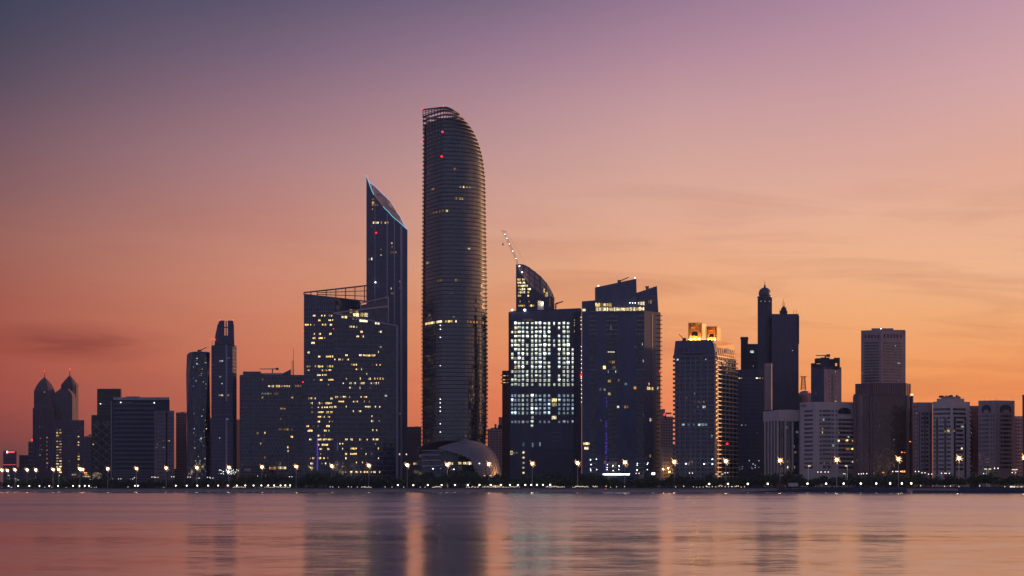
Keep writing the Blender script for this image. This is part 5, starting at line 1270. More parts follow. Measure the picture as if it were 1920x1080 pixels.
b = MB(); b.prism([P(1495, D - .3), P(1498.5, D - .3), back(P(1498.5, D), 20), back(P(1495, D), 20)], ZZ(641, D), ZZ(592, D)); b.wbox(P(1496, D - .2), P(1497.7, D - .2), 0, .6, ZZ(645, D), ZZ(640, D), -3, 0); T.part('side_bay', b, 'stone_dark')
fb = MB()
for k in range(17): u = (k + .5) / 17 * (B - A).length; fb.wbox(A, B, u - .15, u + .15, G, ZZ(592, D), -.1, .15)
T.part('wall_ribs', fb, 'slab_dark')
roofbox(T, 1462.5, 1475.5, 583.5, 'stone_dark'); roofbox(T, 1461.5, 1476.5, 583, 'stone_dark', 'roof_ledge', bot=584)
for x, y in ((1464.5, 578), (1467.5, 565), (1469.3, 560), (1471.2, 567), (1474, 575), (1462.5, 580)): antenna(T, x, 584, y, r=.16, mat='bark')
b = MB(); q = P(1469.5, D + 6); b.lathe((q.x, q.y, ZZ(583, D)), [(2.2, 0), (2.4, 1.5), (1.4, 3.5), (.3, 4.5)], 8); T.part('aerial_cluster', b, 'bark')
for x0, x1 in ((1487.5, 1488.5), (1492, 1493.8)): 
    b = MB(); q0, q1 = P(x0, D + 4), P(x1, D + 4); b.tube((q0.x, q0.y, T.z1), (q1.x, q1.y, ZZ(580, D)), .2, .15, 4); T.part('aerial', b, 'bark')
runs(T, A, B, [(657, 1481.5, 1490.5, 'room_cooldim'), (657, 1485, 1487, 'room_pale')], hpx=1.6, w=1, skip=.3); T.finish()
T = tower('stair_tower', 'tall narrow pale strip of a stair tower in front of the domed tower', [(1433, 0), (1435.5, -1), (1446, -1), (1448, 1)], 684, off=100, mat='stone_mauve', bays=(None, None, None), dep=10)
fb = MB(); fb.facade(T.pts[1], T.pts[2], G + 2, T.z1 - .8, 60, 4, .3, .12, .2, .2); T.part('screen_blocks', fb, 'stone_beige'); T.finish()

# colonnaded block
T = tower('colonnade_block', 'dark glazed block with tall pale columns under a deep white roof fascia', [(1433, 12), (1462, 0), (1522.5, 6)], 771.5, off=45, mat='glass_black', bays=(None, None), dep=26)
D = T.d0; b = MB()
f0, f1, f2 = P(1431, D + 12), P(1461.5, D - 2), P(1523.5, D + 4)
b.prism([f0, f1, f2, back(f2, 28), back(f0, 24)], ZZ(789.5, D), [ZZ(770.5, D), ZZ(768.8, D), ZZ(768.5, D), ZZ(768.5, D), ZZ(770.5, D)]); T.part('roof_fascia', b, 'stone_pale')
fb = MB()
for j in range(22): 
    A_, B_ = (f0, f1) if j < 8 else (f1, f2); L_ = (B_ - A_).length; f_ = (j / 8) if j < 8 else ((j - 8) / 14); fb.wbox(A_, B_, f_ * L_, f_ * L_ + .2, ZZ(789, D), ZZ(769.6, D), -.1, .12)
T.part('fascia_joints', fb, 'stone_mauve')
for A_, B_, xs_ in ((T.pts[0], T.pts[1], (1436.5, 1442.5, 1448.3, 1454, 1459.6)), (T.pts[1], T.pts[2], (1471.5, 1485, 1499, 1513))):
    for x in xs_:
        u = hit(A_, B_, x)[0]; b = MB(); b.wbox(A_, B_, u - .5, u + .5, G, ZZ(789, D), -.1, 1.4); T.part('column', b, 'stone_pale')
fb = MB()
for A_, B_ in ((T.pts[0], T.pts[1]), (T.pts[1], T.pts[2])): fb.facade(A_, B_, G + 3, ZZ(792, D), 13, 18, .2, .1, .1, .12)
T.part('glazing_bars', fb, 'slab_dark')
b = MB(); b.wbox(P(1462, D - 3), P(1522, D + 3), 0, (P(1522, D) - P(1462, D)).length, ZZ(893, D), ZZ(889.5, D), -1, .4); T.part('entrance_canopy', b, 'stone_pale')
runs(T, T.pts[1], T.pts[2], [(801.5, 1473.5, 1476.5, 'room_cooldim'), (810, 1492.5, 1497.5, 'room_cooldim'), (848, 1489, 1494, 'room_dim'), (847.5, 1503, 1509.5, 'room_cooldim'), (865.5, 1475, 1478, 'room_dim'), (837, 1488, 1490, 'room_cooldim'), (877, 1502.5, 1504, 'room_cooldim'), (876, 1476, 1477, 'room_pale'), (876, 1489, 1490.5, 'room_pale')], hpx=4.5, w=2, skip=0, off=.2); T.finish()
# white apartment block with arches
T = tower('white_apartment_block', 'pale apartment block with rows of dark windows, small arches below and a curved balcony bay', [(1500, 10), (1528, 0), (1570.5, 0), (1601, 4)], 757.5, off=50, mat='stone_pale', fmat='stone_pale', fp=8.15, bays=(None, None, None), dep=30)
D = T.d0; A0, A1, A2, A3 = T.pts
roofbox(T, 1528, 1571, 754.5, 'stone_pale', 'upper_storey', ex=.3); roofbox(T, 1502, 1528, 758.5, 'stone_pink', 'upper_storey', ex=6, bot=762)
fb = MB()
for k in range(14):
    yy = 770.5 + k * 8.15; h_ = 3.6
    T.win(A0, A1, 4, ZZ(yy, D) - h_ * D / F / 2, 7.5, h_ * D / F, 'window_glass', .2, 'window')
    for x0, x1, w_ in ((1536.5, 1540.5, 0), (1542, 1550.5, 0), (1550.9, 1558.5, 0), (1559.5, 1563.5, 0), (1567, 1570, 0)):
        if k < 13: T.win(A1, A2, hit(A1, A2, x0)[0], ZZ(yy, D) - h_ * D / F / 2, hit(A1, A2, x1)[0] - hit(A1, A2, x0)[0], h_ * D / F, 'window_glass', .2, 'window')
    if k > 1: 
        for j in range(4): x0 = 1572 + j * 7.2; T.win(A2, A3, hit(A2, A3, x0)[0], ZZ(yy + .5, D) - 4.4 * D / F / 2, hit(A2, A3, min(x0 + 6.6, 1600))[0] - hit(A2, A3, x0)[0], 4.4 * D / F, 'window_glass', .2, 'window')
    fb.wbox(A1, A2, hit(A1, A2, 1540)[0], hit(A1, A2, 1560)[0], ZZ(yy + 4.4, D), ZZ(yy + 2.2, D), 0, .9)
    if k > 1: fb.wbox(A2, A3, hit(A2, A3, 1571.5)[0], hit(A2, A3, 1599)[0], ZZ(yy + 5, D), ZZ(yy + 2.6, D), 0, 1.3)
T.part('balcony_fronts', fb, 'stone_pale')
b = MB(); 
def archw(b, A_, B_, x0, x1, yb, ys, yt, o0=.0, o1=.25, n_=10):
    u0, u1 = hit(A_, B_, x0)[0], hit(A_, B_, x1)[0]; d = (B_ - A_).normalized(); nn_ = Vector((d.y, -d.x, 0)); pr_ = [(u0, ZZ(yb, D)), (u1, ZZ(yb, D))]
    for i in range(n_ + 1): a = math.pi * i / n_; pr_.append(((u0 + u1) / 2 + (u1 - u0) / 2 * math.cos(a), ZZ(ys, D) + (ZZ(yt, D) - ZZ(ys, D)) * math.sin(a)))
    m = len(pr_); v = []
    for oo in (o1, o0): v += [tuple((A_ + d * u + nn_ * oo)[:2]) + (z,) for u, z in pr_]
    b.add(v, [tuple(range(m)), tuple(range(2 * m - 1, m - 1, -1))] + [(i, m + i, m + (i + 1) % m, (i + 1) % m) for i in range(m)])
archw(b, A2, A3, 1571.5, 1595, 776, 771, 764); T.part('arched_opening', b, 'glass_black')
for x0, x1 in ((1543, 1549.5), (1551.5, 1558)): b = MB(); archw(b, A1, A2, x0, x1, 880, 876, 873); T.part('arched_window', b, 'glass_black')
runs(T, A1, A2, [(786, 1538.5, 1541, 'room_dim'), (786.5, 1542.5, 1546, 'room_cool'), (804, 1541, 1543.5, 'room_warm'), (811, 1541, 1543, 'room_pale'), (835.5, 1560, 1564, 'room_cool'), (868.5, 1544, 1546, 'room_dim')], hpx=3.6, skip=0, off=.4)
runs(T, A2, A3, [(811, 1571, 1573, 'room_dim'), (826.5, 1571, 1573, 'room_pale'), (825.5, 1585.5, 1589, 'room_pale'), (819.5, 1588.5, 1591, 'room_cool'), (842, 1586, 1592, 'room_amber'), (841.5, 1596, 1598.5, 'room_pale'), (826.5, 1597, 1599.5, 'room_amber'), (857.5, 1596, 1599, 'room_dim'), (865.5, 1597, 1602, 'room_warm')], hpx=3.2, skip=0, off=1.5)
T.finish(98)
# dome with lattice pylon behind
D = LD(1510) + 230; c = P(1509, D + 10)
T = Thing('domed_hall', 'pinkish domed roof glimpsed between the slab tower and the small notched tower', 'building', (c.x, c.y, G))
b = MB(); b.lathe((c.x, c.y, 0), [(14 * D / F, G - .5), (14 * D / F, ZZ(744, D))] + [(14 * D / F * math.cos(R(a)), ZZ(744, D) + 13 * D / F * math.sin(R(a))) for a in (15, 30, 45, 60, 75, 88)], 20); T.part('dome', b, 'stone_mauve', smooth=False)
b = MB(); b.lathe((P(1502, D - 12).x, D - 12, 0), [(6.0, G), (6.0, ZZ(744, D)), (4.5, ZZ(741, D)), (1, ZZ(739.5, D))], 12); T.part('roof_tank', b, 'stone_pink'); beacon(T, 1516, 736, D - 1, .4)
D = LD(1510) + 240; c = P(1506.3, D)
T = Thing('lattice_pylon', 'reddish lattice pylon with a flat platform on top standing above the domed roof', 'pylon', (c.x, c.y, ZZ(731, D)))
b = MB(); z0, z1 = ZZ(731, D), ZZ(707, D); w0, w1 = 1.9, 1.2
cor = ((-1, -1), (1, -1), (1, 1), (-1, 1))
for x, y in cor: b.tube((c.x + x * w0, c.y + y * w0, z0), (c.x + x * w1, c.y + y * w1, z1), .2, .2, 4)
for i in range(5):
    fa, fb_ = i / 5, (i + 1) / 5; za, zb_ = z0 + (z1 - z0) * fa, z0 + (z1 - z0) * fb_; wa, wb = w0 + (w1 - w0) * fa, w0 + (w1 - w0) * fb_
    for (x, y), (x2, y2) in zip(cor, cor[1:] + cor[:1]): b.tube((c.x + x * wa, c.y + y * wa, za), (c.x + x2 * wb, c.y + y2 * wb, zb_), .11, .11, 4); b.tube((c.x + x2 * wa, c.y + y2 * wa, za), (c.x + x * wb, c.y + y * wb, zb_), .11, .11, 4); b.tube((c.x + x * wb, c.y + y * wb, zb_), (c.x + x2 * wb, c.y + y2 * wb, zb_), .11, .11, 4)
T.part('lattice_frame', b, 'red_paint'); b = MB(); b.box((c.x, c.y, z1), (5.0, 3, .5)); T.part('platform', b, 'red_paint')
# notched tower
T = tower('notched_tower', 'small grey tower with a notched roof, slot openings and a crane on top', [(1520.5, 6), (1545, 0), (1577.5, 5)], 691, off=150, mat='stone_navy', bays=(None, None), dep=24)
D = T.d0; A, B, C_ = T.pts
b = MB(); b.wbox(B, C_, 0, (C_ - B).length, G, ZZ(692, D), -1, .2); T.part('front_wall', b, 'stone_mauve')
b = MB()
def cut(x0, x1, y0, y1, d, dep=16):
    q0, q1 = P(x0, d), P(x1, d); b.prism([q0, q1, back(q1, dep), back(q0, dep)], ZZ(y1, D), ZZ(y0, D))
cut(1520.5, 1531, 680, 691, D + 6); cut(1527.5, 1530.5, 672, 684, D + 2); cut(1530.4, 1538.5, 671.2, 678.5, D + 2); cut(1530.4, 1538.5, 682, 691, D + 2); cut(1538.4, 1555.5, 670, 691, D + 1); cut(1555.4, 1563.5, 672.5, 691, D + 3); cut(1563.4, 1574.8, 670.5, 678, D + 1); cut(1563.4, 1566, 678, 686, D + 1); cut(1569.5, 1574.8, 678, 690, D + 1); cut(1563.4, 1570, 686, 691, D + 1)
T.part('notched_crown', b, 'stone_dark')
b = MB(); u0, u1 = hit(B, C_, 1559)[0], hit(B, C_, 1562)[0]; b.wbox(B, C_, u0, u1, G, ZZ(700, D), 0, .35); T.part('recessed_strip', b, 'glass_black')
for k in range(7):
    for x in (1554.5, 1566): runs(T, B, C_, [(698 + 8 * k, x - 1.2, x + 1.2, 'window_glass')], hpx=3, off=.32, name='window')
runs(T, B, C_, [(697, 1565, 1567.5, 'room_amber'), (745, 1565, 1567.5, 'room_dim'), (752.5, 1565, 1568.5, 'room_warm')], hpx=2.4, off=.5, skip=0); runs(T, A, B, [(738, 1529, 1531, 'room_dim')], hpx=2.6); T.finish()
roof_crane('flat crane with a thick counterweight on the notched tower', 1547.5, 671, (1530, 667), (1553, 666.3), D + 8)

# ------------------------------------------------------------------ mauve banded tower above the brown glass one
T = tower('mauve_tower', 'tall pale mauve tower with horizontal bands, rising behind the brown glass block', [(1614.5, 6), (1652, 0), (1698, 8)], 622, off=260, mat='stone_mauve', bays=(None, None), dep=34)
D = T.d0; A, B, C_ = T.pts; roofbox(T, 1634, 1675, 615.5, 'stone_mauve', dep=14, ex=8); roofbox(T, 1652, 1697, 618.5, 'stone_mauve', 'upper_storey', dep=12, ex=6)
fb = MB()
for k in range(14):
    yy = 642 + k * 5.5
    fb.wbox(A, B, hit(A, B, 1621)[0], hit(A, B, 1648)[0], ZZ(yy, D) - .7, ZZ(yy, D) + .4, 0, .15); fb.wbox(B, C_, hit(B, C_, 1656)[0], hit(B, C_, 1690)[0], ZZ(yy, D) - .7, ZZ(yy, D) + .4, 0, .15)
T.part('window_bands', fb, 'window_glass')
for k in range(5): runs(T, A, B, [(631, 1621 + k * 6, 1625.5 + k * 6, 'stone_brown')], hpx=7, w=4, skip=0, off=.15, name='slot_opening')
for k in range(6): runs(T, B, C_, [(630, 1657 + k * 6, 1661 + k * 6, 'stone_brown')], hpx=7.5, w=4, skip=0, off=.15, name='slot_opening')
runs(T, B, C_, [(648.5, 1678, 1680, 'room_cool'), (681, 1682.5, 1688.5, 'room_cool'), (714, 1684, 1686, 'room_cool')], hpx=2, skip=0, off=.3); runs(T, A, B, [(700, 1616, 1618, 'room_warm'), (693, 1632.5, 1634, 'room_amber')], hpx=2, off=.3); beacon(T, 1651.5, 616.5, D - 1, .35, 'lamp_white'); T.finish()
T = tower('brown_block', 'massive brown glass block with pale vertical piers and a fluted top band', [(1600.5, 10), (1606, 4), (1617, 0), (1634, 0), (1636, -3), (1699, -3), (1701, 0), (1712, 6)], 742, off=70, mat='glass_brown', bays=(None,) * 7, dep=40)
D = T.d0; ps = T.pts
b = MB(); q = [P(1603.5, D + 4), P(1634, D - 1), P(1636, D - 4), P(1699, D - 4), P(1701, D - 1), P(1708, D + 4)]
b.prism(q + [back(q[-1], 36), back(q[0], 36)], ZZ(741, D), ZZ(719, D)); T.part('top_band', b, 'stone_brown')
fb = MB()
for k in range(26): x = 1605 + k * 4; i_ = 0 if x < 1634 else (2 if x < 1699 else 4); A_, B_ = q[i_], q[i_ + 1]; u = hit(A_, B_, x)[0]; fb.wbox(A_, B_, u, u + .6, ZZ(740, D), ZZ(721, D), 0, .35)
T.part('fluting', fb, 'stone_pink')
for (i_, x0, x1, d_) in ((0, 1600.8, 1605, 1), (2, 1611, 1617, .9), (2, 1631, 1636, 1.2), (5, 1699.5, 1704.5, 1.2), (6, 1709, 1712, .8)):
    dd = D + {0: 6, 2: -.5, 5: -3.5, 6: 4}[i_]
    b = MB(); q0, q1 = P(x0, dd), P(x1, dd); b.wbox(q0, q1, 0, (q1 - q0).length, G, ZZ(741.5, D), -3, d_); T.part('pier', b, 'stone_pink')
fb = MB(); A_, B_ = ps[4], ps[5]; fb.facade(A_, B_, G + 1, ZZ(743, D), 44, 30, .14, .08, .12, .09); fb.facade(ps[2], ps[3], G + 1, ZZ(743, D), 44, 8, .14, .08, .12, .09); T.part('glazing_bars', fb, 'stone_brown')
runs(T, A_, B_, [(848, 1689.5, 1693, 'lamp_orange'), (848.5, 1694, 1698, 'room_amber')], hpx=1.8, skip=0, off=.2); runs(T, A_, B_, [(768, 1646, 1648, 'room_dim'), (824, 1675, 1677, 'room_cool'), (798, 1648, 1649, 'room_dim')], hpx=1.8, off=.2); runs(T, A_, B_, [(884, 1690, 1697.5, 'lamp_orange'), (886, 1653.5, 1659, 'room_amber')], hpx=3, w=1.2, off=.2, skip=.1); runs(T, ps[6], ps[7], [(828, 1705, 1708, 'lamp_orange')], hpx=1.2, off=.2); T.finish()

# ------------------------------------------------------------------ right hand apartment blocks
T = tower('apartment_block', 'grey apartment block with two dark window stripes, right of the brown block', [(1712.5, 3), (1722, 0), (1748.5, 0)], 757.5, off=60, mat='stone_mauve', fmat='stone_mauve', fp=8.0, bays=(2, None), windows=(.5, .45), bh=1.0, bo=.3, mw=.6, mo=.3)
D = T.d0; A, B = T.pts[1:]
for k in range(14):
    for x0, x1 in ((1726.5, 1732.5), (1735.3, 1741.5)): runs(T, A, B, [(776 + 8 * k, x0, x1, 'window_glass')], hpx=4.8, w=3, off=.3, name='window', skip=0)
b = MB()
for x in (1723.6, 1733.9, 1744.5): u = hit(A, B, x)[0]; b.wbox(A, B, u - .3, u + .3, G, ZZ(772, D), 0, .25)
T.part('dark_stripes', b, 'glass_black'); antenna(T, 1723.5, 757, 751, r=.12); runs(T, T.pts[0], A, [(774.5, 1718, 1721, 'room_dim')], hpx=2.4, off=.5); runs(T, A, B, [(826.5, 1743.5, 1745.5, 'room_dim')], hpx=1.6, off=.5); T.finish(90)
T = tower('stepped_block', 'pale stepped apartment block with a cluttered roof and four amber windows', [(1749, 3), (1783, -2), (1786, -2), (1818.5, 4)], 756, off=50, mat='stone_pale', fmat='stone_pale', fp=8.0, bays=(None, None, None), dep=30)
D = T.d0; A0, A1, A2, A3 = T.pts
roofbox(T, 1756.5, 1808, 747.5, 'stone_pale', 'upper_storey', ex=4); roofbox(T, 1764, 1801, 743.6, 'stone_mauve', 'plant_room', ex=8)
rc = MB()
for k in range(14): x = 1763 + k * 2.8; q = P(x, D + 9); rc.box((q.x, q.y, ZZ(744, D) + rng.uniform(-1, .2)), (rng.uniform(.5, 1.6), 1.2, rng.uniform(.8, 1.8)))
T.part('roof_clutter', rc, 'stone_dark')
for k in range(15):
    yy = 767.5 + 8.0 * k
    if k < 2: cells = [(0, 1750, 1781.5), (1, 1787, 1810.5)]
    else: cells = [(0, 1750.5, 1754), (0, 1755.5, 1760), (0, 1760.7, 1769.5), (0, 1775.5, 1783), (1, 1792.5, 1806)]
    if k == 2 or k == 3: cells = [(0, 1750.5, 1753.5), (0, 1755.5, 1759.5), (0, 1762.5, 1765.5), (0, 1767.5, 1773), (0, 1775, 1781.5)] + ([(1, 1792.5, 1806)] if k == 3 else [])
    for f_, x0, x1 in cells: A_, B_ = (A0, A1) if f_ == 0 else (A2, A3); T.win(A_, B_, hit(A_, B_, x0)[0], ZZ(yy, D) - 2 * D / F, hit(A_, B_, x1)[0] - hit(A_, B_, x0)[0], 4 * D / F, 'window_glass', .25, 'window')
b = MB()
for A_, B_, x in ((A0, A1, 1757), (A0, A1, 1772.5), (A2, A3, 1790), (A2, A3, 1810)): u = hit(A_, B_, x)[0]; b.wbox(A_, B_, u - .7, u + .7, G + 8, ZZ(786 if x < 1790 else 784, D), 0, .2)
b.wbox(A2, A3, hit(A2, A3, 1788.4)[0], hit(A2, A3, 1811.5)[0], ZZ(784.5, D), ZZ(781.5, D), 0, .2); T.part('recessed_strips', b, 'glass_black')
b = MB(); L_ = (A3 - A2).length
for k in range(16): b.wbox(A2, A3, L_ - 2.5, L_ + .6, ZZ(771 + 8 * k, D), ZZ(767.4 + 8 * k, D), -1.5, .4)
T.part('balconies', b, 'stone_pale')
runs(T, A0, A1, [(809, 1770.5, 1774.5, 'room_amber'), (808, 1775.5, 1782.5, 'room_warm')], hpx=3.6, w=3, skip=0, off=.5); runs(T, A2, A3, [(808, 1787, 1791, 'room_warm'), (800, 1801, 1806, 'room_cool'), (809.5, 1803.5, 1806, 'room_cooldim'), (841, 1801.5, 1805, 'room_pale'), (792, 1808.5, 1810.5, 'room_cooldim')], hpx=3, w=2.6, skip=0, off=.5); T.finish(98)
T = tower('apartment_block', 'dim brownish block set back between the stepped block and the arched block', [(1818, 0), (1835, 0)], 763.5, off=110, mat='stone_pink', fmat='stone_pink', fp=8, bays=(4,), windows=(.5, .3), bh=.8, bo=.3, mw=.8, mo=.3)
b = MB(); b.wbox(T.pts[0], T.pts[1], 0, 1.8, G, ZZ(788, T.d0), 0, .4); T.part('recessed_strip', b, 'glass_black'); runs(T, *T.pts, [(804, 1819.5, 1821.5, 'room_cooldim'), (812, 1820, 1822, 'room_cool'), (874.5, 1821, 1823.5, 'room_cooldim')], hpx=1.8, off=.6); T.finish(60)
T = tower('arched_block', 'warm grey apartment block with two wide arched recesses under its roofline', [(1834.5, 3), (1866, -1), (1872, -1), (1902.5, 4)], 754, off=70, mat='stone_mauve', fmat='stone_mauve', fp=8, bays=(None, None, None), dep=28)
D = T.d0; A0, A1, A2, A3 = T.pts
for k in range(13):
    yy = 780 + 8.0 * k
    for f_, x0, x1 in ((0, 1836.5, 1839), (0, 1841.5, 1844.5), (0, 1846, 1854), (0, 1857.5, 1860), (0, 1862, 1864.5), (1, 1876, 1879), (1, 1880.5, 1891.5), (1, 1893, 1896)): A_, B_ = (A0, A1) if f_ == 0 else (A2, A3); T.win(A_, B_, hit(A_, B_, x0)[0], ZZ(yy, D) - 2 * D / F, hit(A_, B_, x1)[0] - hit(A_, B_, x0)[0], 4 * D / F, 'window_glass', .25, 'window')
for A_, B_, x0, x1 in ((A0, A1, 1840.5, 1858), (A2, A3, 1875, 1896)):
    b = MB(); archw(b, A_, B_, x0, x1, 773.5, 765, 758.5, n_=4); T.part('arched_recess', b, 'stone_dark')
    b = MB(); archw(b, A_, B_, x0 + 4, x1 - 4, 773.5, 772, 768, .2, .5); T.part('arched_hood', b, 'stone_mauve')
b = MB(); b.wbox(A1, A2, .3, (A2 - A1).length - .3, G, ZZ(757, D), -.1, .2); T.part('centre_rib', b, 'stone_beige')
for x, y in ((1845.5, 744), (1866, 746), (1868, 744.5), (1872, 748), (1899, 745)): antenna(T, x, 754, y, r=.12)
T.finish(98)
T = tower('apartment_block', 'small pale block with arched top floor at the far right below the arched block', [(1902.5, 2), (1917.5, 0)], 783, off=110, mat='stone_pale', fmat='stone_pale', fp=6.6, bays=(3,), windows=(.6, .5), bh=1.4, bo=.6, mw=.7, mo=.3); roofbox(T, 1906, 1914, 781, 'stone_dark'); T.finish(60)
T = tower('edge_block', 'dark building cut off by the right edge of the photograph', [(1917, 0), (1934, 0)], 743, off=60, mat='stone_brown', bays=(4,), fp=8); T.finish()

# ------------------------------------------------------------------ low buildings and lit things behind the trees
T = tower('restaurant', 'low restaurant with glowing amber windows among the trees at the left', [(134, 0), (171, 0)], 884, off=30, mat='stone_dark', bays=(8,), fp=5, dep=10)
runs(T, *T.pts, [(890, 134.5, 143, 'room_warm'), (890, 145, 150, 'room_warm'), (893.5, 145, 149, 'room_warm')], hpx=2.2, w=1.2, skip=.1)
runs(T, *T.pts, [(886, 157.5, 164, 'lamp_orange'), (890, 158, 169, 'room_pale'), (893.5, 156, 170, 'room_warm')], hpx=2.6, w=1.3, skip=.08); T.finish()
T = tower('low_block', 'long low dark block behind the trees under the banded and grid blocks', [(212, 0), (345, 0)], 881, off=35, mat='stone_dark', bays=(30,), fp=5, dep=12); T.finish()
T = tower('low_block', 'low podium block under the wide floor banded block', [(452, 0), (505, 0)], 877, off=40, mat='stone_dark', bays=(10,), fp=5, dep=12); b = MB(); b.wbox(*T.pts, 3, 9, ZZ(884, T.d0), ZZ(879, T.d0), 0, .2); T.part('panel', b, 'stone_mauve'); T.finish()
T = tower('low_block', 'low dim block at the far left between the red sign block and the twin towers', [(28, 0), (66, 0)], 878, off=200, mat='stone_far', bays=(8,), fp=5, dep=12); T.finish()
D = LD(1155) + 32; A, B = P(1130, D), P(1181, D)
T = Thing('entrance_canopy', 'long flat canopy edged with a brilliant white strip light below the slanted tower', 'canopy', (*P(1155, D)[:2], G))
b = MB(); L = (B - A).length; b.wbox(A, B, 0, L, ZZ(889.8, D) + .55, ZZ(889.8, D) + .95, -6, .1); T.part('roof', b, 'stone_dark')
b = MB(); b.wbox(A, B, .2, L - .2, ZZ(890.6, D), ZZ(888.6, D) + .1, 0, .2); T.part('strip_light', b, 'lamp_path')
T.o.children[-1].data.materials[0] = M['room_pale'] if False else M['lamp_white']
for u in (.5, L * .33, L * .66, L - .5): b = MB(); b.wbox(A, B, u - .15, u + .15, G, ZZ(889.8, D) + .5, -3, -2.7); T.part('post', b, 'stone_dark')
D = LD(1225) + 26; p = P(1225, D)
T = Thing('floodlight_mast', 'short mast with a dazzling white floodlight at the foot of the slanted tower', 'light', (p.x, p.y, G))
b = MB(); b.tube((p.x, p.y, G), (p.x, p.y, ZZ(889, D)), .12, .1); T.part('pole', b, 'steel_dark')
b = MB(); b.box((p.x, p.y - .3, ZZ(890, D)), (2.2, .4, 1.6)); T.part('floodlight', b, 'lamp_white')
D = LD(1480) - 12; A, B = P(1479, D), P(1496.5, D)
T = Thing('box_trailer', 'pale box trailer parked by the sea wall right of the dark hut', 'trailer', (*P(1488, D)[:2], G))
b = MB(); b.wbox(A, B, 0, (B - A).length, ZZ(912, D), ZZ(905.5, D), -2.4, 0); T.part('box', b, 'stone_pale')
b = MB(); b.wbox(A, B, .2, (B - A).length - .2, ZZ(912.6, D), ZZ(912, D) - .02, -2.2, -.2); T.part('chassis', b, 'steel_dark')
for u in (.9, 2.0, (B - A).length - 1): b = MB(); q = A + (B - A).normalized() * u; b.tube((q.x, q.y + .1, G + .5), (q.x, q.y + .4, G + .5), .5, .5, 12); T.part('wheel', b, 'rubber')
A, B = P(1458, D), P(1470, D)
T = Thing('beach_hut', 'dark boarded hut standing on the beach edge left of the pale box trailer', 'hut', (*P(1464, D)[:2], G))
b = MB(); b.wbox(A, B, 0, (B - A).length, G, ZZ(907, D), -4, 0); T.part('wall', b, 'stone_brown')
b = MB(); L = (B - A).length; b.wbox(A, B, -.4, L + .4, ZZ(907, D), ZZ(906.3, D), -4.4, .4); T.part('roof', b, 'stone_dark'); b = MB(); b.wbox(A, B, L * .6, L * .6 + .9, G, G + 2.1, 0, .05); T.part('door', b, 'bark')
for x0, x1, mt, lb in ((377, 394, 'red_paint', 'long low dark red kiosk on the promenade, the leftmost'), (416, 424, 'red_paint', 'short dark red kiosk left of the crowned tower lamp'), (477, 489, 'stone_pale', 'low pale kiosk on the promenade below the broad block'), (988, 1001, 'red_paint', 'dark red kiosk on the promenade below the brightly lit building')):
    D = LD(x0) - 6; A, B = P(x0, D), P(x1, D); L = (B - A).length
    T = Thing('kiosk', lb, 'kiosk', (*A.lerp(B, .5)[:2], G), 'kiosks along the promenade')
    b = MB(); b.wbox(A, B, 0, L, G, G + 2.4, -2.5, 0); T.part('wall', b, mt); b = MB(); b.wbox(A, B, -.3, L + .3, G + 2.4, G + 2.65, -2.8, .8); T.part('roof', b, 'stone_dark'); b = MB(); b.wbox(A, B, L * .2, L * .7, G + 1.1, G + 2.0, 0, .05); T.part('hatch', b, 'glass_black')

# the low jetty that closes the beach at the right
b = MB(); js = [(1400, 0, 919.3, 919.8), (1440, 0, 916.5, 920), (1500, 0, 913, 921), (1560, 0, 911.5, 921)]
A = [P(x, LD(x) - 30 + 0) for x in (1395, 1430, 1470, 1500, 1560, 1700)]
hs = [.5, 1.1, 1.9, 2.7, 3.0, 2.9]
v = []
for p, h in zip(A, hs):
    q = back(p, 7); v += [(p.x, p.y, -.5), (p.x, p.y, h), (q.x, q.y, h), (q.x, q.y, -.5)]
f = []
for i in range(len(A) - 1):
    for k in range(3): f.append((4 * i + k, 4 * i + k + 1, 4 * i + k + 5, 4 * i + k + 4))
f += [(0, 1, 2, 3), (20, 23, 22, 21)]; b.add(v, f); tag(mkobj('breakwater', b.mesh('breakwater'), 'stone_dark'), 'low dark breakwater closing the beach below the brown block', 'breakwater')
# quay with rail at the far right
A = P(1712, LD(1712) - 31); B = P(1960, LD(1960) - 34); L = (B - A).length
T = Thing('quay', 'long dark quay with handrails along the water at the right edge', 'quay', (*A.lerp(B, .5)[:2], 0))
b = MB(); b.wbox(A, B, 0, L, -.5, 1.5, -8, 0); T.part('deck', b, 'stone_dark')
b = MB()
for i in range(int(L / 2.5)): b.wbox(A, B, i * 2.5, i * 2.5 + .1, 1.5, 2.6, -.5, -.4)
for z in (2.0, 2.6): b.wbox(A, B, 0, L, z, z + .07, -.49, -.41)
T.part('handrail', b, 'slab_grey')
b = MB(); b.wbox(A, B, 30, 75, 1.5, 3.4, -7, -3); T.part('pavilion', b, 'stone_dark')
q0, q1 = P(1890, LD(1890) - 20), P(1920, LD(1920) - 20)
T = Thing('moored_ferry', 'low moored boat with bright cabin windows at the far right quay', 'boat', (*q0.lerp(q1, .5)[:2], 1.0)); L = (q1 - q0).length
b = MB(); b.wbox(q0, q1, 0, L, G - .2, G + .9, -3, 0); T.part('hull', b, 'stone_dark'); b = MB(); b.wbox(q0, q1, 1, L, G + .9, G + 2.6, -2.6, -.4); T.part('cabin', b, 'white_paint')
for u0, u1 in ((1.2, 4.4), (5.4, 9.4)): T.win(q0, q1, u0, G + 1.2, u1 - u0, 1.0, 'room_pale', -.3)
b = MB(); b.wbox(q0, q1, .7, L, G + 2.6, G + 2.8, -2.9, -.1); T.part('roof', b, 'stone_dark')
for u0, u1 in ((1.2, 4.4), (5.4, 9.4)):
    b = MB(); b.wbox(q0, q1, u0, u1, G + 1.2, G + 2.1, -.45, -.33); T.part('cabin_window', b, 'room_pale')

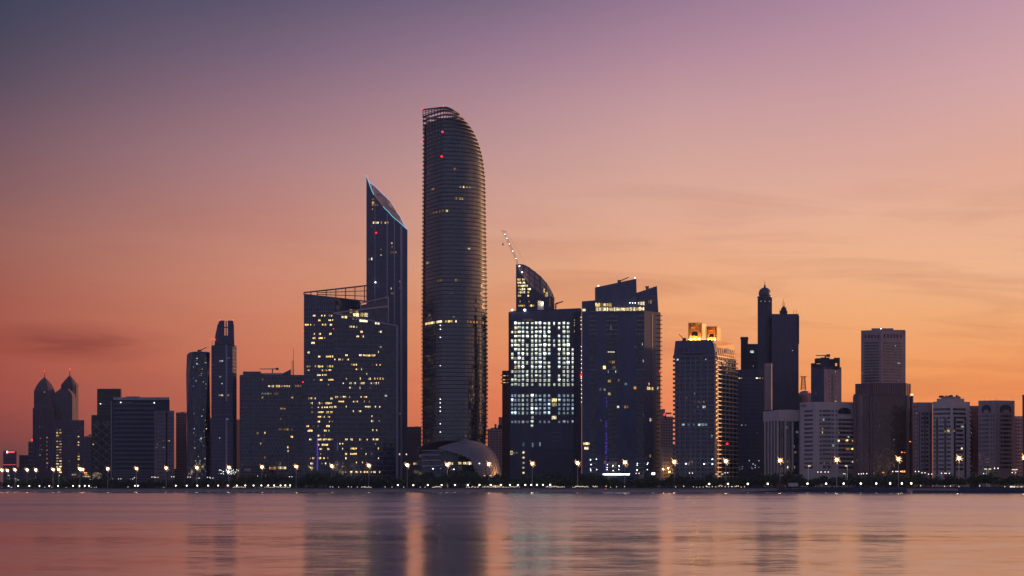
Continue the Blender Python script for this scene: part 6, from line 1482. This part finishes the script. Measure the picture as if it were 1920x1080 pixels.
# ------------------------------------------------------------------ lamps
def copy_tree(o, loc, rot=0, label=None, scale=None):
    c = o.copy(); COL.objects.link(c); c.location = loc; c.rotation_euler = (0, 0, rot)
    if label: c['label'] = label
    if scale: c.scale = scale
    def kids(src, dst):
        for ch in src.children:
            d = ch.copy(); COL.objects.link(d); d.parent = dst; kids(ch, d)
    kids(o, c)
    return c
used = set()
def place(proto, loc, rot=0, label=None, scale=None):
    if proto.name in used: return copy_tree(proto, loc, rot, label, scale)
    used.add(proto.name); proto.location = loc; proto.rotation_euler = (0, 0, rot)
    if label: proto['label'] = label
    if scale: proto.scale = scale
    return proto
T = Thing('high_mast_lamp', 'tall mast lamp with a blazing warm core and added starburst rays along the avenue', 'street lamp', (0, 0, 0), 'high mast lamps along the avenue')
b = MB(); b.tube((0, 0, 0), (0, 0, 20.6), .34, .16, 10); b.box((0, 0, 0), (1, 1, .5)); T.part('pole', b, 'steel_pale')
b = MB()
for i in range(12):
    a, c = 2 * math.pi * i / 12, 2 * math.pi * (i + 1) / 12; b.tube((1.3 * math.cos(a), 1.3 * math.sin(a), 20.4), (1.3 * math.cos(c), 1.3 * math.sin(c), 20.4), .07, .07, 4)
for i in range(6): a = math.pi / 3 * i; b.tube((0, 0, 20.5), (1.75 * math.cos(a), 1.75 * math.sin(a), 20.4), .07, .07, 4)
b.tube((0, 0, 20.4), (0, 0, 21.2), .3, .1, 8); T.part('head_ring', b, 'steel_pale')
b = MB(); b.lathe((0, 0, 20.3), [(.05, -1.0), (.6, -.7), (.92, -.12), (.75, .4), (.3, .75), (.03, .85)], 10); T.part('lamp_core', b, 'lamp_sodium')
for i in range(14):                                            # glowing spikes added round the head to imitate a lens starburst
    zz = 1 - 2 * (i + .5) / 14; rr_ = math.sqrt(1 - zz * zz); a = 2.39996 * i + .3; b = MB(); ln = 1.9 + 1.3 * ((i * 5) % 3) / 2
    dv = Vector((rr_ * math.cos(a), rr_ * math.sin(a), zz)); b.tube(Vector((0, 0, 20.3)) + dv * .7, Vector((0, 0, 20.3)) + dv * ln, .26, .07, 6)
    T.part('floodlight', b, 'starburst_amber')
mast = T.o
for k in range(-7, 22):
    X, Y = -394.6 + 34.2 * k, 1683 - 28.3 * k
    if k == 19: X += 1.5
    place(mast, (X, Y, G), rot=rng.uniform(0, 1))
for px, py, off in ((13.7, 886.5, 40), (28, 883.5, -10), (67, 883, 20), (110, 882, 0), (155, 881.5, 20)):
    D = LD(px) + off; p = P(px, D); place(mast, (p.x, p.y, G), rot=rng.uniform(0, 1))
T = Thing('globe_lamp', 'short promenade lamp post with a glowing white globe', 'lamp post', (0, 0, 0), 'globe lamps along the promenade')
b = MB(); b.lathe((0, 0, 0), [(.16, 0), (.16, .3), (.08, .45), (.06, 3.2), (.12, 3.3)], 8); T.part('pole', b, 'steel_dark')
b = MB(); b.lathe((0, 0, 3.68), [(.46 * math.cos(R(a)) + .01, .46 * math.sin(R(a))) for a in range(-90, 91, 30)], 10); T.part('globe', b, 'lamp_globe', smooth=True)
gl = T.o
for px in (16, 34, 55, 74, 92.5, 108.6, 137, 149, 159, 167, 253, 258.5, 329.5, 350, 370, 390, 409, 427, 444, 460, 475.5, 490, 503, 514, 526, 535, 544, 746, 775, 802, 828, 853, 877, 899, 920, 939, 956, 971, 985, 996, 1006.6, 1018, 1031.7, 1329.7, 1365, 1402, 1439.5, 1514, 1549, 1582, 1614, 1643, 1669, 1691, 1708.6):
    D = LD(px) - 5.5; p = P(px, D); s_ = 1.0 if px < 1300 else 1.1; place(gl, (p.x, p.y, G), scale=(s_, s_, s_))
T = Thing('street_lamp', 'double headed street lamp on the road behind the trees', 'street lamp', (0, 0, 0), 'street lamps on the road behind the trees')
b = MB(); b.tube((0, 0, 0), (0, 0, 9.2), .12, .07, 8); b.tube((-1.1, 0, 9.3), (1.1, 0, 9.3), .06, .06, 6); T.part('pole', b, 'steel_dark')
for s_ in (-1, 1): b = MB(); b.lathe((s_ * 1.1, 0, 9.2), [(.02, -.28), (.28, -.12), (.30, .08), (.05, .26)], 8); T.part('lamp_head', b, 'lamp_street')
sp = T.o
for px, py in ((32, 900), (71, 900), (95.5, 901), (101, 901), (171, 898.5), (209.4, 898), (224.4, 898), (247, 898), (254, 895.5), (287, 894.5), (294, 895), (324, 894), (354.5, 894.6), (371, 896.5), (391, 895), (397, 896.3), (481, 892.5), (496.5, 893), (545, 894), (576, 895), (595, 892.5), (666, 906.5), (686, 906.5), (770, 906.5), (881, 906), (1209.5, 905), (1157, 904.8), (1195.5, 887.5), (1244.5, 887.3), (1295.5, 887), (1362, 886.5), (1480.5, 885), (1536.5, 885), (1550, 885), (1612.5, 888.5), (1622, 888), (1677, 884), (1686, 884), (1719.5, 884), (1731.5, 886.5), (1744, 889), (1768.5, 887.3), (1777, 887.5), (1847, 888), (1868, 878), (1901, 886), (1906, 905), (1826, 903), (1728.5, 903), (1757.5, 903), (1787, 903.2)):
    D = LD(px) + 38; p = P(px, D); z = ZZ(py, D); h = max(4.0, z - G); s_ = h / 9.2; place(sp, (p.x, p.y, G), rot=rng.uniform(-.5, .5), scale=(min(1, s_ * 1.1), 1, s_))
T = Thing('sign_mast', 'white mast with a long lit arm near the avenue', 'mast', (0, 0, 0), 'white lit masts with long arms')
b = MB(); b.tube((0, 0, 0), (0, 0, 10), .28, .22, 8); T.part('pole', b, 'white_paint'); b = MB(); b.box((-.7, 0, 9.9), (1.6, .4, .35)); T.part('arm_lamp', b, 'lamp_path')
sm = T.o
for px, py, fl in ((911, 891.5, 1), (918, 891.5, -1), (1345.5, 888.5, 1), (1352.5, 888.5, -1), (1515.5, 873, -1), (1588.5, 873, 1), (1585, 888, 1), (1850, 879, 1), (1854, 879, -1), (1902, 880, 1), (1903.5, 880, -1), (17.5, 891, 1), (111, 891, -1), (30, 897.5, 1)):
    D = LD(px) + 12; p = P(px, D); h = ZZ(py, D) - G; place(sm, (p.x, p.y, G), scale=(fl, 1, h / 10.2))
T = Thing('path_light', 'knee high lit bollard on the promenade', 'bollard light', (0, 0, 0), 'low lights along the promenade')
b = MB(); b.lathe((0, 0, 0), [(.09, 0), (.09, .75)], 6); T.part('post', b, 'steel_dark'); b = MB(); b.lathe((0, 0, .75), [(.14, 0), (.16, .12), (.10, .26)], 6); T.part('lamp_head', b, 'lamp_path')
pl_ = T.o
spots = []
for x0, x1, st in ((437, 463, 2.6), (497, 545, 2.6), (678, 697, 2.2), (811, 828, 2.2), (875, 900, 2.8), (905, 975, 3), (1024, 1060, 2.6), (1074, 1105, 2.6), (1112, 1122, 2.6), (1300, 1400, 6)):
    x = x0
    while x < x1: spots.append(x + rng.uniform(-.5, .5)); x += st
spots += [20.5, 22, 84, 97, 124, 148, 171, 177, 180.5, 240, 307, 619, 624, 635, 653, 659, 670, 722, 735, 757, 788, 797, 1136.5, 1145, 1156, 1171, 1267, 1282, 1326, 1373, 1381, 1466, 1782, 1771, 1798, 1837, 1884, 1726]
for px in spots:
    D = LD(px) - 8.2 + rng.uniform(-.3, .3); p = P(px, D); s_ = rng.uniform(1.2, 1.7); place(pl_, (p.x, p.y, G), scale=(s_, s_, s_ * 1.7))

# ------------------------------------------------------------------ trees
def leaf_cloud(b, c, rx, ry, rz, n, s, r):
    for _ in range(n):
        while True:
            x, y, z = r.uniform(-1, 1), r.uniform(-1, 1), r.uniform(-1, 1)
            q = x * x + y * y + z * z
            if .25 < q < 1: break
        p = Vector((c[0] + x * rx, c[1] + y * ry, c[2] + z * rz)); a = Vector((r.uniform(-1, 1), r.uniform(-1, 1), r.uniform(-1, 1))).normalized(); u = a.orthogonal().normalized() * s * r.uniform(.6, 1.3); v = a.cross(u).normalized() * s * r.uniform(.4, .9)
        b.add([tuple(p - u), tuple(p + v * .7), tuple(p + u), tuple(p - v)], [(0, 1, 2, 3)])
protos = []
for t in range(6):
    r = random.Random(50 + t)
    T = Thing('broadleaf_tree', 'round crowned dark tree in the belt along the shore', 'tree', (0, 0, 0), 'broadleaf trees along the shore')
    h = 6.6 + r.uniform(-1, 1.4); wd = 3.6 + r.uniform(-.6, 1.2)
    b = MB(); b.tube((0, 0, 0), (.1, .1, h * .45), .26, .18, 7)
    cl = [(r.uniform(-.6, .6) * wd, r.uniform(-.5, .5) * wd, h * r.uniform(.52, .82)) for _ in range(7)]
    for c in cl[:5]: b.tube((.1, .1, h * .38), c, .12, .05, 5)
    T.part('trunk', b, 'bark')
    b = MB()
    for c in cl: leaf_cloud(b, c, wd * .52, wd * .52, h * .22, 62, .52, r)
    leaf_cloud(b, (0, 0, h * .66), wd * .8, wd * .8, h * .28, 120, .55, r)
    T.part('crown', b, 'leaf'); protos.append(T.o)
T = Thing('palm_tree', 'date palm with drooping fronds in the belt along the shore', 'palm', (0, 0, 0), 'palms along the shore')
b = MB()
for i in range(5): b.tube((.05 * i, 0, i * 1.4), (.05 * (i + 1), 0, (i + 1) * 1.4), .22 - .015 * i, .2 - .015 * i, 7)
T.part('trunk', b, 'bark'); b = MB(); r = random.Random(3)
for k in range(26):
    a = 2 * math.pi * k / 26 + r.uniform(-.1, .1); up = r.uniform(-.2, 1.1); pv = Vector((.25, 0, 7.0))
    for i in range(7):
        t = (i + 1) / 7; rr_ = 3.0 * t; nx = Vector((.25 + rr_ * math.cos(a), rr_ * math.sin(a), 7.0 + up * 2.2 * t - 2.4 * t * t)); side = Vector((-math.sin(a), math.cos(a), 0)) * .42 * (1 - .7 * t) + Vector((0, 0, -.25))
        b.add([tuple(pv), tuple(nx), tuple(nx + side), tuple(pv + side)], [(0, 1, 2, 3)]); side2 = Vector((math.sin(a), -math.cos(a), 0)) * .42 * (1 - .7 * t) + Vector((0, 0, -.25)); b.add([tuple(pv), tuple(nx), tuple(nx + side2), tuple(pv + side2)], [(0, 1, 2, 3)]); pv = nx
T.part('crown', b, 'palm_leaf'); palm = T.o
HT = [(0, 901), (60, 895), (110, 893), (150, 893), (230, 900), (320, 900), (380, 899), (430, 890), (480, 889), (510, 883), (560, 893), (600, 880), (640, 892), (700, 890), (750, 892), (800, 887), (860, 886), (890, 879), (930, 887), (980, 890), (1050, 887), (1100, 890), (1170, 894), (1230, 893), (1300, 889), (1340, 890), (1400, 890), (1450, 888), (1490, 884), (1520, 894), (1560, 888), (1600, 886), (1650, 893), (1690, 888), (1740, 888), (1790, 886), (1850, 881), (1880, 886), (1920, 884)]
n_tree = 0
for row, off, step, hk in ((0, 4, 8.2, .72), (1, 16, 9.5, 1.0)):
    x = -6.0
    while x < 1930:
        D = LD(x) + off + rng.uniform(-3, 3); p = P(x, D)
        target = (ZZ(yint(HT, max(0, min(1920, x))), D) - G)
        if row == 0: target *= rng.uniform(.6, .98)
        else: target *= rng.uniform(.82, 1.06)
        pr_ = protos[rng.randrange(6)]
        s_ = target / 7.4; w_ = max(.75, min(1.5, s_ * rng.uniform(.85, 1.1)))
        if n_tree < 290: place(pr_, (p.x, p.y, G), rot=rng.uniform(0, 6.28), scale=(w_, w_, s_)); n_tree += 1
        x += step * F / D * (1.05 if row else 1.0) * rng.uniform(.8, 1.2) * .62
for px in (56, 63, 48, 118, 590, 655, 1443, 1500, 1640, 1655, 1688, 1697, 1681, 1716, 1779, 1829, 1861):
    D = LD(px) + 9 + rng.uniform(-4, 3); p = P(px, D); place(palm, (p.x, p.y, G), rot=rng.uniform(0, 6), scale=(1.1, 1.1, (ZZ(yint(HT, px) - 1, D) - G) / 8.2))
def fairy(label, px, py, rx, ry, n_, mats, star=False, off=14):
    D = LD(px) + off - 6; p = P(px, D)
    o = place(protos[2], (p.x, p.y, G), scale=(1, 1, 1), rot=.3, label=label); o['group'] = 'trees hung with small lights'
    T_ = Thing.__new__(Thing); T_.o = o; T_.org = Vector((p.x, p.y, G)); o.rotation_euler = (0, 0, 0); o.scale = (1, 1, 1)
    b = MB()
    for _ in range(n_):
        a = rng.uniform(0, 6.28); q = math.sqrt(rng.random()); x = P(px + rx * q * math.cos(a), D - 4); z = ZZ(py + ry * q * math.sin(a), D)
        r_ = rng.uniform(.12, .24); b.lathe((x.x, x.y + rng.uniform(-1, 1), z), [(.01, -r_), (r_, 0), (.01, r_)], 5)
    lo_s = o.scale[2]
    oo = T_.part('fairy_lights', b, mats); oo['kind'] = 'stuff'
    if star: b = MB(); x = P(px, D - 5); b.lathe((x.x, x.y, ZZ(py + 1, D)), [(.02, -1.1), (.8, -.6), (1.05, 0), (.8, .6), (.02, 1.1)], 10); T_.part('lantern', b, 'lamp_globe')
fairy('tree sprinkled with tiny warm lights beside the amber lit restaurant', 182, 892, 9, 7, 60, 'lamp_path')
fairy('tree hung with white lights round one blazing lantern below the crowned tower', 428, 884, 20, 7, 46, 'lamp_white', True)

# ------------------------------------------------------------------ parked cars and people
def car_proto(mat):
    T = Thing('parked_car', 'car', 'car', (0, 0, 0), 'cars parked behind the promenade')
    b = MB(); pf = [(-2.2, .35), (2.2, .35), (2.25, .75), (1.3, .9), (-2.1, .95), (-2.25, .7)]
    b.add([(x, -.85, z) for x, z in pf] + [(x, .85, z) for x, z in pf], [tuple(range(6)), tuple(range(11, 5, -1))] + [(i, 6 + i, 6 + (i + 1) % 6, (i + 1) % 6) for i in range(6)]); T.part('body', b, mat)
    b = MB(); b.hexa([(-1.7, -.78, .93), (1.2, -.78, .88), (1.2, .78, .88), (-1.7, .78, .93), (-1.2, -.65, 1.45), (.4, -.65, 1.45), (.4, .65, 1.45), (-1.2, .65, 1.45)]); T.part('cabin', b, 'glass_black')
    for x in (-1.4, 1.4):
        for y in (-.86, .66): b = MB(); b.tube((x, y, .34), (x, y + .2, .34), .34, .34, 12); T.part('wheel', b, 'rubber')
    for y in (-.6, .6): b = MB(); b.box((2.24, y, .62), (.06, .3, .14)); T.part('headlight', b, 'lamp_white' if mat == 'car_pale' else 'white_paint')
    return T.o
cd, cp = car_proto('car_dark'), car_proto('car_pale')
for i in range(34):
    px = 1180 + i * 8.2 if i < 18 else 1520 + (i - 18) * 11.5
    D = LD(px) + 1.5 + rng.uniform(-.4, .4); p = P(px, D); pale = rng.random() < .35
    place(cp if pale else cd, (p.x, p.y, G + .0), rot=rng.choice([-.68, 2.46]) + rng.uniform(-.05, .05), label='pale car parked in the row behind the promenade' if pale else 'dark car parked in the row behind the promenade')
def person(label, px, off, h, top, mat, arm=.15, step=.12):
    D = LD(px) - SH + off; p = P(px, D); z = {8: 1.05, 14: 1.6, 27: G}[off]
    T = Thing('person', label, 'person', (p.x, p.y, z)); s = h / 1.75
    pts = {'pelvis': (0, 0, .92), 'chest': (0, 0, 1.35), 'neck': (0, 0, 1.5), 'head': (0, -.01, 1.62), 'crown': (0, 0, 1.72), 'sl': (-.19, 0, 1.42), 'sr': (.19, 0, 1.42), 'el': (-.25 - arm, .02, 1.14), 'er': (.25 + arm, -.03, 1.14), 'hl': (-.27 - arm, -.06, .88), 'hr': (.27 + arm, -.1, .88), 'kl': (-.10 - step * .3, -.03, .5), 'kr': (.10 + step * .3, .03, .5), 'fl': (-.11 - step, .03, .06), 'fr': (.11 + step, 0, .06), 'tl': (-.12 - step, -.16, .03), 'tr': (.12 + step, -.18, .03)}
    rad = {'pelvis': .15, 'chest': .17, 'neck': .06, 'head': .10, 'crown': .07, 'sl': .075, 'sr': .075, 'el': .05, 'er': .05, 'hl': .035, 'hr': .035, 'kl': .07, 'kr': .07, 'fl': .045, 'fr': .045, 'tl': .035, 'tr': .035}
    ed = [('pelvis', 'chest'), ('chest', 'neck'), ('neck', 'head'), ('head', 'crown'), ('chest', 'sl'), ('chest', 'sr'), ('sl', 'el'), ('sr', 'er'), ('el', 'hl'), ('er', 'hr'), ('pelvis', 'kl'), ('pelvis', 'kr'), ('kl', 'fl'), ('kr', 'fr'), ('fl', 'tl'), ('fr', 'tr')]
    nm = list(pts); me = bpy.data.meshes.new('body'); me.from_pydata([tuple(c * s for c in pts[k]) for k in nm], [(nm.index(a), nm.index(b_)) for a, b_ in ed], [])
    o = mkobj('body', me, mat, T.o); md = o.modifiers.new('skin', 'SKIN'); sv = me.skin_vertices[0].data
    for i, k in enumerate(nm): sv[i].radius = (rad[k] * s, rad[k] * s)
    sv[0].use_root = True; o.modifiers.new('sub', 'SUBSURF').levels = 1; md.use_smooth_shade = True
    b = MB(); b.lathe((0, .02 * s, 1.70 * s), [(.105 * s, -.06 * s), (.11 * s, 0), (.07 * s, .07 * s), (.01, .09 * s)], 8); T.part('hair', MBshift(b, T.org), 'cloth_dark')
def MBshift(b, org): b.v = [(x + org[0], y + org[1], z + org[2]) for x, y, z in b.v]; return b
person('person in dark clothes walking alone on the beach below the two winged office tower', 608, 14, 1.75, '', 'cloth_dark')
person('left one of a pair standing on the beach under the office tower', 627.5, 14, 1.72, '', 'cloth_dark', .05, .05)
person('shorter right one of a pair standing on the beach under the office tower', 631.5, 14, 1.6, '', 'cloth_dark', .05, .08)
person('lone person in dark clothes on the beach right of the office tower pair', 707, 14, 1.78, '', 'cloth_dark', .08, .1)
person('person standing on the beach below the tallest tower, left of two', 832, 14, 1.75, '', 'cloth_dark', .1, .05)
person('person standing on the beach below the tallest tower, right of two', 834.8, 14, 1.68, '', 'cloth_dark', .04, .05)
person('person on the beach below the dark red kiosk near the lit building', 977, 14, 1.7, '', 'cloth_dark', .1, .12)
D = LD(1136) - SH - 4; p = P(1136, D)
T = Thing('channel_marker', 'dark channel marker post with a red light standing in the shallows', 'marker', (p.x, p.y, -.5))
b = MB(); b.tube((p.x, p.y, -.8), (p.x, p.y, 2.0), .22, .18, 8); b.lathe((p.x, p.y, 1.2), [(.4, 0), (.4, .5), (.1, .9)], 8); T.part('post', b, 'steel_dark')
b = MB(); b.lathe((p.x, p.y, 2.35), [(.02, -.3), (.3, 0), (.02, .3)], 8); T.part('lantern', b, 'lamp_red')
b = MB()
for k in range(64):
    X = -470 + k * 11.2; y = shore(X, -5.5); b.lathe((X, y, -.2), [(.01, -.0), (.22, .1), (.22, .35), (.01, .45)], 6)
tag(mkobj('float_line', b.mesh('float_line'), 'rubber'), 'line of small dark floats strung along the beach just off the waterline', 'float line')
